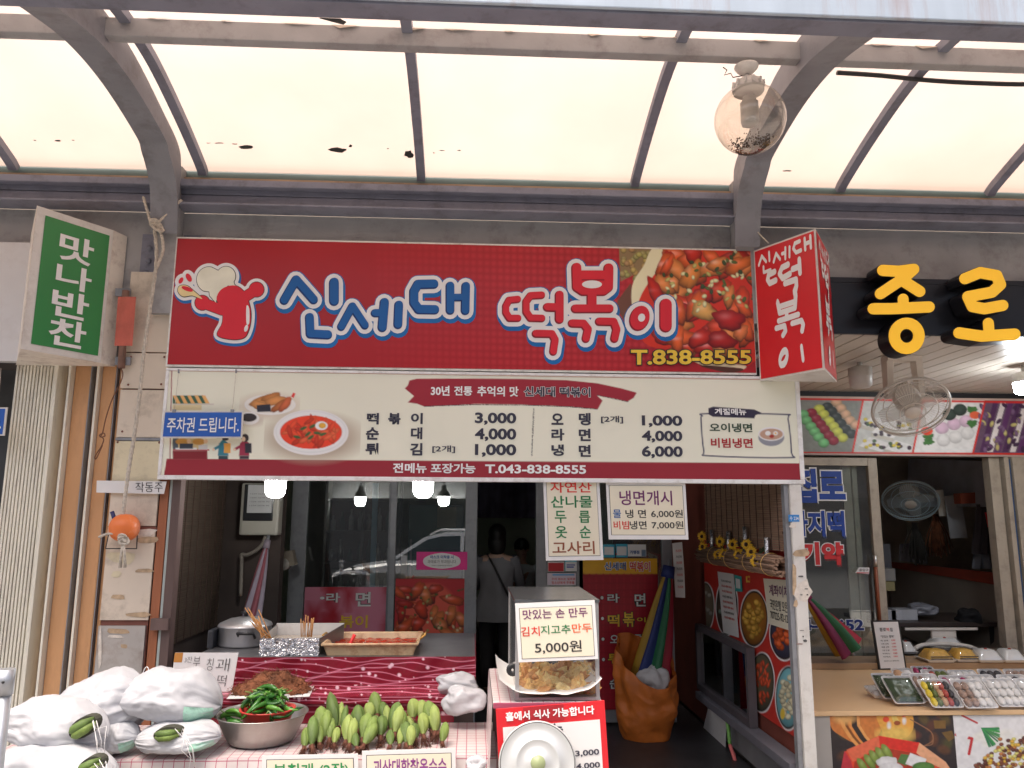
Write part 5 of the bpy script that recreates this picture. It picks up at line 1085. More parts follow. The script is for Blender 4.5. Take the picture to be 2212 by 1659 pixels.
# ------------------------------------------------------------------ red counter and step
NX = lambda px, py, Y: A(px, py, Y).x
def checks(name, sp=.045):
    if name in MATS: return MATS[name]
    m = bpy.data.materials.new(name); m.use_nodes = True; N = m.node_tree.nodes; L = m.node_tree.links; b = N['Principled BSDF']; b.inputs['Roughness'].default_value = .35
    tc = N.new('ShaderNodeTexCoord'); sx_ = N.new('ShaderNodeSeparateXYZ'); L.new(tc.outputs['Object'], sx_.inputs[0]); prev = None
    for ax in (0, 1, 2):
        f1 = N.new('ShaderNodeMath'); f1.operation = 'MULTIPLY_ADD'; f1.inputs[1].default_value = 1/sp; f1.inputs[2].default_value = .37; L.new(sx_.outputs[ax], f1.inputs[0])
        f2 = N.new('ShaderNodeMath'); f2.operation = 'FRACT'; L.new(f1.outputs[0], f2.inputs[0]); f3 = N.new('ShaderNodeMath'); f3.operation = 'LESS_THAN'; f3.inputs[1].default_value = .075; L.new(f2.outputs[0], f3.inputs[0])
        if prev is None: prev = f3.outputs[0]
        else: mx_ = N.new('ShaderNodeMath'); mx_.operation = 'MAXIMUM'; L.new(prev, mx_.inputs[0]); L.new(f3.outputs[0], mx_.inputs[1]); prev = mx_.outputs[0]
    nz = N.new('ShaderNodeTexNoise'); nz.inputs['Scale'].default_value = 5; nz.inputs['Detail'].default_value = 7; L.new(tc.outputs['Object'], nz.inputs[0])
    r = N.new('ShaderNodeValToRGB'); r.color_ramp.elements[0].color = (.5, .42, .4, 1); r.color_ramp.elements[1].color = (.72, .66, .66, 1); L.new(nz.outputs[0], r.inputs[0])
    mx = N.new('ShaderNodeMix'); mx.data_type = 'RGBA'; L.new(prev, mx.inputs[0]); L.new(r.outputs[0], mx.inputs[6]); mx.inputs[7].default_value = (.42, .09, .15, 1); L.new(mx.outputs[2], b.inputs['Base Color'])
    bp = N.new('ShaderNodeBump'); bp.inputs['Strength'].default_value = .35; bp.inputs['Distance'].default_value = .03; L.new(nz.outputs[0], bp.inputs['Height']); L.new(bp.outputs[0], b.inputs['Normal'])
    MATS[name] = m; return m
CHK = checks('check_oilcloth')
CZ, SZ, TZ = 1.0, .853, .715
ct = thing('food_counter', (-.6, 0, 0), 'snack counter covered with glossy red oilcloth patterned with pale waves', 'counter')
xl_, xr_ = NX(372, 1400, -.35)+.1, NX(1028, 1420, -.35)
MB().box(xl_, xr_-.004, -.33, .55, CZ-.04, CZ-.004).build('counter_top', M('counter_steel', (.2, .2, .21), .4, .7), ct)
MB().box(xl_, xr_-.01, -.3, .5, 0, CZ-.041).build('counter_body', M('counter_body', (.05, .03, .03), .7), ct)
m_oil = printmat('oilcloth_print', .25, .12, .5)
def waves(s, ys, seed):
    g = np.random.RandomState(seed); s.C[:] = S(112, 22, 38, 1.35)
    x = np.linspace(480, 1045, 60)
    for y0, amp, ph, sl in ys: s.line([(a, y0+amp*math.sin(a/38+ph)+amp*.5*math.sin(a/17+2*ph)+sl*(a-760)) for a in x], 1.5, S(190, 120, 140))
    for k in range(34): r = [1.3, 1.8, 2.6, 3.8][g.randint(4)]; s.ell(500+g.rand()*525, ys[0][0]-8+g.rand()*(ys[-1][0]-ys[0][0]+14), r, r, S(206, 170, 180))
q = [Vector((xl_, -.352, CZ)), Vector((xr_, -.352, CZ)), Vector((xr_, -.352, SZ)), Vector((xl_, -.352, SZ))]
s = Sheet(q, 330, 44, S(120, 24, 42)); waves(s, [(1425, 4, 0, -.006), (1437, 6, 1, .0), (1446, 5, 2.2, -.01), (1456, 6, 3.1, .01), (1465, 5, 4, -.008), (1474, 3, 5, 0)], 1)
s.build('riser_cloth', ct, m_oil, lambda u, v: np.stack([0*u, .006*np.sin(u*23)*np.sin(v*3.1)+.004*np.sin(u*51+v*4), 0*u], -1))
q = [Vector((xl_, -.349, SZ+.002)), Vector((xr_-.11, -.349, SZ+.002)), Vector((xr_-.11, -.63, SZ+.002)), Vector((xl_, -.63, SZ+.002))]
s = Sheet(q, 300, 36, S(120, 24, 42)); waves(s, [(1481, 2, 0, 0), (1488, 2, 1, 0), (1496, 2, 2, 0)], 2); s.build('step_cloth', ct, m_oil)
q = [Vector((xl_, -.631, SZ+.002)), Vector((xr_-.11, -.631, SZ+.002)), Vector((xr_-.11, -.628, SZ-.032)), Vector((xl_, -.628, SZ-.032))]
s = Sheet(q, 300, 16, S(120, 24, 42)); waves(s, [(1507, 2, 0, 0), (1514, 2, 1, 0)], 3); s.build('step_lip_cloth', ct, m_oil)
q = [Vector((xl_, -.585, SZ-.02)), Vector((xr_-.11, -.585, SZ-.02)), Vector((xr_-.11, -.585, TZ+.002)), Vector((xl_, -.585, TZ+.002))]
s = Sheet(q, 200, 20, S(120, 24, 42)); waves(s, [(1525, 3, 0, 0), (1540, 3, 1, 0)], 4); s.build('skirt_cloth', ct, m_oil)
MB().box(xl_+.01, xr_-.12, -.575, -.356, TZ+.003, SZ-.001).build('step_box', MATS['counter_body'], ct)
MB().box(xr_-.004, xr_, -.352, .5, SZ, CZ).build('end_cloth', M('oilcloth_plain', S(112, 22, 38, 1.35), .25), ct)
# ------------------------------------------------------------------ check table
tbx0, tbx1 = NX(-60, 1600, -1.2), AZ(1072, 1605, TZ).x
tt = thing('market_table', ((tbx0+tbx1)/2, -.95, 0), 'low market table under a white oilcloth with thin red checks', 'table')
MB().bevbox(tbx0, tbx1, -1.15, -.58, TZ-.012, TZ, .006).build('table_cloth', CHK, tt)
mb = MB(); mb.grid(lambda u, v: (tbx0+(tbx1-tbx0)*u, -1.154-.008*math.sin(u*60)*v-.01*v, TZ-.004-v*.075), 120, 6); mb.build('cloth_drop', CHK, tt)
mb = MB(); mb.grid(lambda u, v: (tbx1+.003+.006*math.sin(u*20)*v, -1.15+.57*u, TZ-.004-v*.075), 30, 5); mb.build('cloth_drop', CHK, tt)
MB().box(tbx0+.02, tbx1-.02, -1.13, -.6, TZ-.05, TZ-.013).build('table_board', WOODD, tt)
for x in (tbx0+.06, tbx1-.06):
    for y in (-1.08, -.65): MB().box(x-.025, x+.025, y-.025, y+.025, 0, TZ-.051).build('leg', WOODD, tt)
# ------------------------------------------------------------------ things on the red counter
def at_z(x, y, z): return AZ(x, y, z)
pot = thing('cooking_pot', A(525, 1402, .05), 'aluminium cooking pot with black handles at the back left of the counter', 'pot')
pc = A(527, 1402, .1); k = mpp(527, 1402, .1); pc.z = CZ-.002; R_ = 56*k
MB().lathe([(0, 0), (R_*.96, 0), (R_, .01), (R_, .105), (R_*1.03, .108), (R_*1.03, .114), (R_*.98, .114)], 36, pc).build('pot_body', ALU, pot)
MB().lathe([(R_*1.02, .115), (R_*.98, .125), (R_*.6, .15), (.02, .162), (0, .162)], 36, pc).build('pot_lid', ALU, pot)
MB().lathe([(.012, .162), (.012, .175), (.03, .18), (.03, .192), (0, .196)], 16, pc).build('lid_knob', BLACK, pot)
hx = pc+Vector((R_*.32, -R_*.95, .085)); MB().tube([hx+Vector((-.045, .02, -.03)), hx+Vector((-.045, -.03, 0)), hx+Vector((.045, -.03, 0)), hx+Vector((.045, .02, -.03))], .0085, 8).build('handle', BLACK, pot)
st_ = thing('gas_stove', pc+Vector((-.1, .0, 0)), 'dark stove box left of the pots on the counter', 'stove'); q = A(380, 1350, .2)
MB().bevbox(xl_+.02, pc.x-R_-.02, -.05, .4, CZ-.003, CZ+.10, .008).build('stove_body', M('stove_dark', (.03, .033, .04), .4), st_)
# foil wrapped fish-cake box with skewers
fb = thing('skewer_box', A(625, 1422, -.25), 'square broth box wrapped in crumpled foil with wooden skewers', 'box')
x0, x1 = NX(560, 1400, -.29), NX(688, 1400, -.29); z1 = A(620, 1379, -.29).z
bm = bmesh.new()
mb = MB(); mb.grid(lambda u, v: Vector((x0+(x1-x0)*u, -.29+.022*abs(noise.noise(Vector((u*11, v*6, 1))))+.009*abs(noise.noise(Vector((u*27, v*14, 3)))), CZ-.004+(z1-CZ+.004)*v+.004*noise.noise(Vector((u*20, 0, v*9)))*v)), 90, 40, smooth=False)
mb.build('foil_front', M('crumpled_foil', (.72, .72, .73), .25, 1., .06, 20, .12, 40), fb)
MB().box(x0+.004, x1-.004, -.272, -.262, CZ-.003, z1-.004).build('box_wall', STAINLESS, fb); MB().box(x0+.004, x1+.08, .06, .07, CZ-.003, z1+.035).build('box_wall', WHITE, fb)
MB().slab([Vector((x0+.004, -.262, z1-.004)), Vector((x0+.01, .06, z1+.03)), Vector((x0+.01, .06, CZ)), Vector((x0+.004, -.262, CZ))], (-.006, 0, 0)).build('box_wall', STAINLESS, fb)
MB().slab([Vector((x1-.004, -.262, z1-.004)), Vector((x1+.075, .06, z1+.03)), Vector((x1+.075, .06, CZ)), Vector((x1-.004, -.262, CZ))], (.006, 0, 0)).build('box_wall', M('dull_steel', (.2, .2, .2), .45, .6), fb)
MB().box(x0+.01, x1, -.26, .055, CZ, z1-.03).build('broth', M('broth', (.4, .34, .27), .2), fb)
m_sk = M('skewer_wood', S(176, 124, 72, 1.2), .7, 0, .2, 20)
def skewer(px0, py0, px1, py1, Y0, Y1, i, which):
    o = tag(MB().tube([A(px0, py0, Y0), A(px1, py1, Y1)], .0032, 6).build('skewer', m_sk), 'wooden skewer in the %s bundle of the foil box' % which, 'skewer', '%s skewer bundle' % which); return o
g = random.Random(2)
for i in range(13): skewer(528+g.uniform(0, 32), 1312+g.uniform(0, 34), 566+i*2.0, 1384, -.1+g.uniform(-.05, .02), -.2+g.uniform(-.03, .03), i, 'slanting left')
for i in range(9): skewer(650+i*3.6+g.uniform(-2, 2), 1325+g.uniform(0, 14)+(i % 3)*3, 652+i*2.6+g.uniform(-4, 4), 1376, -.12, -.14, i, 'upright right')
# tteokbokki tray and red ladle
ty = thing('rice_cake_tray', A(800, 1424, -.2), 'wide enamel tray of spicy rice cakes with stained rim', 'tray')
x0, x1 = NX(697, 1410, -.31), NX(900, 1410, -.31); m_tray = M('stained_enamel', S(206, 178, 140, 1.1), .35, 0, .2, 8, 0, dirt=S(150, 80, 40, 1), dirt_amt=.8, dirt_scale=9)
zt_ = CZ+.058
def tray_shell(o, x0, x1, y0, y1, z0, z1, fl, mat):
    t = .006
    MB().hexa([(x0+fl, y0+fl, z0), (x1-fl, y0+fl, z0), (x1-fl, y0+fl+t, z0), (x0+fl, y0+fl+t, z0), (x0, y0, z1), (x1, y0, z1), (x1, y0+t, z1), (x0, y0+t, z1)]).build('tray_wall', mat, o)
    MB().hexa([(x0+fl, y1-fl-t, z0), (x1-fl, y1-fl-t, z0), (x1-fl, y1-fl, z0), (x0+fl, y1-fl, z0), (x0, y1-t, z1), (x1, y1-t, z1), (x1, y1, z1), (x0, y1, z1)]).build('tray_wall', mat, o)
    for a, b, s_ in ((x0, x0+fl, 1), (x1, x1-fl, -1)): MB().hexa([(min(b, b+s_*t), y0+fl, z0), (max(b, b+s_*t), y0+fl, z0), (max(b, b+s_*t), y1-fl, z0), (min(b, b+s_*t), y1-fl, z0), (min(a, a+s_*t), y0, z1), (max(a, a+s_*t), y0, z1), (max(a, a+s_*t), y1, z1), (min(a, a+s_*t), y1, z1)]).build('tray_wall', mat, o)
    MB().box(x0+fl, x1-fl, y0+fl, y1-fl, z0, z0+.004).build('tray_base', mat, o)
tray_shell(ty, x0, x1, -.31, .12, CZ-.003, zt_, .02, m_tray)
MB().tube([(x0-.004, -.314, zt_), (x1+.004, -.314, zt_), (x1+.004, .124, zt_), (x0-.004, .124, zt_), (x0-.004, -.314, zt_)], .008, 8).build('tray_rim', m_tray, ty)
m_sauce = M('red_sauce', S(150, 44, 24, 1.2), .2, 0, .2, 8, .3, 40)
mb = MB(); mb.grid(lambda u, v: (x0+.025+(x1-x0-.05)*u, -.28+.37*v, zt_-.025+.008*noise.noise(Vector((u*14, v*9, 0)))), 40, 20); mb.build('sauce', m_sauce, ty)
for s_ in (x0-.004, x1+.004): MB().tube([(s_, -.14, zt_), (s_+(.03 if s_ > x0 else -.03), -.14, zt_+.025), (s_+(.03 if s_ > x0 else -.03), -.04, zt_+.025), (s_, -.04, zt_)], .006, 8).build('tray_handle', M('brass_wire', S(170, 130, 70), .4, .6), ty)
a_, b_ = A(766, 1371, -.12), A(746, 1412, -.16); mb = MB(); mb.tube([a_, a_*.6+b_*.4, b_], [.011, .0095, .008], 10); tag(mb.build('red_ladle', M('red_plastic', S(206, 40, 40, 1.3), .35)), 'red plastic ladle handle standing in the rice cake tray', 'ladle')
# hand written cardboard sign
q = quad4([(378, 1410), (515, 1410), (500, 1498), (368, 1486)], -.5); cs = thing('handwritten_sign', (q[2]+q[3])/2, 'white cardboard with handwritten Korean leaning on the red counter', 'paper sign')
MB().slab(q, (0, .004, 0)).build('sheet', PAPER, cs); MB().slab([p-Vector((0, .0015, 0)) for p in sub(q, .0, .0, .13, .27)], (0, .001, 0)).build('brown_corner', M('kraft', S(170, 116, 54, 1.3), .7), cs)
for t, u0, v0, u1, v1 in [('3', .17, .14, .2, .26), ('잔', .21, .1, .29, .27), ('부', .31, .1, .42, .4), ('칭', .53, .14, .63, .46), ('괘', .68, .14, .89, .46), ('떡', .74, .56, .88, .84)]: lettering(t, sub(q, u0, v0, u1, v1), GRY, cs, -.012, .003)
# dried ferns heap on paper
hp = thing('dried_fern_heap', A(590, 1500, -.55), 'heap of fine brown dried fern on white paper', 'dried fern')
c0 = A(590, 1490, -.52); c0.z = SZ+.004; k = mpp(590, 1490, -.52)
MB().rbox(c0+Vector((.0, -.02, .002)), (.40, .25, .002), (0, 0, .1)).build('paper', PAPER, hp)
m_fern = M('dried_fern', S(112, 68, 44, 1.3), .9, 0, .5, 16, .6, 50)
def hump(u, v):
    th = 2*math.pi*u; r = math.sin(v*math.pi/2); n_ = noise.noise(Vector((math.cos(th)*2.3*r, math.sin(th)*2.3*r, 5))); hgt = .085*(1-r**2.4)*(1+.5*n_)
    return c0+Vector((math.cos(th)*r*.2*(1+.22*n_), math.sin(th)*r*.12*(1+.22*n_), .004+hgt+.012*noise.noise(Vector((math.cos(th)*9*r, math.sin(th)*9*r, 2)))))
mb = MB(); mb.grid(hump, 60, 20, True); mb.build('heap_core', m_fern, hp)
mb = MB(); g = random.Random(5)
for i in range(900):
    b_ = Vector(hump(g.random(), g.random()**.6)); d = Vector((g.uniform(-1, 1), g.uniform(-1, 1), g.uniform(-.2, .7))).normalized()*g.uniform(.015, .04); t = Vector((g.uniform(-1, 1), g.uniform(-1, 1), g.uniform(-1, 1))).normalized()*.012
    mb.tube([b_, b_+d*.5+t, b_+d], .0011, 3, False)
mb.build('fern_strands', m_fern, hp)['kind'] = 'stuff'
# ------------------------------------------------------------------ basin of chillies
bc = AZ(566, 1590, TZ); bc = Vector((A(566, 1560, -.9).x, -.9, TZ+.001)); k = mpp(566, 1560, -.9); RB = 98*k
ba = thing('steel_basin', bc, 'large dented stainless basin on the check table', 'basin')
MB().lathe([(0, .002), (RB*.62, .002), (RB*.71, .012), (RB*.81, .05), (RB*.87, .078), (RB*.885, .084), (RB*.95, .12), (RB*1.0, .127), (RB*1.0, .132), (RB*.94, .124), (RB*.86, .082), (RB*.78, .05), (RB*.66, .012), (0, .008)], 48, bc).build('basin_shell', M('dull_stainless', (.4, .38, .36), .4, .9, .25, 6, .06, 20, dirt=(.2, .15, .12), dirt_amt=.5), ba)
bk = thing('chilli_basket', bc+Vector((0, 0, .06)), 'red plastic basket heaped with green chillies in the steel basin', 'basket')
kc = Vector((A(578, 1535, -.92).x, -.92, TZ+.02)); RK = 57*k
MB().lathe([(0, .012), (RK*.7, .012), (RK*.98, .125), (RK*1.05, .13), (RK*1.05, .136), (RK*.94, .133), (RK*.68, .02), (0, .02)], 32, kc).build('basket_shell', M('red_basket', S(176, 56, 48, 1.2), .4), bk)
m_ch = [M('chilli_green', S(44, 92, 28, 1.3), .22, 0, .2, 12), M('chilli_green_light', S(74, 122, 44, 1.3), .22, 0, .2, 12), M('chilli_dark', S(30, 70, 26, 1.3), .22, 0, .2, 12)]; m_st = M('chilli_stem', S(110, 140, 70, 1.2), .6)
g = random.Random(11)
def chilli(p, d, L_, bend, i, label, grp):
    o = thing('chilli', p, label, 'chilli', grp); d = Vector(d).normalized(); t = d.orthogonal(); t = (Matrix.Rotation(g.uniform(0, 6.28), 3, d) @ t)*bend
    pts = [p+d*(L_*(s_-.5))+t*(4*s_*(1-s_)) for s_ in (0, .06, .2, .4, .6, .8, .93, 1)]
    MB().tube(pts, [.004, .009, .0115, .0115, .010, .007, .0035, .001], 9).build('chilli_pod', m_ch[i % 3], o)
    MB().tube([pts[0]+d*.004, pts[0]-d*.012, pts[0]-d*.03+t*.5], [.005, .0028, .002], 6).build('chilli_stem', m_st, o)
for i in range(46):
    th = g.uniform(0, 6.28); r = RK*.95*math.sqrt(g.random()); z = .125+.085*(1-(r/RK)**2)*g.uniform(.6, 1.05)
    chilli(kc+Vector((r*math.cos(th), r*math.sin(th)*.9, z)), (math.cos(th+g.gauss(0, .9)), math.sin(th+g.gauss(0, .9)), g.gauss(0, .2)-.1), g.uniform(.09, .13), g.uniform(.008, .026), i, 'green chilli heaped in the red basket', 'chillies in the red basket')
for i in range(5): chilli(bc+Vector((-RB*.62+g.uniform(-.03, .04), -.04+g.uniform(-.06, .06), .1+.006*i)), (1, g.uniform(-.6, .6), g.uniform(-.1, .1)), .1, .012, i, 'loose green chilli at the left side of the steel basin', 'loose chillies in the basin')
q = quad4([(556, 1500), (625, 1500), (622, 1520), (560, 1522)], -.78); tag(MB().slab(q, (0, .003, 0)).build('white_card', PAPER), 'small white card behind the chillies', 'card')
# ------------------------------------------------------------------ maize ears
m_husk = [M('husk_green', S(104, 124, 58, 1.1), .6, 0, .35, 16, .5, 60, streak=4), M('husk_pale', S(130, 146, 76, 1.1), .6, 0, .35, 16, .5, 60, streak=4), M('husk_dark', S(84, 106, 48, 1.1), .6, 0, .35, 16, .5, 60, streak=4)]; m_silk = M('maize_silk', S(84, 48, 34, 1.2), .8, 0, .4, 30)
ears = [(905, 580, 940, 870, 80), (820, 700, 800, 930, 95), (745, 780, 730, 1020, 75), (690, 880, 670, 1030, 70), (965, 665, 955, 860, 55), (885, 800, 880, 960, 72), (940, 880, 920, 1000, 55), (1035, 770, 1020, 980, 78), (1015, 745, 1000, 850, 60), (1115, 690, 1120, 890, 95), (1210, 755, 1160, 960, 88), (1275, 580, 1285, 760, 85), (1215, 670, 1220, 800, 72), (1340, 665, 1340, 790, 62), (1250, 850, 1170, 1010, 84), (1100, 920, 1110, 1030, 60), (1440, 665, 1400, 890, 92), (1345, 780, 1310, 940, 82), (1485, 735, 1475, 910, 70), (1540, 830, 1530, 1000, 78), (1595, 640, 1580, 790, 86), (1665, 650, 1650, 790, 72), (1735, 655, 1740, 880, 98), (1660, 755, 1670, 930, 78), (1790, 760, 1790, 900, 64), (1605, 845, 1610, 960, 64), (1840, 835, 1830, 990, 62), (1545, 790, 1590, 880, 60), (1400, 900, 1395, 1020, 58), (800, 860, 800, 1000, 60), (1480, 880, 1470, 1010, 56), (1260, 780, 1290, 900, 60)]
O_ = cr('O'); g = random.Random(21)
rowof = lambda e: 'back' if e[3] < 900 else 'front'
ORD = 'first second third fourth fifth sixth seventh eighth ninth tenth eleventh twelfth thirteenth fourteenth fifteenth sixteenth seventeenth eighteenth nineteenth twentieth'.split()
rank = {}
for rw in ('back', 'front'):
    for q_, e_i in enumerate(sorted((e for e in ears if rowof(e) == rw), key=lambda e: e[0]+e[2])): rank[e_i] = ORD[q_]
ears += [(x+38, y+30, x2+30, min(1035, y2+25), w_*.85) for x, y, x2, y2, w_ in ears[1:24:3]]
rank = {}
ORD += ['twenty-first', 'twenty-second', 'twenty-third', 'twenty-fourth', 'twenty-fifth', 'twenty-sixth', 'twenty-seventh', 'twenty-eighth', 'twenty-ninth', 'thirtieth']
for rw in ('back', 'front'):
    for q_, e_i in enumerate(sorted((e for e in ears if rowof(e) == rw), key=lambda e: e[0]+e[2])): rank[e_i] = ORD[q_]
for i, (x0, y0, x1, y1, wd) in enumerate(ears):
    lean = g.uniform(-22, 22); Yb = -1.1+(1030-y1)/280*.36; Yb = min(-.72, Yb); Yt = min(Yb+.1, -.6)
    b_ = A(*O_(x1, y1), Yb); t_ = A(*O_(x0+(x0-x1)*.15+lean, y0-18), Yt); r = wd*.2563*mpp(800, 1550, Yb)*.63; ax = (t_-b_)
    ear_ = ears[i]
    o = thing('maize_ear', b_, 'green husked maize ear, %s from the left in the %s row' % (rank[ear_], rowof(ear_)), 'maize', 'maize ears piled on the check table')
    n = ax.normalized(); a = n.orthogonal().normalized(); bb = n.cross(a); m = m_husk[g.randrange(3)]
    twist = g.uniform(0, 6)
    def body(u, v, a=a, bb=bb, b_=b_, ax=ax, r=r, twist=twist):
        th = 2*math.pi*u; pr = [.22, .5, .78, .95, 1.02, 1.0, .9, .66, .05]; f_ = v*8; j = min(7, int(f_)); rr = pr[j]+(pr[j+1]-pr[j])*(f_-j)
        lap = ((th*1.5/math.pi+twist+v*.5) % 1); rr *= .88+.2*lap
        return b_+ax*v+(a*math.cos(th)+bb*math.sin(th))*r*rr
    mb = MB(); mb.grid(body, 36, 14, True, True); e_ = mb.build('husk', m, o)
    for kq in range(0):
        th = g.uniform(0, 6.28); d = a*math.cos(th)+bb*math.sin(th); sd = n.cross(d); L_ = ax.length
        tip = g.uniform(-.05, .1); MB().grid(lambda u, v, d=d, sd=sd, tip=tip: b_+n*(L_*(.6-.62*v))+(d*(1.08-.55*v+.5*max(0, v-.8))+sd*(u-.5)*1.3*(1-v)**.6)*r, 5, 8).build('husk_leaf', m, o)
    mb = MB(); g2 = random.Random(i)
    base = b_+ax*.02
    drop = -n*.6+Vector((g2.uniform(-.35, .35), -.45, -.35))
    L0 = r*g2.uniform(.8, 1.5)
    mb.tube([base+n*r*.2, base+drop*L0*.4, base+drop*L0*.9, base+drop*L0*1.2+Vector((g2.uniform(-.01, .01), 0, -.004))], [r*.3, r*.34, r*.22, r*.06], 9)
    for kq in range(46):
        d = (drop+Vector((g2.uniform(-.55, .55), g2.uniform(-.4, .3), g2.uniform(-.4, .4))))*L0*g2.uniform(.8, 1.5); mb.tube([base+Vector((g2.uniform(-.5, .5)*r, 0, g2.uniform(-.3, .3)*r)), base+d*.6+Vector((g2.uniform(-.006, .006), 0, g2.uniform(-.006, .006))), base+d], .0012, 3, False)
    mb.build('silk', m_silk, o)
# ------------------------------------------------------------------ sacks of maize
m_sack = M('woven_white_sack', (.5, .505, .53), .5, 0, .05, 5, .4, 12); m_sackg = M('woven_green_edge', S(150, 190, 172, 1.3), .6, 0, .12, 30, .3, 90)
def sack(label, px, py, wpx, hpx, Y, dep, rot, seed, droop=0., holes=(), group=None, green=False, taper=.0, pleat=1):
    c_ = A(px, py, Y); k = mpp(px, py, Y); a, b = wpx/2*k, hpx/2*k; o = thing('maize_sack', c_-Vector((0, 0, b)), label, 'sack', group); g = random.Random(seed); ca, sa = math.cos(rot), math.sin(rot)
    def pt(th, v, grow=1.):
        u = 2*v-1; w_ = (max(0, 1-abs(u)**2.6))**.55; cs_, sn = math.cos(th), math.sin(th); cs_ = math.copysign(abs(cs_)**.75, cs_); sn = math.copysign(abs(sn)**1.15, sn)
        pl_ = 1+(.07*math.sin(13*th+seed)+.04*math.sin(29*th))*max(0, (abs(u)-.3)/.7)*pleat
        n_ = .2*noise.noise(Vector((u*1.7+seed, cs_*1.3, sn*1.3)))+.045*(1-2*abs(noise.noise(Vector((u*3.2+seed, cs_*2.2+sn, sn*2.2)))))+.03*noise.noise(Vector((u*9+seed, cs_*7, sn*7)))-.05
        rr = w_*(1+n_)*pl_*grow; x, y, z = u*a*(1+.04*noise.noise(Vector((cs_*2, sn*2, seed)))), cs_*dep*rr, sn*b*rr*(1+taper*u)
        if z < 0: z *= .8
        return c_+Vector((x*ca-z*sa, y, x*sa+z*ca-droop*(u*u)*b))
    mb = MB(); mb.grid(lambda uu, v: pt(2*math.pi*uu, v), 84, 60, True); mb.build('sack_cloth', m_sack, o)
    if green:
        mb = MB(); mb.grid(lambda uu, v: pt(2*math.pi*(.5+.5*uu), .74+.22*v, 1.015), 30, 10); mb.build('green_edge', m_sackg, o)
    for (hx_, hy_, hw, hh, an) in holes:
        hc = A(hx_, hy_, Y-dep*.9); kk = mpp(hx_, hy_, Y-dep*.9)
        e_ = ellipse_pts(0, 0, hw*kk*1.08, hh*kk*1.1, an, 18); MB().prism([hc+Vector((x, -.004, z)) for x, z in e_], (0, .05, 0)).build('sack_mouth', M('sack_inside', (.05, .05, .035), .9), o)
        for q_, dz in ((0, .3), (1, -.3)):
            mb = MB(); ax_ = Vector((math.cos(an), 0, math.sin(an))); pz = Vector((-ax_.z, 0, ax_.x)); cc = hc+pz*hh*kk*dz; mb.tube([cc-ax_*hw*kk*.95, cc-ax_*hw*kk*.5+Vector((0, -.02, 0)), cc+ax_*hw*kk*.3+Vector((0, -.022, 0)), cc+ax_*hw*kk*.95], [hh*kk*.2, hh*kk*.55, hh*kk*.55, hh*kk*.2], 12); mb.build('maize_husk', m_husk[(q_+2) % 3], o)
        mb = MB(); kx = hc+Vector((hw*kk*1.15, -.03, 0)); 
        for q_ in range(4): mb.tube([kx, kx+Vector((g.uniform(-.02, .05), -.02, g.uniform(.01, .04))), kx+Vector((.04+g.uniform(-.02, .03), -.03, -.03-g.uniform(0, .05))), kx+Vector((.05+g.uniform(-.03, .05), -.02, -.09-g.uniform(0, .05)))], .0013, 4)
        mb.build('tie_string', PAPER, o)
    return o
sack('plump white sack at the back left, closed with a thin tie', 215, 1530, 215, 150, -.98, .17, R(14), 3, .1, (), None, False, .1)
sack('white sack at the far left with a round opening showing green maize', 122, 1568, 226, 116, -1.26, .15, R(-9), 8, .12, [(180, 1571, 30, 19, .55)], None, False, 0)
sack('lowest white sack at the bottom left corner', 108, 1668, 290, 112, -1.42, .15, R(-2), 5, .1, [(196, 1655, 26, 17, .45)], None, False, 0)
sack('white sack with green woven edge lying on top beside the handwritten sign', 368, 1504, 224, 122, -.98, .16, R(-4), 12, .2, (), None, True, .12, .4)
sack('white sack with a small opening under the green edged sack', 386, 1594, 180, 70, -1.1, .13, R(2), 17, .0, [(362, 1586, 28, 14, .1)], None, True, 0)
sack('small greenish white sack squeezed between the other sacks', 250, 1596, 100, 76, -1.08, .1, R(4), 23, 0, (), None, True, 0)
mb = MB(); p = A(302, 1472, -1.0); mb.tube(smooth_loop([tuple(p+Vector(v)) for v in [(0, 0, 0), (.02, 0, .06), (.035, 0, .05), (.02, 0, .0), (.04, 0, .04), (.03, 0, -.02)]], 4, False), .002, 4); tag(mb.build('sack_tie', PAPER), 'loop of white twine at the mouth of the back sack', 'twine')
tag(MB().bevbox(tbx0-.1, AZ(250, 1659, .42).x, -1.66, -1.28, 0, A(100, 1668, -1.42).z-.085, .01).build('crate', WOODD), 'dark crate under the lowest sack', 'crate')
pl_ = thing('steel_pole', A(14, 1659, -1.6), 'galvanised steel pole at the left edge in front of the sacks', 'pole')
pp = [A(18, 1520, -1.62), A(2, 1659, -1.62)]; d = Vector((pp[0].x, pp[0].y, 0)); px_ = pp[0].x
MB().tube([(px_-.02, -1.62, 0), (px_-.02, -1.62, A(18, 1500, -1.62).z)], .026, 16).build('lower_tube', M('galvanised', (.45, .47, .5), .4, .7, .15, 12), pl_)
MB().tube([(px_-.02, -1.62, A(18, 1500, -1.62).z), (px_-.02, -1.62, A(18, 1445, -1.62).z)], .031, 16).build('upper_sleeve', MATS['galvanised'], pl_)
MB().lathe([(.0, -.004), (.005, -.003), (.006, 0)], 8, (px_-.01, -1.652, A(18, 1470, -1.62).z), Matrix.Rotation(R(-90), 3, 'X')).build('rivet', BLACK, pl_)
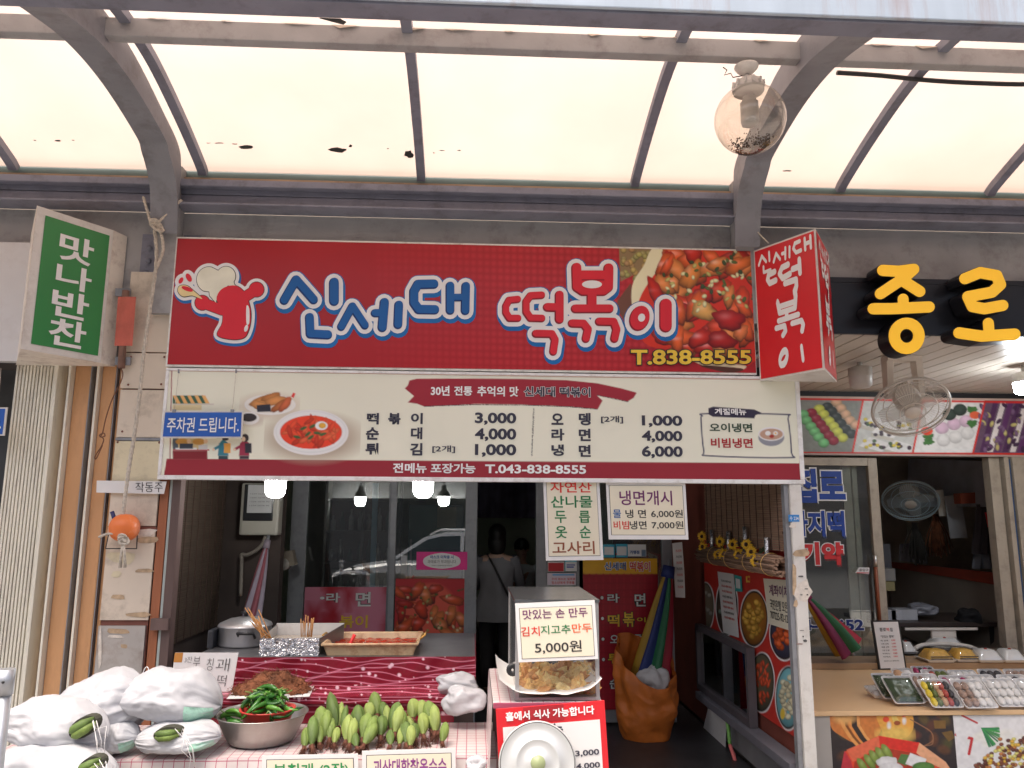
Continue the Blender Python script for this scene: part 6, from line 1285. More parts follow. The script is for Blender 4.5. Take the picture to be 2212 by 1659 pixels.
# ------------------------------------------------------------------ plastic bags
m_pb = M('white_plastic_bag', (.62, .62, .65), .25, 0, .03, 4, .5, 12, trans=.2)
def crumple(name, label, px, py, wpx, hpx, Y, dep, seed, mat, cat, sag=0.):
    c_ = A(px, py, Y); k = mpp(px, py, Y); a, b = wpx/2*k, hpx/2*k
    def fn(u, v):
        th = 2*math.pi*u; ph = math.pi*(.02+.96*v); d = Vector((math.sin(ph)*math.cos(th), math.sin(ph)*math.sin(th), math.cos(ph))); n_ = 1+.3*noise.noise(d*1.4+Vector((seed, 0, 0)))+.09*(1-2.5*abs(noise.noise(d*1.6+Vector((seed, 1, 0)))))+.04*(1-2*abs(noise.noise(d*5+Vector((seed, 1, 0)))))-.05
        return c_+Vector((d.x*a*n_, d.y*dep*n_, d.z*b*n_))
    mb = MB(); mb.grid(fn, 60, 36, True); return tag(mb.build(name, mat), label, cat)
crumple('plastic_bag', 'folded white plastic bag lying on the red step', 985, 1476, 92, 44, -.55, .07, 3, m_pb, 'bag')
crumple('plastic_bag', 'white plastic bag hanging over the right end of the red step', 1003, 1512, 92, 62, -.70, .07, 9, m_pb, 'bag')
crumple('plastic_bag', 'scrap of crumpled plastic film at the table corner by the round lid', 1030, 1652, 44, 40, -1.36, .04, 14, m_pb, 'bag')
# ------------------------------------------------------------------ price cards along the table front
def tcard(label, pts, Y, txt, mat):
    q = quad4(pts, Y); o = thing('price_card', (q[2]+q[3])/2, label, 'paper sign'); MB().slab(q, (0, .003, 0)).build('sheet', PAPER, o)
    i = sub(q, .045, .1, .955, 1); MB().slab([p-Vector((0, .0012, 0)) for p in i], (0, .001, 0)).build('border_line', BLACKP, o); j = sub(q, .052, .113, .948, 1); MB().slab([p-Vector((0, .002, 0)) for p in j], (0, .001, 0)).build('cream_field', CREAM, o)
    lettering(txt, sub(q, .12, .2, .9, .58), mat, o, .015, .0035)
tcard('price card with green Korean lettering pinned on the left of the table front', [(566, 1632), (773, 1628), (776, 1720), (566, 1722)], -1.19, '부침개 (2장)', M('print_green2', S(34, 130, 70, 1.2), .5))
tcard('price card with purple Korean lettering pinned under the maize', [(782, 1622), (984, 1616), (986, 1712), (782, 1716)], -1.192, '괴산대학찰옥수수', M('print_violet', S(120, 50, 120, 1.3), .5))
# ------------------------------------------------------------------ dumpling case
cz = .945; Yc = -1.4
P1 = cr('P'); k = mpp(1200, 1400, Yc)
cx0, cx1 = NX(1117, 1450, Yc), NX(1290, 1450, Yc); ztop = A(1200, 1298, Yc).z; zcb = A(1200, 1512, Yc).z; Yr = -.78
st2 = thing('side_table', ((cx0+cx1)/2, (Yc+Yr)/2, 0), 'small table with check cloth under the dumpling case', 'table')
MB().bevbox(cx0-.10, cx1+.02, Yc-.02, Yr+.1, zcb-.03, zcb-.004, .005).build('table_cloth', CHK, st2)
mb = MB(); mb.grid(lambda u, v: (cx0-.103-.01*v, Yc-.02+(Yr-Yc+.12)*u, zcb-.006-v*.3), 20, 6); mb.build('cloth_drop', CHK, st2)
for x in (cx0-.06, cx1-.04):
    for y in (Yc+.04, Yr+.05): MB().box(x-.02, x+.02, y-.02, y+.02, 0, zcb-.031).build('leg', WOODD, st2)
dc = thing('dumpling_case', ((cx0+cx1)/2, (Yc+Yr)/2, zcb), 'small glazed steel case full of fried dumplings with a price sign', 'display case')
m_top = M('case_top_steel', (.2, .21, .22), .25, .8, .15, 6)
MB().box(cx0-.012, cx1+.012, Yc-.012, Yr, ztop-.006, ztop+.006).build('case_top', m_top, dc)
for x in (cx0, cx1):
    for y in (Yc, Yr): MB().box(x-.008, x+.008, y-.008, y+.008, zcb, ztop-.007).build('corner_post', ALU, dc)
film = glass('plastic_film', (.97, .97, .96), .05, .06, .015)
MB().box(cx0-.004, cx0-.002, Yc+.01, Yr-.01, zcb+.01, ztop-.008).build('side_pane', film, dc); MB().box(cx1+.002, cx1+.004, Yc+.01, Yr-.01, zcb+.01, ztop-.008).build('side_pane', film, dc)
mb = MB(); mb.grid(lambda u, v: (cx0+.01+(cx1-cx0-.02)*u, Yc-.006+.006*noise.noise(Vector((u*5, v*4, 0))), zcb+.02+(ztop-zcb-.03)*v), 30, 30); mb.build('front_film', film, dc)
MB().box(cx0+.01, cx1-.01, Yr-.012, Yr-.009, zcb+.02, ztop-.01).build('back_pane', M('case_back', (.12, .12, .12), .5), dc)
MB().box(cx0-.01, cx1+.01, Yc-.01, Yr+.01, zcb, zcb+.012).build('case_base', ALU, dc)
# white liner paper, fritters
mb = MB(); mb.grid(lambda u, v: (cx0-.075+(cx1-cx0+.09)*u, Yc-.03+.6*v, zcb+.02+.06*(abs(u-.5)*2)**4+.02*abs(v-.5)+.008*noise.noise(Vector((u*7, v*5, 3)))), 24, 16); tag(mb.build('liner_paper', PAPER), 'white liner paper under the fried dumplings', 'paper')
m_fry = [M('fried_gold', S(206, 164, 104, 1.3), .6, 0, .25, 25, .5, 60), M('fried_brown', S(178, 128, 76, 1.3), .6, 0, .3, 25, .5, 60), M('fried_pale', S(218, 184, 128, 1.3), .6, 0, .2, 25, .5, 60)]
g = random.Random(8)
for i in range(84):
    px = 1128+g.random()*146; layer = g.random(); py = 1502-layer*52-8*g.random(); Y = Yc+.05+layer*.3+g.uniform(-.03, .03); c_ = A(px, py, Y); r = g.uniform(.026, .04); sd = i*3.1
    th0 = g.uniform(0, 6.28)
    def fn(u, v):
        th = 2*math.pi*u; ph = math.pi*(.03+.94*v); d = Vector((math.sin(ph)*math.cos(th), math.sin(ph)*math.sin(th), math.cos(ph))); n_ = 1+.55*noise.noise(d*1.9+Vector((sd, 0, 0)))+.3*noise.noise(d*5+Vector((sd, 2, 0))); v3 = Vector((d.x*1.35, d.y*.75, d.z*.75))*r*n_
        return c_+Matrix.Rotation(th0, 3, 'Y') @ v3
    mb = MB(); mb.grid(fn, 14, 10, True, False); tag(mb.build('fried_dumpling', m_fry[i % 3]), 'crisp golden fried dumpling in the glazed case', 'dumpling', 'fried dumplings in the case')
o, q = card('paper_sign', 'cream price sign for handmade dumplings on the front of the glazed case', [J_(350, 1165), J_(1045, 1135), J_(1076, 1650), J_(380, 1680)], Yc-.03, (.045, .085, .04, .055))
rows(o, q, [('맛있는 손 만두', .04, .03, .94, .22, PUR), ('김치', .0, .37, .26, .56, RDT), ('지고추', .275, .36, .69, .54, GRN), ('만두', .71, .35, .985, .53, ORT), ('5,000원', .18, .68, .83, .92, BLACKP)], .01)
# red and white menu stand
ms_ = thing('menu_stand', A(1190, 1659, -1.5), 'red bordered white menu board standing below the dumpling case', 'menu board')
q = quad4([P1(268, 1082), P1(1142, 1012), P1(1180, 1600), P1(300, 1680)], -1.5); MB().slab(q, (0, .012, 0)).build('board', RED, ms_)
MB().slab([p-Vector((0, .0015, 0)) for p in sub(q, .055, .25, .945, 1.)], (0, .001, 0)).build('white_field', PAPER, ms_)
MB().slab([p-Vector((0, .001, 0)) for p in sub(q, .25, .0, .62, .22)], (0, .0006, 0)).build('dark_band', M('dark_red_band', S(140, 26, 34), .5), ms_)
lettering('홀에서 식사 가능합니다', sub(q, .085, .045, .9, .17), WHT, ms_, .03, .0035); lettering('메', quad(1150, 1563, 1171, 1586, -1.5), NAVYP, ms_, .03, .004); lettering('뉴', quad(1193, 1562, 1216, 1586, -1.5), NAVYP, ms_, .03, .004); lettering('3,000', sub(q, .70, .645, .92, .735), NAVYP, ms_, .025, .004); lettering('4,000', sub(q, .70, .82, .92, .91), NAVYP, ms_, .025, .004)
MB().box(NX(1080, 1560, -1.48), NX(1310, 1560, -1.48), -1.484, -1.46, 0, .75).build('stand_leg', BLACK, ms_)
# round steel lid leaning in front
ld = thing('pot_lid', A(1163, 1659, -1.58), 'round pale steel pot lid leaning on the menu board', 'lid')
lc = A(1161, 1648, -1.56); k = mpp(1161, 1648, -1.56); RL = 84*k; tm = Matrix.Rotation(R(76), 3, 'X')
MB().lathe([(0, .03), (RL*.2, .03), (RL*.21, .026), (RL*.52, .02), (RL*.55, .024), (RL*.58, .018), (RL*.9, .006), (RL*.93, .01), (RL*.985, .006), (RL, 0), (RL*.99, -.004), (0, -.002)], 64, lc, tm).build('lid_disc', M('pale_lid', (.62, .63, .62), .38, .35, .05, 5), ld)
MB().lathe([(0, .04), (RL*.17, .038), (RL*.19, .03)], 32, lc, tm).build('lid_centre', M('lid_centre', S(140, 150, 110, 1.2), .4), ld)
MB().lathe([(RL*.94, .0095), (RL*.955, .0115), (RL*.97, .0085)], 64, lc, tm).build('lid_groove', M('lid_groove', (.15, .15, .15), .5), ld)
# bottle, scissors behind case
mb = MB(); p = A(1107, 1447, -1.3); mb.lathe([(.011*math.cos(t_*.35)*1+.016, .005*math.sin(t_*.35)) for t_ in range(19)], 16, p, Matrix.Rotation(R(80), 3, 'X')); tag(mb.build('scissor_handle', BLACK), 'black scissor handle left of the dumpling case', 'scissors')
# ------------------------------------------------------------------ orange sack bag in the porch
m_ob = M('orange_woven', S(176, 96, 36, 1.4), .5, 0, .2, 6, .5, 26, trans=.12)
ob = thing('orange_bag', AZ(1415, 1612, 0), 'large open orange woven bag with white rags inside', 'bag')
bcx = AZ(1408, 1606, 0)+Vector((0, .16, 0)); kk = 1
def bag(u, v, inn=1.):
    th = 2*math.pi*u; z = v*(.6+.2*max(0, math.cos(th-2.2))**1.5-.2*max(0, math.cos(th+1.1))**1.2+.06*max(0, math.cos(th-.2))); rr = (.19+.09*math.sin(min(1, v*1.3)*math.pi*.62)-.04*v)*(1+.06*math.sin(9*th+5*v)*v+.14*noise.noise(Vector((math.cos(th)*1.5, math.sin(th)*1.5, v*3)))+.035*(1-2.4*abs(noise.noise(Vector((math.cos(th)*2.6+3, math.sin(th)*2.6, v*6))))))
    return bcx+Vector((math.cos(th)*rr*inn*(1.0), math.sin(th)*rr*.75*inn, z+.002))
mb = MB(); mb.grid(lambda u, v: bag(u, v), 110, 50, True); mb.grid(lambda u, v: bag(u, .97-.5*v, .95), 110, 12, True); mb.build('bag_cloth', m_ob, ob)
crumple('white_rag', 'crumpled white rags inside the orange bag', 1412, 1472, 64, 66, bcx.y, .1, 31, M('rag', (.55, .54, .54), .8, 0, .1, 8), 'rags')
# ------------------------------------------------------------------ right side panel of the porch with food pictures
Q_ = cr('Q')
PX = 2.045
def sidepanel():
    ya, yb = .09, 2.1; zt_, zb_ = 1.62, .4
    q = [Vector((PX, yb, zt_)), Vector((PX, ya, zt_)), Vector((PX, ya, zb_)), Vector((PX, yb, zb_))]
    o = thing('food_photo_panel', (PX, 1, zb_), 'red side panel printed with oval food photos inside the porch', 'panel')
    s = Sheet(q, 230, 210, S(168, 44, 36, 1.5))
    s.aa = .9
    foods = [((207, 560, 58, 165), S(150, 146, 138), S(110, 100, 84), 0), ((355, 560, 72, 190), S(90, 110, 100), S(70, 60, 50), 0), ((540, 640, 92, 190), S(206, 150, 60), S(150, 96, 36), 1), ((750, 740, 100, 180), S(206, 84, 40), S(60, 60, 80), 1), ((592, 1075, 84, 200), S(206, 74, 40), S(84, 80, 62), 2), ((775, 1180, 85, 215), S(196, 190, 160), S(110, 170, 180), 3)]
    g = np.random.RandomState(8)
    for (x, y, rx, ry), cA, cB, kind in foods:
        X, Y = Q_(x, y); sc = .3163
        s.ell(X, Y, rx*sc+2.2, ry*sc+2.6, S(220, 214, 206), wob=.03); s.ell(X, Y, rx*sc, ry*sc, S(40, 34, 32)); s.ell(X, Y, rx*sc*.94, ry*sc*.93, cB, shade=.4)
        for i in range(34 if kind else 10):
            th, r = g.rand()*6.28, math.sqrt(g.rand())*.68; c_ = np.array(cA)*(.7+.6*g.rand()); s.ell(X+rx*sc*r*math.cos(th), Y+ry*sc*r*math.sin(th), rx*sc*(.25 if kind != 2 else .1), ry*sc*(.1 if kind != 2 else .13), c_, ang=g.rand()*1.2-.6+(1.2 if kind in (1, 3) else .2), shade=.6, hi=.06)
    s.ell(*Q_(735, 1290), 5, 12, S(230, 170, 60)); s.poly([Q_(484, 350), Q_(512, 350), Q_(512, 392), Q_(486, 392)], S(200, 160, 60)); s.rect(*Q_(494, 358), *Q_(510, 380), S(168, 44, 36))
    s.build('panel_print', o, printmat())
    MB().box(PX+.002, PX+.007, ya, yb, zb_, zt_).build('panel_board', WHITE, o)
    return o
sidepanel()
def xq(pts, X): return [AX(*p, X) for p in pts]
q = xq([Q_(603, 365), Q_(790, 378), Q_(795, 725), Q_(640, 675)], PX-.012); cp = thing('paper_sign', (q[2]+q[3])/2, 'cream bank transfer notice on the red side panel beside the white post', 'paper sign')
MB().slab(q, (.003, 0, 0)).build('sheet', CREAM, cp); lettering('계좌이체', sub(q, .2, .12, .93, .36), PUR, cp, .01, .003); lettering('국민은행 오은주', sub(q, .18, .44, 1.0, .66), BLACKP, cp, .008, .003); lettering('707225-92-1242', sub(q, .15, .7, 1.02, .86), BLACKP, cp, .01, .003)
q = xq([Q_(290, 318), Q_(398, 335), Q_(435, 770), Q_(330, 735)], PX-.014); cp = thing('paper_strip', (q[2]+q[3])/2, 'tall white printed paper taped over the oval food photos', 'paper'); MB().slab(q, (.003, 0, 0)).build('sheet', PAPER, cp)
for k_ in range(8): lettering('가나다 라마 바사', sub(q, .2, .12+k_*.085, .85, .16+k_*.085), RDT if k_ % 3 else GRY, cp, .03, .003)
q = xq([Q_(405, 340), Q_(452, 352), Q_(458, 458), Q_(412, 452)], PX-.012); o = tag(MB().slab(q, (.003, 0, 0)).build('sticker', M('teal_sticker', S(50, 140, 140), .5)), 'teal and white sticker near the blind on the red panel', 'sticker'); MB().slab([p-Vector((.002, 0, 0)) for p in sub(q, .2, .2, .8, .8)], (.001, 0, 0)).build('sticker_label', PAPER, o)
# ledge, mirror frame
MB_ = MB(); fr_ = thing('wall_mirror', AX(*Q_(310, 1150), 1.97), 'dark framed mirror low on the right porch wall, reflecting the orange bag', 'mirror')
cq = xq([Q_(140, 700), Q_(490, 805), Q_(495, 1330), Q_(140, 1140)], 1.975)
ym = [max(p.y for p in cq), min(p.y for p in cq)]; zm = [sum(p.z for p in cq[:2])/2, sum(p.z for p in cq[2:])/2]
y0, y1 = cq[1].y, cq[0].y; z0, z1 = (cq[2].z+cq[3].z)/2, (cq[0].z+cq[1].z)/2
m_mf = M('dark_mirror_frame', S(72, 68, 72), .5)
for a in [(y0, y1, z0, z0+.05), (y0, y1, z1-.05, z1), (y0, y0+.04, z0+.05, z1-.05), (y1-.04, y1, z0+.05, z1-.05)]: MB().box(1.97, 2.03, a[0], a[1], a[2], a[3]).build('mirror_frame', m_mf, fr_)
MB().box(2.0, 2.01, y0+.04, y1-.04, z0+.05, z1-.05).build('mirror_glass', M('mirror_silver', (.75, .75, .75), .03, 1., 0), fr_)
lg = thing('wall_ledge', (2.0, 1, z0-.1), 'grey ledge running along the right porch wall below the mirror', 'ledge')
MB().bevbox(1.93, 2.044, .1, 2.1, z0-.06, z0-.002, .004).build('ledge_board', M('grey_ledge', S(100, 100, 108, 1.3), .5), lg)
MB().box(2.03, 2.05, .1, 2.1, .02, z0-.061).build('lower_board', M('lower_white_board', S(130, 130, 132, 1.2), .6), lg)
q = xq([Q_(225, 1255), Q_(352, 1310), Q_(338, 1645), Q_(160, 1520)], 1.99); tag(MB().slab(q, (.003, 0, 0)).build('hanging_paper', PAPER), 'white handwritten paper hanging below the grey ledge', 'paper')
MB_ = MB(); pts = [AX(*Q_(*p), 1.96) for p in [(350, 1310), (365, 1400), (375, 1500), (405, 1590), (430, 1680)]]; hs = thing('garden_hose', pts[-1], 'green and pink hose hanging under the ledge', 'hose'); MB().tube(smooth_loop([tuple(p) for p in pts[:3]], 4, False), .014, 8).build('hose_green', M('hose_green', S(110, 160, 80), .5), hs); MB().tube(smooth_loop([tuple(p) for p in pts[2:]], 4, False), .014, 8).build('hose_pink', M('hose_pink', S(186, 96, 96), .5), hs)
# ------------------------------------------------------------------ rice cake shop
L_ = cr('L'); YR = 2.2
pb_ = thing('photo_band', A(2000, 980, YR), 'band of four rice cake photos with red dividers above the right shop doors', 'signboard')
zt_, zb_ = A(1900, 862, YR-.03).z, A(1900, 980, YR-.03).z
q = [Vector((2.09, YR-.03, zt_)), Vector((6.5, YR-.03, zt_)), Vector((6.5, YR-.03, zb_)), Vector((2.09, YR-.03, zb_))]
s = Sheet(q, 520, 72, S(160, 50, 44)); e_ = cr('E')
div = [(920, 1245, 845, 1590), (1320, 1245, 1245, 1592), (1730, 1250, 1645, 1592), (2140, 1250, 2050, 1592)]
xs_ = [(420, 420)]+[(d[0], d[2]) for d in div]+[(2600, 2600)]
bgs = [S(120, 124, 120), S(176, 178, 176), S(206, 206, 200), S(90, 70, 90), S(200, 190, 170)]
for i in range(5): s.poly([e_(xs_[i][0], 1235), e_(xs_[i+1][0], 1235), e_(xs_[i+1][1], 1598), e_(xs_[i][1], 1598)], bgs[i])
for col, pts in ((S(196, 160, 130), [(740, 1260), (770, 1300), (800, 1340), (830, 1380), (870, 1410)]), (S(44, 52, 52), [(680, 1290), (710, 1320), (740, 1360), (770, 1400), (800, 1440), (840, 1470)]), (S(190, 196, 80), [(625, 1305), (655, 1340), (690, 1385), (720, 1420), (745, 1455), (780, 1495)]), (S(140, 34, 56), [(575, 1330), (605, 1370), (635, 1405), (660, 1440), (690, 1480), (720, 1515)]), (S(110, 180, 120), [(520, 1340), (540, 1380), (570, 1420), (595, 1455), (620, 1490), (655, 1530)])):
    for x, y in pts: s.ell(*e_(x, y), 12, 10, col, shade=.5, hi=.08)
g = np.random.RandomState(3)
for (x, y) in ((1000, 1400), (1060, 1450), (1150, 1420), (980, 1540), (1150, 1560)):
    s.poly([e_(x-90, y+10), e_(x-20, y-50), e_(x+110, y-10), e_(x+60, y+50)], S(214, 212, 204)); s.poly([e_(x-90, y+10), e_(x+60, y+50), e_(x+55, y+70), e_(x-95, y+35)], S(170, 168, 160))
    for k_ in range(10): s.ell(*e_(x+g.uniform(-70, 80), y+g.uniform(-30, 35)), 4.5, 3.6, [S(60, 46, 60), S(206, 180, 60), S(70, 96, 60)][g.randint(3)], shade=.4)
s.poly([e_(1360, 1480), e_(1640, 1400), e_(1640, 1570), e_(1400, 1590)], S(224, 222, 216))
for x, y in ((1440, 1430), (1520, 1405), (1600, 1385)): s.ell(*e_(x, y), 15, 13, S(226, 170, 190), shade=.3, hi=.06)
for x, y in ((1450, 1510), (1530, 1490), (1610, 1465)): s.ell(*e_(x, y), 15, 14, S(226, 224, 222), shade=.25, hi=.04)
for x, y in ((1490, 1340), (1560, 1310)): s.ell(*e_(x, y), 15, 13, S(56, 70, 64), shade=.5)
for x, y in ((1350, 1490), (1640, 1400), (1350, 1520), (1640, 1310)): s.ell(*e_(x, y), 11, 8, S(60, 104, 54), wob=.3)
s.ell(*e_(1340, 1450), 13, 9, S(196, 70, 50)); s.ell(*e_(1660, 1345), 12, 8, S(206, 90, 60))
for k_ in range(7): s.poly([e_(1690+k_*50, 1590), e_(1780+k_*50, 1260), e_(1815+k_*50, 1260), e_(1728+k_*50, 1590)], [S(70, 40, 76), S(200, 190, 190), S(84, 46, 90)][k_ % 3])
for k_ in range(50): s.ell(*e_(1690+g.rand()*290, 1270+g.rand()*310), 7, 4, [S(60, 36, 66), S(90, 60, 96), S(180, 170, 110), S(110, 84, 116)][g.randint(4)], ang=g.rand()*3, shade=.4)
for d in div: s.line([e_(d[0], d[1]-15), e_(d[2], d[3]+10)], 4, S(190, 44, 34))
s.line([(1700, 861), (2400, 872)], 4.5, S(186, 40, 34)); s.line([(1700, 978), (2400, 982)], 4.5, S(186, 40, 34)); s.mottle(.1, 3)
s.build('band_print', pb_, printmat()); MB().box(2.09, 6.5, YR-.028, YR+.04, zb_-.02, zt_+.02).build('band_board', M('band_board', S(170, 150, 140), .5), pb_)
# ceiling lamps and fan
m_dead = M('frosted_diffuser', (.7, .68, .66), .35)
def canlamp(px, py, Y, label, m):
    p = A(px, py, Y); k = mpp(px, py, Y); o = thing('ceiling_lamp', p, label, 'lamp'); MB().lathe([(0, -21*k), (17*k, -20*k), (22*k, -15*k), (23*k, 2*k), (23*k, 4*k)], 24, p).build('diffuser', m, o); MB().lathe([(23.5*k, 3*k), (23.5*k, 22*k), (10*k, 26*k), (0, 26*k)], 24, p).build('lamp_body', WHITE, o)
    MB().tube([p+Vector((0, 0, 24*k)), Vector((p.x, p.y, 2.94))], .02, 8).build('socket', WHITE, o)
canlamp(1859, 817, .9, 'unlit white ceiling lamp under the right shop soffit', m_dead)
canlamp(2216, 830, .9, 'glowing white ceiling lamp at the right edge', emission('lit_bulb_cool', (.9, .96, 1), 60.))
def cage_fan(name, label, c_, r, nrm, mats, mount):
    o = thing(name, c_-Vector((0, 0, r)), label, 'fan'); n = Vector(nrm).normalized(); a = n.orthogonal().normalized(); b = n.cross(a); m = Matrix((a, b, n)).transposed()
    mb = MB()
    for rr, z in ((r, 0), (r*.97, .03), (r*.97, -.03), (r*.66, .05), (r*.33, .058), (r*.66, -.045)):
        ring = [c_+m @ Vector((rr*math.cos(2*math.pi*k_/40), rr*math.sin(2*math.pi*k_/40), z)) for k_ in range(41)]; mb.tube(ring, .0035 if rr != r else .008, 5, False)
    mb.build('cage_rings', mats[0], o)
    mb = MB()
    for k_ in range(72):
        th = 2*math.pi*k_/72; d = lambda rr, z: c_+m @ Vector((rr*math.cos(th), rr*math.sin(th), z))
        mb.tube([d(r*.2, .06), d(r*.6, .052), d(r*.9, .038), d(r, 0)], .0012, 3, False); mb.tube([d(r*.2, -.05), d(r*.6, -.046), d(r*.9, -.034), d(r, 0)], .0012, 3, False)
    mb.build('cage_wires', mats[0], o)['kind'] = 'stuff'
    MB().lathe([(0, .066), (r*.2, .064), (r*.22, .055), (0, .055)], 24, c_, m).build('cage_badge', mats[1], o)
    for k_ in range(4):
        th = math.pi/2*k_; MB().grid(lambda u, v: c_+m @ (Matrix.Rotation(th, 3, 'Z') @ Vector((r*(.12+.7*v), r*.5*(u-.5)*math.sin(.5+v*1.9), .02*(u-.5)))), 5, 6).build('blade', mats[2], o)
    MB().lathe([(0, -.2), (r*.3, -.19), (r*.36, -.12), (r*.34, -.05), (0, -.05)], 20, c_, m).build('motor', mats[1], o)
    for i, pts in enumerate(mount): MB().tube([c_+m @ Vector(pts[0]) if len(pts) == 2 else c_, *[Vector(p) for p in pts[1:]]], .028, 10).build('mount_arm', mats[1], o)
    return o
m_fan = M('fan_beige', S(196, 188, 178, 1.4), .5); m_bld = M('fan_blade', S(170, 164, 156), .4, alpha=.4)
fc = A(1967, 880, .55); cage_fan('ceiling_fan', 'caged ceiling fan tilted under the right shop soffit', fc, 76*mpp(1967, 880, .55), (-.12, -.55, -.62), [M('fan_wire', S(190, 184, 176, 1.3), .4), m_fan, m_bld], [((0, 0, -.12), fc+Vector((0.02, .1, .2)))])
o = [ob_ for ob_ in COL.objects if ob_.name.startswith('ceiling_fan')][0]
zs = 2.938; bx_ = fc+Vector((.02, .1, 0))
MB().box(bx_.x-.13, bx_.x+.13, bx_.y-.05, bx_.y+.05, zs-.04, zs).build('mount_plate', m_fan, o)
for s_ in (-1, 1): MB().hexa([(bx_.x+s_*.12-.02, bx_.y-.03, fc.z+.08), (bx_.x+s_*.12+.02, bx_.y-.03, fc.z+.08), (bx_.x+s_*.12+.02, bx_.y+.03, fc.z+.08), (bx_.x+s_*.12-.02, bx_.y+.03, fc.z+.08), (bx_.x+s_*.11-.025, bx_.y-.04, zs-.04), (bx_.x+s_*.11+.025, bx_.y-.04, zs-.04), (bx_.x+s_*.11+.025, bx_.y+.04, zs-.04), (bx_.x+s_*.11-.025, bx_.y+.04, zs-.04)]).build('mount_leg', m_fan, o)
# sliding door with lettering
m_fr = M('beige_door_frame', S(156, 146, 132, 1.25), .45, 0, .08, 4, 0, dirt=(.1, .08, .06), dirt_amt=.4, dirt_scale=9)
gd = thing('glass_door', (2.9, YR, 0), 'right shop sliding glass door with blue and red Korean lettering', 'door')
dx0, dx1 = 2.1, A(1903, 1200, YR).x; zt_ = A(1850, 990, YR).z
MB().bevbox(dx1-.085, dx1, YR-.05, YR, .03, zt_, .004).build('stile', m_fr, gd); MB().bevbox(dx1-.30, dx1-.22, YR+.02, YR+.06, .03, zt_, .004).build('stile', m_fr, gd); MB().bevbox(dx1-.2, dx1-.15, YR+.04, YR+.07, .03, zt_, .004).build('stile', m_fr, gd)
MB().box(dx0, dx1-.085, YR-.045, YR-.002, zt_-.07, zt_).build('top_rail', m_fr, gd); MB().box(dx0, dx1-.085, YR-.045, YR-.002, .03, .16).build('bottom_rail', m_fr, gd)
MB().box(dx0, dx1-.085, YR-.025, YR-.019, .16, zt_-.07).build('pane', GLASS, gd)
hp_ = A(*L_(830, 1200), YR-.08); MB().tube([hp_+Vector((0, 0, .25)), hp_+Vector((0, 0, -.27))], .016, 10).build('handle', M('wood_handle', S(120, 64, 40), .4), gd)
for dz in (.28, -.30): MB().tube([hp_+Vector((0, 0, dz-.05)), hp_+Vector((0, 0, dz+.05))], .017, 10).build('handle_end', STAINLESS, gd)
DBL = M('decal_blue', S(26, 60, 140, 1.3), .5); DRD = M('decal_red', S(190, 44, 48, 1.3), .5)
def decal(t, x0, y0, x1, y1, m, b=.03, sh=True):
    q = quad(*L_(x0, y0), *L_(x1, y1), YR-.026); lettering(t, q, WHT, gd, b+.04, .002, hull=b); lettering(t, q, m, gd, b, .004)
    if sh: lettering(t, [p+Vector((.03, .05, -.02)) for p in q], m, gd, b, .002)  # offset copy of the words, drawn in as their reflected shadow on the pane
decal('집로', 130, 190, 575, 470, DBL, .05, False); decal('가지떡', 100, 530, 570, 740, DBL, .04); decal('기약', 190, 785, 560, 970, DRD, .05); decal('4-15652', 215, 1410, 720, 1500, M('decal_navy', S(30, 50, 110, 1.3), .5), .04, False)
q = quad4([L_(650, 1035), L_(680, 990), L_(765, 992), L_(762, 1045)], YR-.07); tg = tag(MB().slab(q, (0, .002, 0)).build('door_tag', PAPER), 'small white entrance tag with a red line on the right shop door', 'tag'); lettering('출입구', [A(*L_(682, 1000), YR-.07), A(*L_(755, 1000), YR-.07), A(*L_(755, 1022), YR-.07), A(*L_(678, 1022), YR-.07)], BLACKP, tg, .01, .003); MB().slab(quad4([L_(662, 1030), L_(760, 1032), L_(760, 1038), L_(660, 1036)], YR-.0735), (0, .001, 0)).build('red_line', RED, tg)
jb = thing('door_frame', (5, YR, 0), 'beige right jamb of the right shop entrance', 'door frame')
jx0, jx1 = A(*L_(1735, 300), YR).x, A(*L_(1890, 300), YR).x
MB().bevbox(jx0, jx0+.10, YR-.02, YR+.08, 0, zt_+.02, .004).build('jamb', m_fr, jb); MB().bevbox(jx0+.12, jx1-.02, YR-.06, YR+.05, 0, zt_+.02, .004).build('jamb', m_fr, jb); MB().box(jx1-.018, jx1, YR-.05, YR+.05, 0, zt_).build('blue_seal', M('blue_seal', S(40, 60, 90), .5), jb); MB().bevbox(jx1+.01, jx1+.22, YR-.07, YR+.05, 0, zt_+.02, .004).build('jamb', m_fr, jb)
MB().box(jx1+.225, 8.9, YR-.04, YR+.04, 0, zt_).build('side_panel', M('side_panel_r', S(150, 140, 128), .6), jb)
MB().box(2.09, jx1, YR-.06, YR+.08, zt_+.022, zb_-.022).build('head_rail', M('head_rail', S(86, 84, 80), .5), jb)
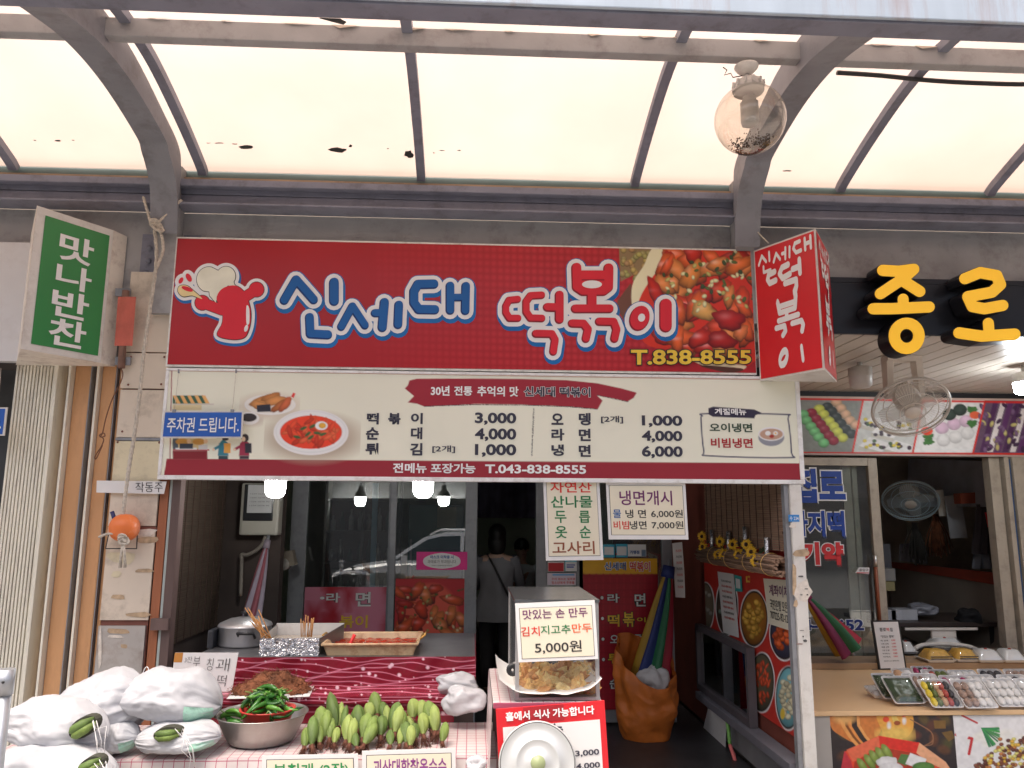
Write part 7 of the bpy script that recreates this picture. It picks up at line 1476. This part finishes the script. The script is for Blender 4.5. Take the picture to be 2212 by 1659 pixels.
# interior of the right shop
m_rail = M('red_brown_rail', S(140, 60, 44, 1.5), .5)
Yi = 4.2
tag(MB().hexa([(3.6, Yi, 0), (4.6, Yi, 0), (4.6, Yi+.05, 0), (3.6, Yi+.05, 0), (3.6, Yi, .6), (4.6, Yi, .6), (4.6, Yi+.05, .6), (3.6, Yi+.05, .6)]).build('low_partition', m_rw), 'low plain partition inside the right shop', 'partition')
a, b = A(*L_(940, 970), 4.9), A(*L_(1840, 1090), 3.2)
rl = thing('wall_rail', (a+b)/2, 'dark red-brown dado rail running along the inner side wall', 'rail')
MB().slab([A(*L_(940, 945), 4.9), A(*L_(1838, 1040), 2.6), A(*L_(1838, 1140), 2.6), A(*L_(940, 990), 4.9)], (.02, .02, 0)).build('rail_board', m_rail, rl)
MB().slab([A(*L_(940, 990), 4.92), A(*L_(1838, 1142), 2.62), A(*L_(1838, 1900), 2.62), A(*L_(940, 1500), 4.92)], (.02, .02, 0)).build('dado_panel', M('dado', S(130, 122, 112, 1.5), .7, 0, .1, 3), rl)
MB().slab([A(*L_(1080, 110), 4.7), A(*L_(1730, 130), 2.7), A(*L_(1750, 500), 2.7), A(*L_(1060, 500), 4.7)], (.02, .02, 0)).build('upper_panel', M('cool_wall', S(150, 154, 162, 1.5), .6, 0, .2, 3), rl)
fc2 = A(*L_(1095, 450), 3.3); cage_fan('wall_fan', 'white and pale blue wall fan inside the right shop', fc2, 200*.267*mpp(1965, 1085, 3.3)*1.02, (-.35, -.62, -.72), [M('fan_pale_blue', S(170, 190, 200, 1.5), .4), M('fan_white', S(200, 196, 188, 1.5), .5), M('fan_blade2', S(170, 180, 186, 1.5), .4, alpha=.5)], [((0, 0, -.12), A(*L_(1230, 410), 3.5), A(*L_(1330, 400), 3.55))])
o = [ob_ for ob_ in COL.objects if ob_.name.startswith('wall_fan')][0]; MB().hexa([A(*L_(1330, 575), 3.5), A(*L_(1390, 575), 3.5), A(*L_(1390, 575), 3.6), A(*L_(1330, 575), 3.6), A(*L_(1300, 365), 3.5), A(*L_(1360, 360), 3.5), A(*L_(1360, 360), 3.6), A(*L_(1300, 365), 3.6)]).build('wall_bracket', MATS['fan_white'], o)
q = quad4([L_(1370, 415), L_(1500, 400), L_(1560, 750), L_(1420, 755)], 3.4); cal = thing('wall_calendar', (q[2]+q[3])/2, 'white paper calendar hanging under the wall fan', 'calendar'); MB().slab(q, (0, .006, 0)).build('sheet', M('calendar_paper', S(150, 152, 156, 1.2), .6), cal)
q = quad4([L_(1500, 390), L_(1750, 375), L_(1758, 468), L_(1510, 475)], 3.0); tag(MB().slab(q, (0, .12, 0)).build('coat_shelf', M('orange_brown_box', S(122, 58, 38, 1.2), .5)), 'orange-brown coat hook board near the right jamb', 'hook board')
def cloth_hang(name, label, pts, Y, m, cat):
    q = quad4(pts, Y); mb = MB(); mb.grid(lambda u, v: (q[0]*(1-u)+q[1]*u)*(1-v)+(q[3]*(1-u)+q[2]*u)*v+Vector((0, .03*math.sin(u*14+v*2)-.03, 0)), 22, 12); tag(mb.build(name, m), label, cat)
cloth_hang('hanging_coat', 'dark grey coat hanging near the right jamb', [L_(1620, 480), L_(1700, 480), L_(1740, 890), L_(1590, 880)], 2.95, M('coat_grey', S(66, 62, 66, 1.2), .9), 'coat')
cloth_hang('hanging_coat', 'black coat with a red tag hanging beside the grey coat', [L_(1700, 480), L_(1775, 480), L_(1820, 950), L_(1735, 930)], 2.9, M('coat_black', (.02, .02, .022), .9), 'coat')
cloth_hang('hanging_apron', 'pale apron hanging below the grey coat', [L_(1595, 860), L_(1720, 880), L_(1790, 1000), L_(1595, 1000)], 3.0, M('apron_pale', S(110, 116, 126, 1.2), .9), 'apron')
tag(MB().slab(quad4([L_(1700, 545), L_(1745, 545), L_(1768, 660), L_(1725, 665)], 2.84), (0, .006, 0)).build('red_tag', M('red_tag', S(190, 44, 50), .5)), 'red tag hanging on the black coat', 'tag')
for k_, (pts, nm, lab, m) in enumerate([([(1240, 560), (1390, 560), (1380, 910), (1260, 900)], 'dried_herb_bundle', 'dried brown herb bundle hanging below the wall fan', m_fern), ([(1080, 700), (1200, 700), (1190, 900), (1100, 900)], 'dried_herb_bundle', 'small dark dried bundle left of the brown herbs', M('dried_dark', S(52, 50, 46), .9))]):
    c_ = A(*L_(sum(p[0] for p in pts)/4, sum(p[1] for p in pts)/4), 3.7); kq = mpp(1950, 1150, 3.7)*.267; g = random.Random(k_); mb = MB()
    for i in range(60): t = Vector((g.gauss(0, 28), g.gauss(0, 14), 0))*kq; mb.tube([c_+Vector((g.gauss(0, 8)*kq, 0, 165*kq)), c_+t+Vector((0, 0, 20*kq)), c_+t*1.4+Vector((0, 0, -g.uniform(60, 170)*kq))], .006, 4)
    tag(mb.build(nm, m), lab, 'herbs')
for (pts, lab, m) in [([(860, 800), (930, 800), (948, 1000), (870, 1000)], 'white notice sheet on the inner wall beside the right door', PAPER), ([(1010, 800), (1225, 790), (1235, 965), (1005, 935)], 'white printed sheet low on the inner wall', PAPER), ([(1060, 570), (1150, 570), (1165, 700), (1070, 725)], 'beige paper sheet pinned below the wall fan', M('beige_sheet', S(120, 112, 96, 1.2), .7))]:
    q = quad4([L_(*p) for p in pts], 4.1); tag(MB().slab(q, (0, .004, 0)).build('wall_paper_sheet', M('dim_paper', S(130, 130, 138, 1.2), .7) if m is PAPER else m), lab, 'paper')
def boxat(name, label, px0, py0, px1, py1, Y, d, m, cat='box'):
    q = quad(*L_(px0, py0), *L_(px1, py1), Y); return tag(MB().bevbox(q[0].x, q[1].x, Y, Y+d, q[2].z, q[0].z, .004).build(name, m), label, cat)
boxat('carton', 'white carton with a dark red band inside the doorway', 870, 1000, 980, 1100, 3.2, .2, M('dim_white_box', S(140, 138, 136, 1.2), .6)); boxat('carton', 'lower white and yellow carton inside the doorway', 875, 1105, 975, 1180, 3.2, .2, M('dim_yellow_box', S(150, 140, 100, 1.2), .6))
it = thing('prep_table', A(*L_(1250, 1450), 3.0), 'long dark prep table inside the right shop', 'table'); q = quad(*L_(870, 1370), *L_(1650, 1470), 2.7); MB().bevbox(q[0].x, q[1].x+.3, 2.7, 3.5, q[2].z, q[2].z+.04, .005).build('table_top', M('prep_top', S(70, 60, 56, 1.2), .4), it)
tzz = q[2].z+.041
for x in (q[0].x+.05, q[1].x+.2): MB().box(x-.03, x+.03, 2.75, 2.81, 0, q[2].z).build('leg', BLACK, it)
for (a, b, lab) in [(935, 1030, 'small white box on the prep table by the door'), (1020, 1155, 'white foam box on the prep table'), (905, 985, 'flat white carton at the end of the prep table')]:
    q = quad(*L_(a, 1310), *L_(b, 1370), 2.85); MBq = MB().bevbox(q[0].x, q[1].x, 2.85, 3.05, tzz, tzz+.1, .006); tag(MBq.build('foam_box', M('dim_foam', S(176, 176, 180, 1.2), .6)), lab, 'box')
crumple('plastic_film_heap', 'heap of clear plastic bags on the prep table', *L_(1180, 1330), 60, 26, 2.95, .12, 44, M('film_heap', S(130, 132, 140, 1.2), .3), 'plastic')
crumple('black_bag', 'black cloth bag slumped at the right end of the prep table', *L_(1560, 1400), 46, 42, 2.8, .12, 51, M('black_cloth', (.012, .012, .014), .8), 'bag')
sq_ = thing('plastic_stool', A(*L_(1370, 1600), 2.45), 'cream plastic chair back behind the right counter', 'chair')
q = quad(*L_(1265, 1480), *L_(1475, 1605), 2.45); MB().bevbox(q[0].x, q[1].x, 2.45, 2.48, q[2].z, q[0].z, .008).build('back_panel', m_fan, sq_); q2 = quad(*L_(1050, 1478), *L_(1640, 1498), 2.44); MB().bevbox(q2[0].x, q2[1].x, 2.435, 2.449, q2[2].z, q2[0].z, .004).build('back_rail', m_fan, sq_)
MB().tube(smooth_loop([tuple(A(*L_(*p), 2.3)) for p in [(1120, 1660), (1190, 1620), (1380, 1610), (1560, 1630), (1640, 1660)]], 5, False), .02, 8).build('seat_rim', m_fan, sq_)
for x in (q[0].x+.02, q[1].x-.02): MB().box(x-.02, x+.02, 2.455, 2.48, 0, q[2].z-.001).build('leg', m_fan, sq_)
umbrella_closed('folded rainbow parasol lying behind the white post at the right shop', AX(*L_(295, 1260), 2.35) if False else A(*L_(250, 1225), 1.75), A(*L_(600, 1650), 1.75), .115, [rb[0], rb[1], rb[4], rb[1], rb[2]])
# ------------------------------------------------------------------ right counter
S_ = cr('S'); RZ = .53
cfl = AZ(*S_(295, 1100), RZ)
rc = thing('sales_counter', (3.6, 1, 0), 'tan topped sales counter of the rice cake shop with photo front', 'counter')
yf = cfl.y; yb = 2.1; cxl = 2.1; m_tan2 = M('tan_laminate', S(198, 166, 126, 1.45), .3, 0, .06, 2, 0, spec=.5)
MB().bevbox(cxl-.0, 6.2, yf, yb, RZ-.03, RZ, .004).build('counter_top', m_tan2, rc)
MB().bevbox(cxl+.02, 6.2, 1.75, yb-.005, RZ+.002, RZ+.05, .003).build('back_upstand', M('tan_upstand', S(160, 130, 98, 1.1), .4), rc)
MB().box(cxl+.004, A(*S_(298, 1300), yf+.02).x, yf+.012, yb-.02, 0, RZ-.032).build('end_panel', M('end_panel', S(150, 146, 140), .6, 0, .08, 4), rc)
MB().box(A(*S_(300, 1300), yf+.02).x, 6.2, yf+.02, yf+.03, 0, RZ-.032).build('front_panel', M('front_backing', (.1, .1, .1), .6), rc)
def front(x0p, x1p, paint, nx):
    x0, x1 = A(*S_(x0p, 1300), yf+.016).x, A(*S_(x1p, 1300), yf+.016).x
    q = [Vector((x0, yf+.016, RZ-.034)), Vector((x1, yf+.016, RZ-.034)), Vector((x1, yf+.016, .02)), Vector((x0, yf+.016, .02))]; s = Sheet(q, nx, int(nx*(RZ-.03)/(x1-x0)), S(44, 38, 40)); paint(s); s.build('front_photo', rc, printmat('front_print', .35, 0, .5))
def pf1(s):
    g = np.random.RandomState(5)
    for k_ in range(30): s.ell(*S_(320+g.rand()*1180, 1120+g.rand()*500), 14, 9, S(58+g.randint(30), 48+g.randint(20), 40), ang=g.rand()*3, soft=6)
    s.poly([S_(1320, 1190), S_(1440, 1190), S_(1440, 1270), S_(1330, 1270)], S(104, 78, 40)); s.poly([S_(1400, 1310), S_(1500, 1290), S_(1530, 1360), S_(1470, 1400)], S(96, 74, 40))
    s.poly(smooth_loop([S_(*p) for p in [(300, 1110), (780, 1110), (800, 1290), (700, 1400), (560, 1420), (400, 1340), (310, 1260)]], 5), S(176, 106, 52))
    for off, wd, cl in ((0, 9, S(206, 138, 76)), (30, 5, S(110, 62, 30)), (70, 8, S(196, 128, 66)), (110, 12, S(40, 34, 34)), (150, 6, S(206, 140, 80))): s.line([S_(420+off, 1110), S_(430+off, 1240), S_(500+off, 1350), S_(570+off, 1430)], wd, cl)
    s.ell(*S_(440, 1150), 24, 16, S(214, 150, 90), soft=10)
    s.poly(smooth_loop([S_(*p) for p in [(770, 1110), (1080, 1110), (1120, 1260), (1060, 1350), (960, 1370), (850, 1340), (800, 1270)]], 5), S(204, 142, 62))
    s.ell(*S_(940, 1330), 40, 16, S(220, 164, 84), soft=12); s.poly([S_(890, 1110), S_(930, 1110), S_(985, 1200), S_(950, 1225), S_(920, 1200)], S(226, 170, 90)); s.ell(*S_(960, 1215), 7, 5, S(130, 66, 36)); s.ell(*S_(850, 1180), 7, 6, S(196, 70, 44)); s.ell(*S_(1025, 1135), 5, 5, S(196, 70, 44))
    for x, y in ((880, 1240), (1030, 1195)): s.ell(*S_(x, y), 4, 7, S(220, 214, 206), soft=4)
    for k_ in range(2): s.line(smooth_loop([S_(*p) for p in [(1090, 1180), (1200, 1240), (1300, 1310), (1310, 1390+k_*30), (1230, 1440)]], 4, False), 2, S(130, 92, 66))
    s.poly([S_(*p) for p in [(400, 1720), (440, 1500), (780, 1340), (1180, 1410), (1420, 1600), (1520, 1720)]], S(196, 66, 44)); s.poly([S_(*p) for p in [(460, 1480), (780, 1345), (790, 1450), (520, 1600)]], S(206, 96, 68)); s.poly([S_(*p) for p in [(780, 1345), (1180, 1410), (1150, 1510), (790, 1450)]], S(188, 44, 36)); s.poly([S_(*p) for p in [(1180, 1410), (1440, 1600), (1520, 1720), (1260, 1600), (1150, 1510)]], S(224, 146, 112)); s.poly([S_(*p) for p in [(395, 1720), (440, 1490), (500, 1580), (540, 1720)]], S(170, 50, 60))
    s.poly([S_(*p) for p in [(520, 1720), (540, 1600), (790, 1455), (1150, 1515), (1300, 1640), (1380, 1720)]], S(150, 50, 34))
    for x, y in ((620, 1640), (690, 1600), (740, 1560), (800, 1530), (860, 1500)): s.ell(*S_(x, y), 8, 20, S(120, 140, 66), ang=-.6, shade=.5, hi=.08)
    s.ell(*S_(860, 1610), 22, 15, S(226, 224, 220), wob=.15, shade=.2); s.ell(*S_(900, 1660), 26, 12, S(226, 220, 214), shade=.2); s.poly([S_(960, 1600), S_(1000, 1520), S_(1080, 1530), S_(1050, 1640)], S(76, 110, 62)); s.poly([S_(1040, 1620), S_(1090, 1510), S_(1250, 1570), S_(1220, 1680)], S(224, 222, 214)); s.ell(*S_(1220, 1650), 24, 11, S(80, 120, 62), shade=.4)
    s.mottle(.12, 4)
def pf2(s):
    s.C[:] = S(206, 206, 204); g = np.random.RandomState(9)
    for k_ in range(18): s.ell(*S_(1750+g.rand()*600, 1300+g.rand()*120), 12, 8, S(206, 196, 190), soft=8)
    s.line([S_(1540, 1330), S_(1700, 1370), S_(1670, 1520)], 6, S(170, 34, 40)); s.poly([S_(1540, 1150), S_(1750, 1220), S_(1600, 1450), S_(1540, 1330)], S(222, 218, 212)); s.line([S_(1600, 1140), S_(1750, 1215)], 4, S(160, 40, 44))
    for k_ in range(26): a = 1.2+g.rand()*1.6; s.line([S_(1800, 1270), S_(1800+170*math.cos(a-1.6), 1270+180*math.sin(a-1.3))], 3, S(40+g.randint(30), 100+g.randint(40), 70))
    for k_ in range(260):
        x, y = 1640+g.rand()*620, 1360+g.rand()*360
        if y > 1700-.75*(x-1640) or x > 1950: s.ell(*S_(x, y), 5, 4, [S(206, 160, 60), S(170, 110, 60), S(120, 70, 50), S(220, 190, 110), S(90, 50, 44)][g.randint(5)], shade=.5, hi=.05)
    s.mottle(.08, 4)
front(302, 1522, pf1, 210); front(1524, 3000, pf2, 220)
# framed menu stand
fm = thing('price_list_stand', AZ(*S_(870, 690), RZ), 'small black framed price list standing on the tan counter', 'menu frame')
Yfm = AZ(*S_(900, 690), RZ).y; q = quad4([S_(703, 203), S_(980, 200), S_(1056, 683), S_(780, 692)], Yfm); MB().slab(q, (0, .012, 0)).build('frame', BLACK, fm); i_ = sub(q, .07, .03, .945, .97); MB().slab([p-Vector((0, .0015, 0)) for p in i_], (0, .001, 0)).build('sheet', PAPER, fm)
for t, u0, v0, u1, v1, m in [('종로', .2, .13, .46, .21, BLACKP), ('떡', .48, .13, .58, .21, RDT), ('집', .62, .13, .72, .21, BLACKP), ('"맛있는 행복"', .2, .29, .75, .35, GRY)]+[(a, .17, .39+k_*.07, .47, .425+k_*.07, GRY) for k_, a in enumerate(['떡 선택', '가루 선택', '매콤 선택', '가루 전 빵', '떡국떡(소)', '떡국떡(대)'])]+[(a, .6, .385+k_*.07, .77, .42+k_*.07, RDT) for k_, a in enumerate(['4,000', '5,000', '10,000', '10,000', '5,000', '10,000'])]+[('맛있게 드시고 행복하세요', .18, .83, .8, .86, GRY)]: lettering(t, sub(i_, u0, v0, u1, v1), m, fm, .012, .003)
MB().slab([q[3]+Vector((-.05, .01, .004)), q[3]+Vector((.02, .0, .004)), q[3]+Vector((.02, .05, .004)), q[3]+Vector((-.05, .06, .004))], (0, 0, -.003)).build('foot', BLACK, fm)
# foam trays of rice cakes
m_foam = M('foam_tray', (.76, .75, .74), .45, 0, .02, 4); wrap = glass('cling_wrap', (.98, .98, .98), .06, .05, .0)
cols = {'y': M('cake_yellow', S(226, 196, 60, 1.2), .4), 'g': M('cake_olive', S(84, 100, 44, 1.2), .4), 'b': M('cake_tan', S(186, 146, 110, 1.2), .5), 'r': M('cake_red', S(160, 60, 50, 1.2), .4), 'k': M('cake_black', S(50, 50, 56, 1.2), .4), 'w': M('cake_white', (.78, .77, .74), .35), 'm': M('cake_mottled', S(150, 126, 112, 1.2), .5, 0, .5, 40), 'd': M('cake_dark_green', S(52, 70, 48, 1.2), .3, 0, .3, 14, .4, 30), 'p': M('cake_magenta', S(150, 40, 90, 1.2), .4), 'o': M('cake_roll', S(204, 160, 74, 1.2), .5, 0, .15, 30), 's': M('cake_swirl', S(70, 64, 56, 1.2), .5)}
def rtray(label, cx, cyb, W, D_, tilt, fill, lift=0., yaw=0.):
    D_ *= 1.35
    base = AZ(*S_(cx, cyb), RZ); o = thing('foam_tray', base+Vector((0, 0, lift)), label, 'food tray', 'rice cake trays on the tan counter'); O3 = base+Vector((0, 0, lift+.003)); m = Matrix.Rotation(yaw, 3, 'Z') @ Matrix.Rotation(tilt, 3, 'X')
    def T3(x, y, z): return O3+m @ Vector((x, y, z))
    def rr(w_, d_, r, z, n=5):
        out = []
        for (sx_, sy_, a0) in ((1, 1, 0), (-1, 1, 90), (-1, -1, 180), (1, -1, 270)):
            for k_ in range(n): a = R(a0+90*k_/(n-1)); out.append(T3(sx_*(w_/2-r)+r*math.cos(a), D_/2+sy_*(d_/2-r)+r*math.sin(a), z))
        return out
    rings = [rr(W*.86, D_*.84, .015, .0), rr(W*.9, D_*.88, .016, .004), rr(W*.985, D_*.98, .018, .024), rr(W, D_, .02, .026), rr(W*.97, D_*.96, .018, .0265), rr(W*.87, D_*.85, .014, .006)]
    n = len(rings[0]); mb = MB(); vs = [p for r_ in rings for p in r_]; fs = [(i*n+k_, i*n+(k_+1) % n, (i+1)*n+(k_+1) % n, (i+1)*n+k_) for i in range(len(rings)-1) for k_ in range(n)]+[tuple(range(n-1, -1, -1)), tuple((len(rings)-1)*n+k_ for k_ in range(n))]; mb.add(vs, fs, False); mb.build('tray', m_foam, o)
    def ball(x, y, z, rx, ry, rz_, mat): 
        mb = MB(); mb.grid(lambda u, v: T3(x+rx*math.sin(math.pi*v)*math.cos(2*math.pi*u), y+ry*math.sin(math.pi*v)*math.sin(2*math.pi*u), z+rz_*math.cos(math.pi*v)), 12, 8, True); mb.build('rice_cake', mat, o)
    nx_ = len(fill[0]); ny_ = len(fill)
    if fill == ['slab']:
        mb = MB(); mb.grid(lambda u, v: T3((u-.5)*W*.86, D_*(.08+.84*v), .024+.016*min(1, 6*min(u, 1-u, v, 1-v))+.006*noise.noise(Vector((u*6+cx, v*6, 0)))), 22, 18); mb.build('rice_cake', cols['d'], o)
    else:
        for j in range(ny_):
            for i in range(nx_):
                c_ = fill[j][i]; w_, d_ = W*.86/nx_, D_*.84/ny_; 
                if c_ != ' ': ball(-W*.43+w_*(i+.5), D_*.92-d_*(j+.5), .02, w_*.52, d_*.52, .02, cols[c_])
    mb = MB(); mb.grid(lambda u, v: T3((u-.5)*W*.97, D_*(.015+.97*v), .028+.02*min(1, 5*min(u, 1-u, v, 1-v))+.003*noise.noise(Vector((u*9+cx, v*9, 5)))), 14, 12); mb.build('film', wrap, o)
    return o
kS = lambda px: px*.2187*mpp(2000, 1500, yf+.25)
TL = R(38)
five = ['ygbrk', 'ygbrk', 'ygbrk']; wht = ['wwww', 'wwww', 'wwww']
for (lab, cx, cyb, W, D_, ti, fill, lift) in [
    ('flat white foam tray at the left end of the display', 850, 985, 230, .12, R(12), ['ww', 'ww'], 0), ('foam tray of dark green rice cake, rear of the left pair', 940, 1010, 240, .16, TL, ['slab'], .004), ('foam tray of dark green rice cake at the front left', 1090, 1055, 300, .17, TL, ['slab'], .0),
    ('foam tray of five coloured ball rice cakes at the front', 1465, 1095, 300, .17, TL, five, 0), ('foam tray of brown and white rice cakes at the front', 1800, 1100, 310, .17, TL, ['mmww', 'mmww', 'mmww'], 0), ('front foam tray of plain white rice cakes', 2130, 1085, 310, .17, TL, wht, 0), ('front foam tray of white cakes at the right border', 2440, 1085, 300, .17, TL, wht, 0),
    ('half hidden tray behind the five coloured balls', 1360, 1050, 270, .17, TL, ['mmww', 'mmww'], .012), ('pale tray standing behind the brown rice cakes', 1240, 985, 250, .15, TL, ['wwww', 'wwww'], .0), ('magenta and white tray behind the brown rice cakes', 1640, 1010, 290, .15, TL, ['pwwp', 'wwww'], .0), ('white tray in the second row near the middle', 1900, 1000, 300, .15, TL, wht, .0), ('grey-white tray in the second row at the right', 2230, 1000, 300, .15, TL, ['wwkw', 'wwww'], .0),
    ('pale tray at the left end of the rear row', 1090, 890, 220, .13, TL, ['bw', 'ww'], 0), ('rear row tray with red and green cakes', 1420, 905, 280, .13, TL, ['wrgg', 'wwrg'], 0), ('rear row tray of round white cakes', 1700, 910, 300, .13, TL, wht, 0), ('rear row tray with black cakes', 1980, 900, 260, .13, TL, ['kkk', 'wkk'], 0), ('rear row tray of mottled cakes at the right', 2240, 900, 260, .13, TL, ['mmm', 'mmm'], 0), ('back tray with magenta cakes above the rear row', 1290, 850, 250, .12, TL, ['pkpk', 'wwww'], 0)]:
    rtray(lab, cx, cyb, kS(W), D_, ti, fill, lift)
for (lab, cx, cyb, W, f) in [('tray of golden layered rice cake rolls, left of the pair', 1420, 690, 310, 'o'), ('tray of golden layered rice cake rolls, right of the pair', 1690, 685, 270, 'o'), ('tray of white rice flour with a red bean, left of the pair', 1920, 690, 290, 'w'), ('tray of white rice flour with a red bean, right of the pair', 2160, 690, 270, 'w'), ('wide white rice pack behind the golden rolls', 1500, 560, 420, 'w'), ('bag of white rice cakes beside the black price list', 1110, 600, 170, 'w')]:
    base = AZ(*S_(cx, cyb), RZ); w_ = kS(W)*1.12; o = thing('foam_tray', base, lab, 'food tray', 'rear packs on the tan counter'); x0, x1, y0_, y1_ = base.x-w_/2, base.x+w_/2, base.y, base.y+.22; lift = .052 if base.y > 1.7 else 0
    b3_ = RZ+.002+lift; MB().hexa([(x0+.02, y0_+.02, b3_), (x1-.02, y0_+.02, b3_), (x1-.02, y1_-.02, b3_), (x0+.02, y1_-.02, b3_), (x0, y0_, b3_+.022), (x1, y0_, b3_+.022), (x1, y1_, b3_+.022), (x0, y1_, b3_+.022)]).build('tray', m_foam, o)
    mb = MB(); mb.grid(lambda u, v: (x0+.015+(x1-x0-.03)*u, y0_+.015+.19*v, b3_+.02+.075*(min(1, 4.5*min(u, 1-u))**.6*min(1, 4*min(v, 1-v))**.6)+.004*noise.noise(Vector((u*8+cx, v*8, 0)))), 20, 14); mb.build('rice_cake', cols[f], o)
    if f == 'o':
        for kq in range(2): MB().box(x0+.03, x1-.03, y0_+.004, y0_+.012, b3_+.026+kq*.018, b3_+.032+kq*.018).build('dark_layer', cols['s'], o)
    else: MB().lathe([(0, .012), (.012, .006), (.014, 0)], 10, ((x0+x1)/2, (y0_+y1_)/2-.02, b3_+.096)).build('red_bean', cols['r'], o)
    mb = MB(); mb.grid(lambda u, v: (x0+(x1-x0)*u, y0_+.22*v, b3_+.026+.085*(min(1, 4*min(u, 1-u))**.6*min(1, 3.6*min(v, 1-v))**.6)+.004*noise.noise(Vector((u*8+cx, v*8, 7)))), 14, 12); mb.build('film', wrap, o)
# ------------------------------------------------------------------ the white car parked in the street (seen in the door glass)
car = thing('parked_car', (-.6, -7.6, -.155), 'white car parked across the street, reflected in the glass doors', 'car')
m_paint = M('white_car_paint', (.85, .86, .87), .25, 0, .02, 3, coat=.6); m_cg = M('car_glass', (.02, .025, .03), .05); ZC = -.155; fx = -2.95
def cpt(x, z, y): return Vector((fx+x, y, ZC+z))
low = [(0.02, .35), (0, .55), (.06, .74), (.45, .88), (1.2, .99), (2.4, 1.03), (4.2, 1.05), (4.48, .95), (4.52, .6), (4.45, .3), (4.05, .28), (3.98, .5), (3.8, .66), (3.55, .7), (3.3, .66), (3.12, .5), (3.05, .26), (1.38, .26), (1.32, .48), (1.15, .64), (.9, .69), (.65, .64), (.47, .48), (.4, .3)]
def carbody(o, prof, ys, nm, mat):
    n = len(prof); vs = []
    for y, sx_, sz_ in ys: vs += [cpt(2.25+(x-2.25)*sx_, .3+(z-.3)*sz_, y) for x, z in prof]
    fs = [(i*n+k_, i*n+(k_+1) % n, (i+1)*n+(k_+1) % n, (i+1)*n+k_) for i in range(len(ys)-1) for k_ in range(n)]+[tuple(range(n-1, -1, -1)), tuple((len(ys)-1)*n+k_ for k_ in range(n))]
    return MB().add(vs, fs).build(nm, mat, o)
yc = -7.6
carbody(car, low, [(yc-.9, .96, .95), (yc-.84, 1, 1), (yc+.84, 1, 1), (yc+.9, .96, .95)], 'body', m_paint)
cab = [(1.2, .985), (1.98, 1.5), (2.4, 1.6), (3.5, 1.6), (4.1, 1.4), (4.35, 1.04)]
vs = []
for y, k_ in ((yc-.84, 0), (yc-.62, 1), (yc+.62, 1), (yc+.84, 0)): pass
vs = [cpt(x, z, yc-.84+.2*max(0, (z-1.0)/.6)) for x, z in cab]+[cpt(x, z, yc+.84-.2*max(0, (z-1.0)/.6)) for x, z in cab]; n = 6
MB().add(vs, [(i, n+i, n+(i+1) % n, (i+1) % n) for i in range(n)]+[tuple(range(n)), tuple(range(2*n-1, n-1, -1))]).build('cabin', m_paint, car)
for sy in (1, -1):
    for pts in ([(1.42, 1.06), (2.05, 1.46), (2.35, 1.53), (2.72, 1.54), (2.72, 1.07)], [(2.8, 1.07), (2.8, 1.54), (3.45, 1.53), (3.7, 1.42), (3.75, 1.09)], [(3.83, 1.1), (3.8, 1.4), (4.0, 1.36), (4.15, 1.12)]):
        P3 = [cpt(x, z, yc+sy*(.845-.2*max(0, (z-1.0)/.6))) for x, z in pts]; MB().prism(P3, (0, -sy*.01, 0)).build('side_window', m_cg, car)
    MB().rbox(cpt(1.62, 1.08, yc+sy*.97), (.12, .2, .15)).build('wing_mirror', m_paint, car); MB().rbox(cpt(.22, .72, yc+sy*.72), (.42, .3, .14), (0, R(-12), 0)).build('headlight', M('headlamp', (.4, .42, .45), .1, .3), car)
    for x in (2.55, 3.5): MB().rbox(cpt(x, .93, yc+sy*.905), (.18, .03, .03)).build('door_handle', m_paint, car)
    MB().tube([cpt(2.1, 1.56, yc+sy*.6), cpt(2.3, 1.65, yc+sy*.6), cpt(3.5, 1.65, yc+sy*.6), cpt(3.8, 1.56, yc+sy*.6)], .018, 6).build('roof_rail', m_paint, car)
    for x in (.9, 3.55):
        w_ = MB().lathe([(.2, -.1), (.32, -.1), (.335, -.06), (.335, .06), (.32, .1), (.2, .1)], 28, cpt(x, .335, yc+sy*.78), Matrix.Rotation(R(90), 3, 'X')).build('wheel', BLACK, car); MB().lathe([(0, .09), (.06, .1), (.19, .07), (.205, .09), (.205, -.09), (0, -.09)], 20, cpt(x, .335, yc+sy*.785), Matrix.Rotation(R(90*-sy), 3, 'X')).build('rim', ALU, w_)
P3 = [cpt(1.2+.03, 1.0, yc-.74), cpt(1.95, 1.485, yc-.62), cpt(1.95, 1.485, yc+.62), cpt(1.23, 1.0, yc+.74)]; MB().prism([p+Vector((-.012, 0, .012)) for p in P3], (.01, 0, -.01)).build('windscreen', m_cg, car)
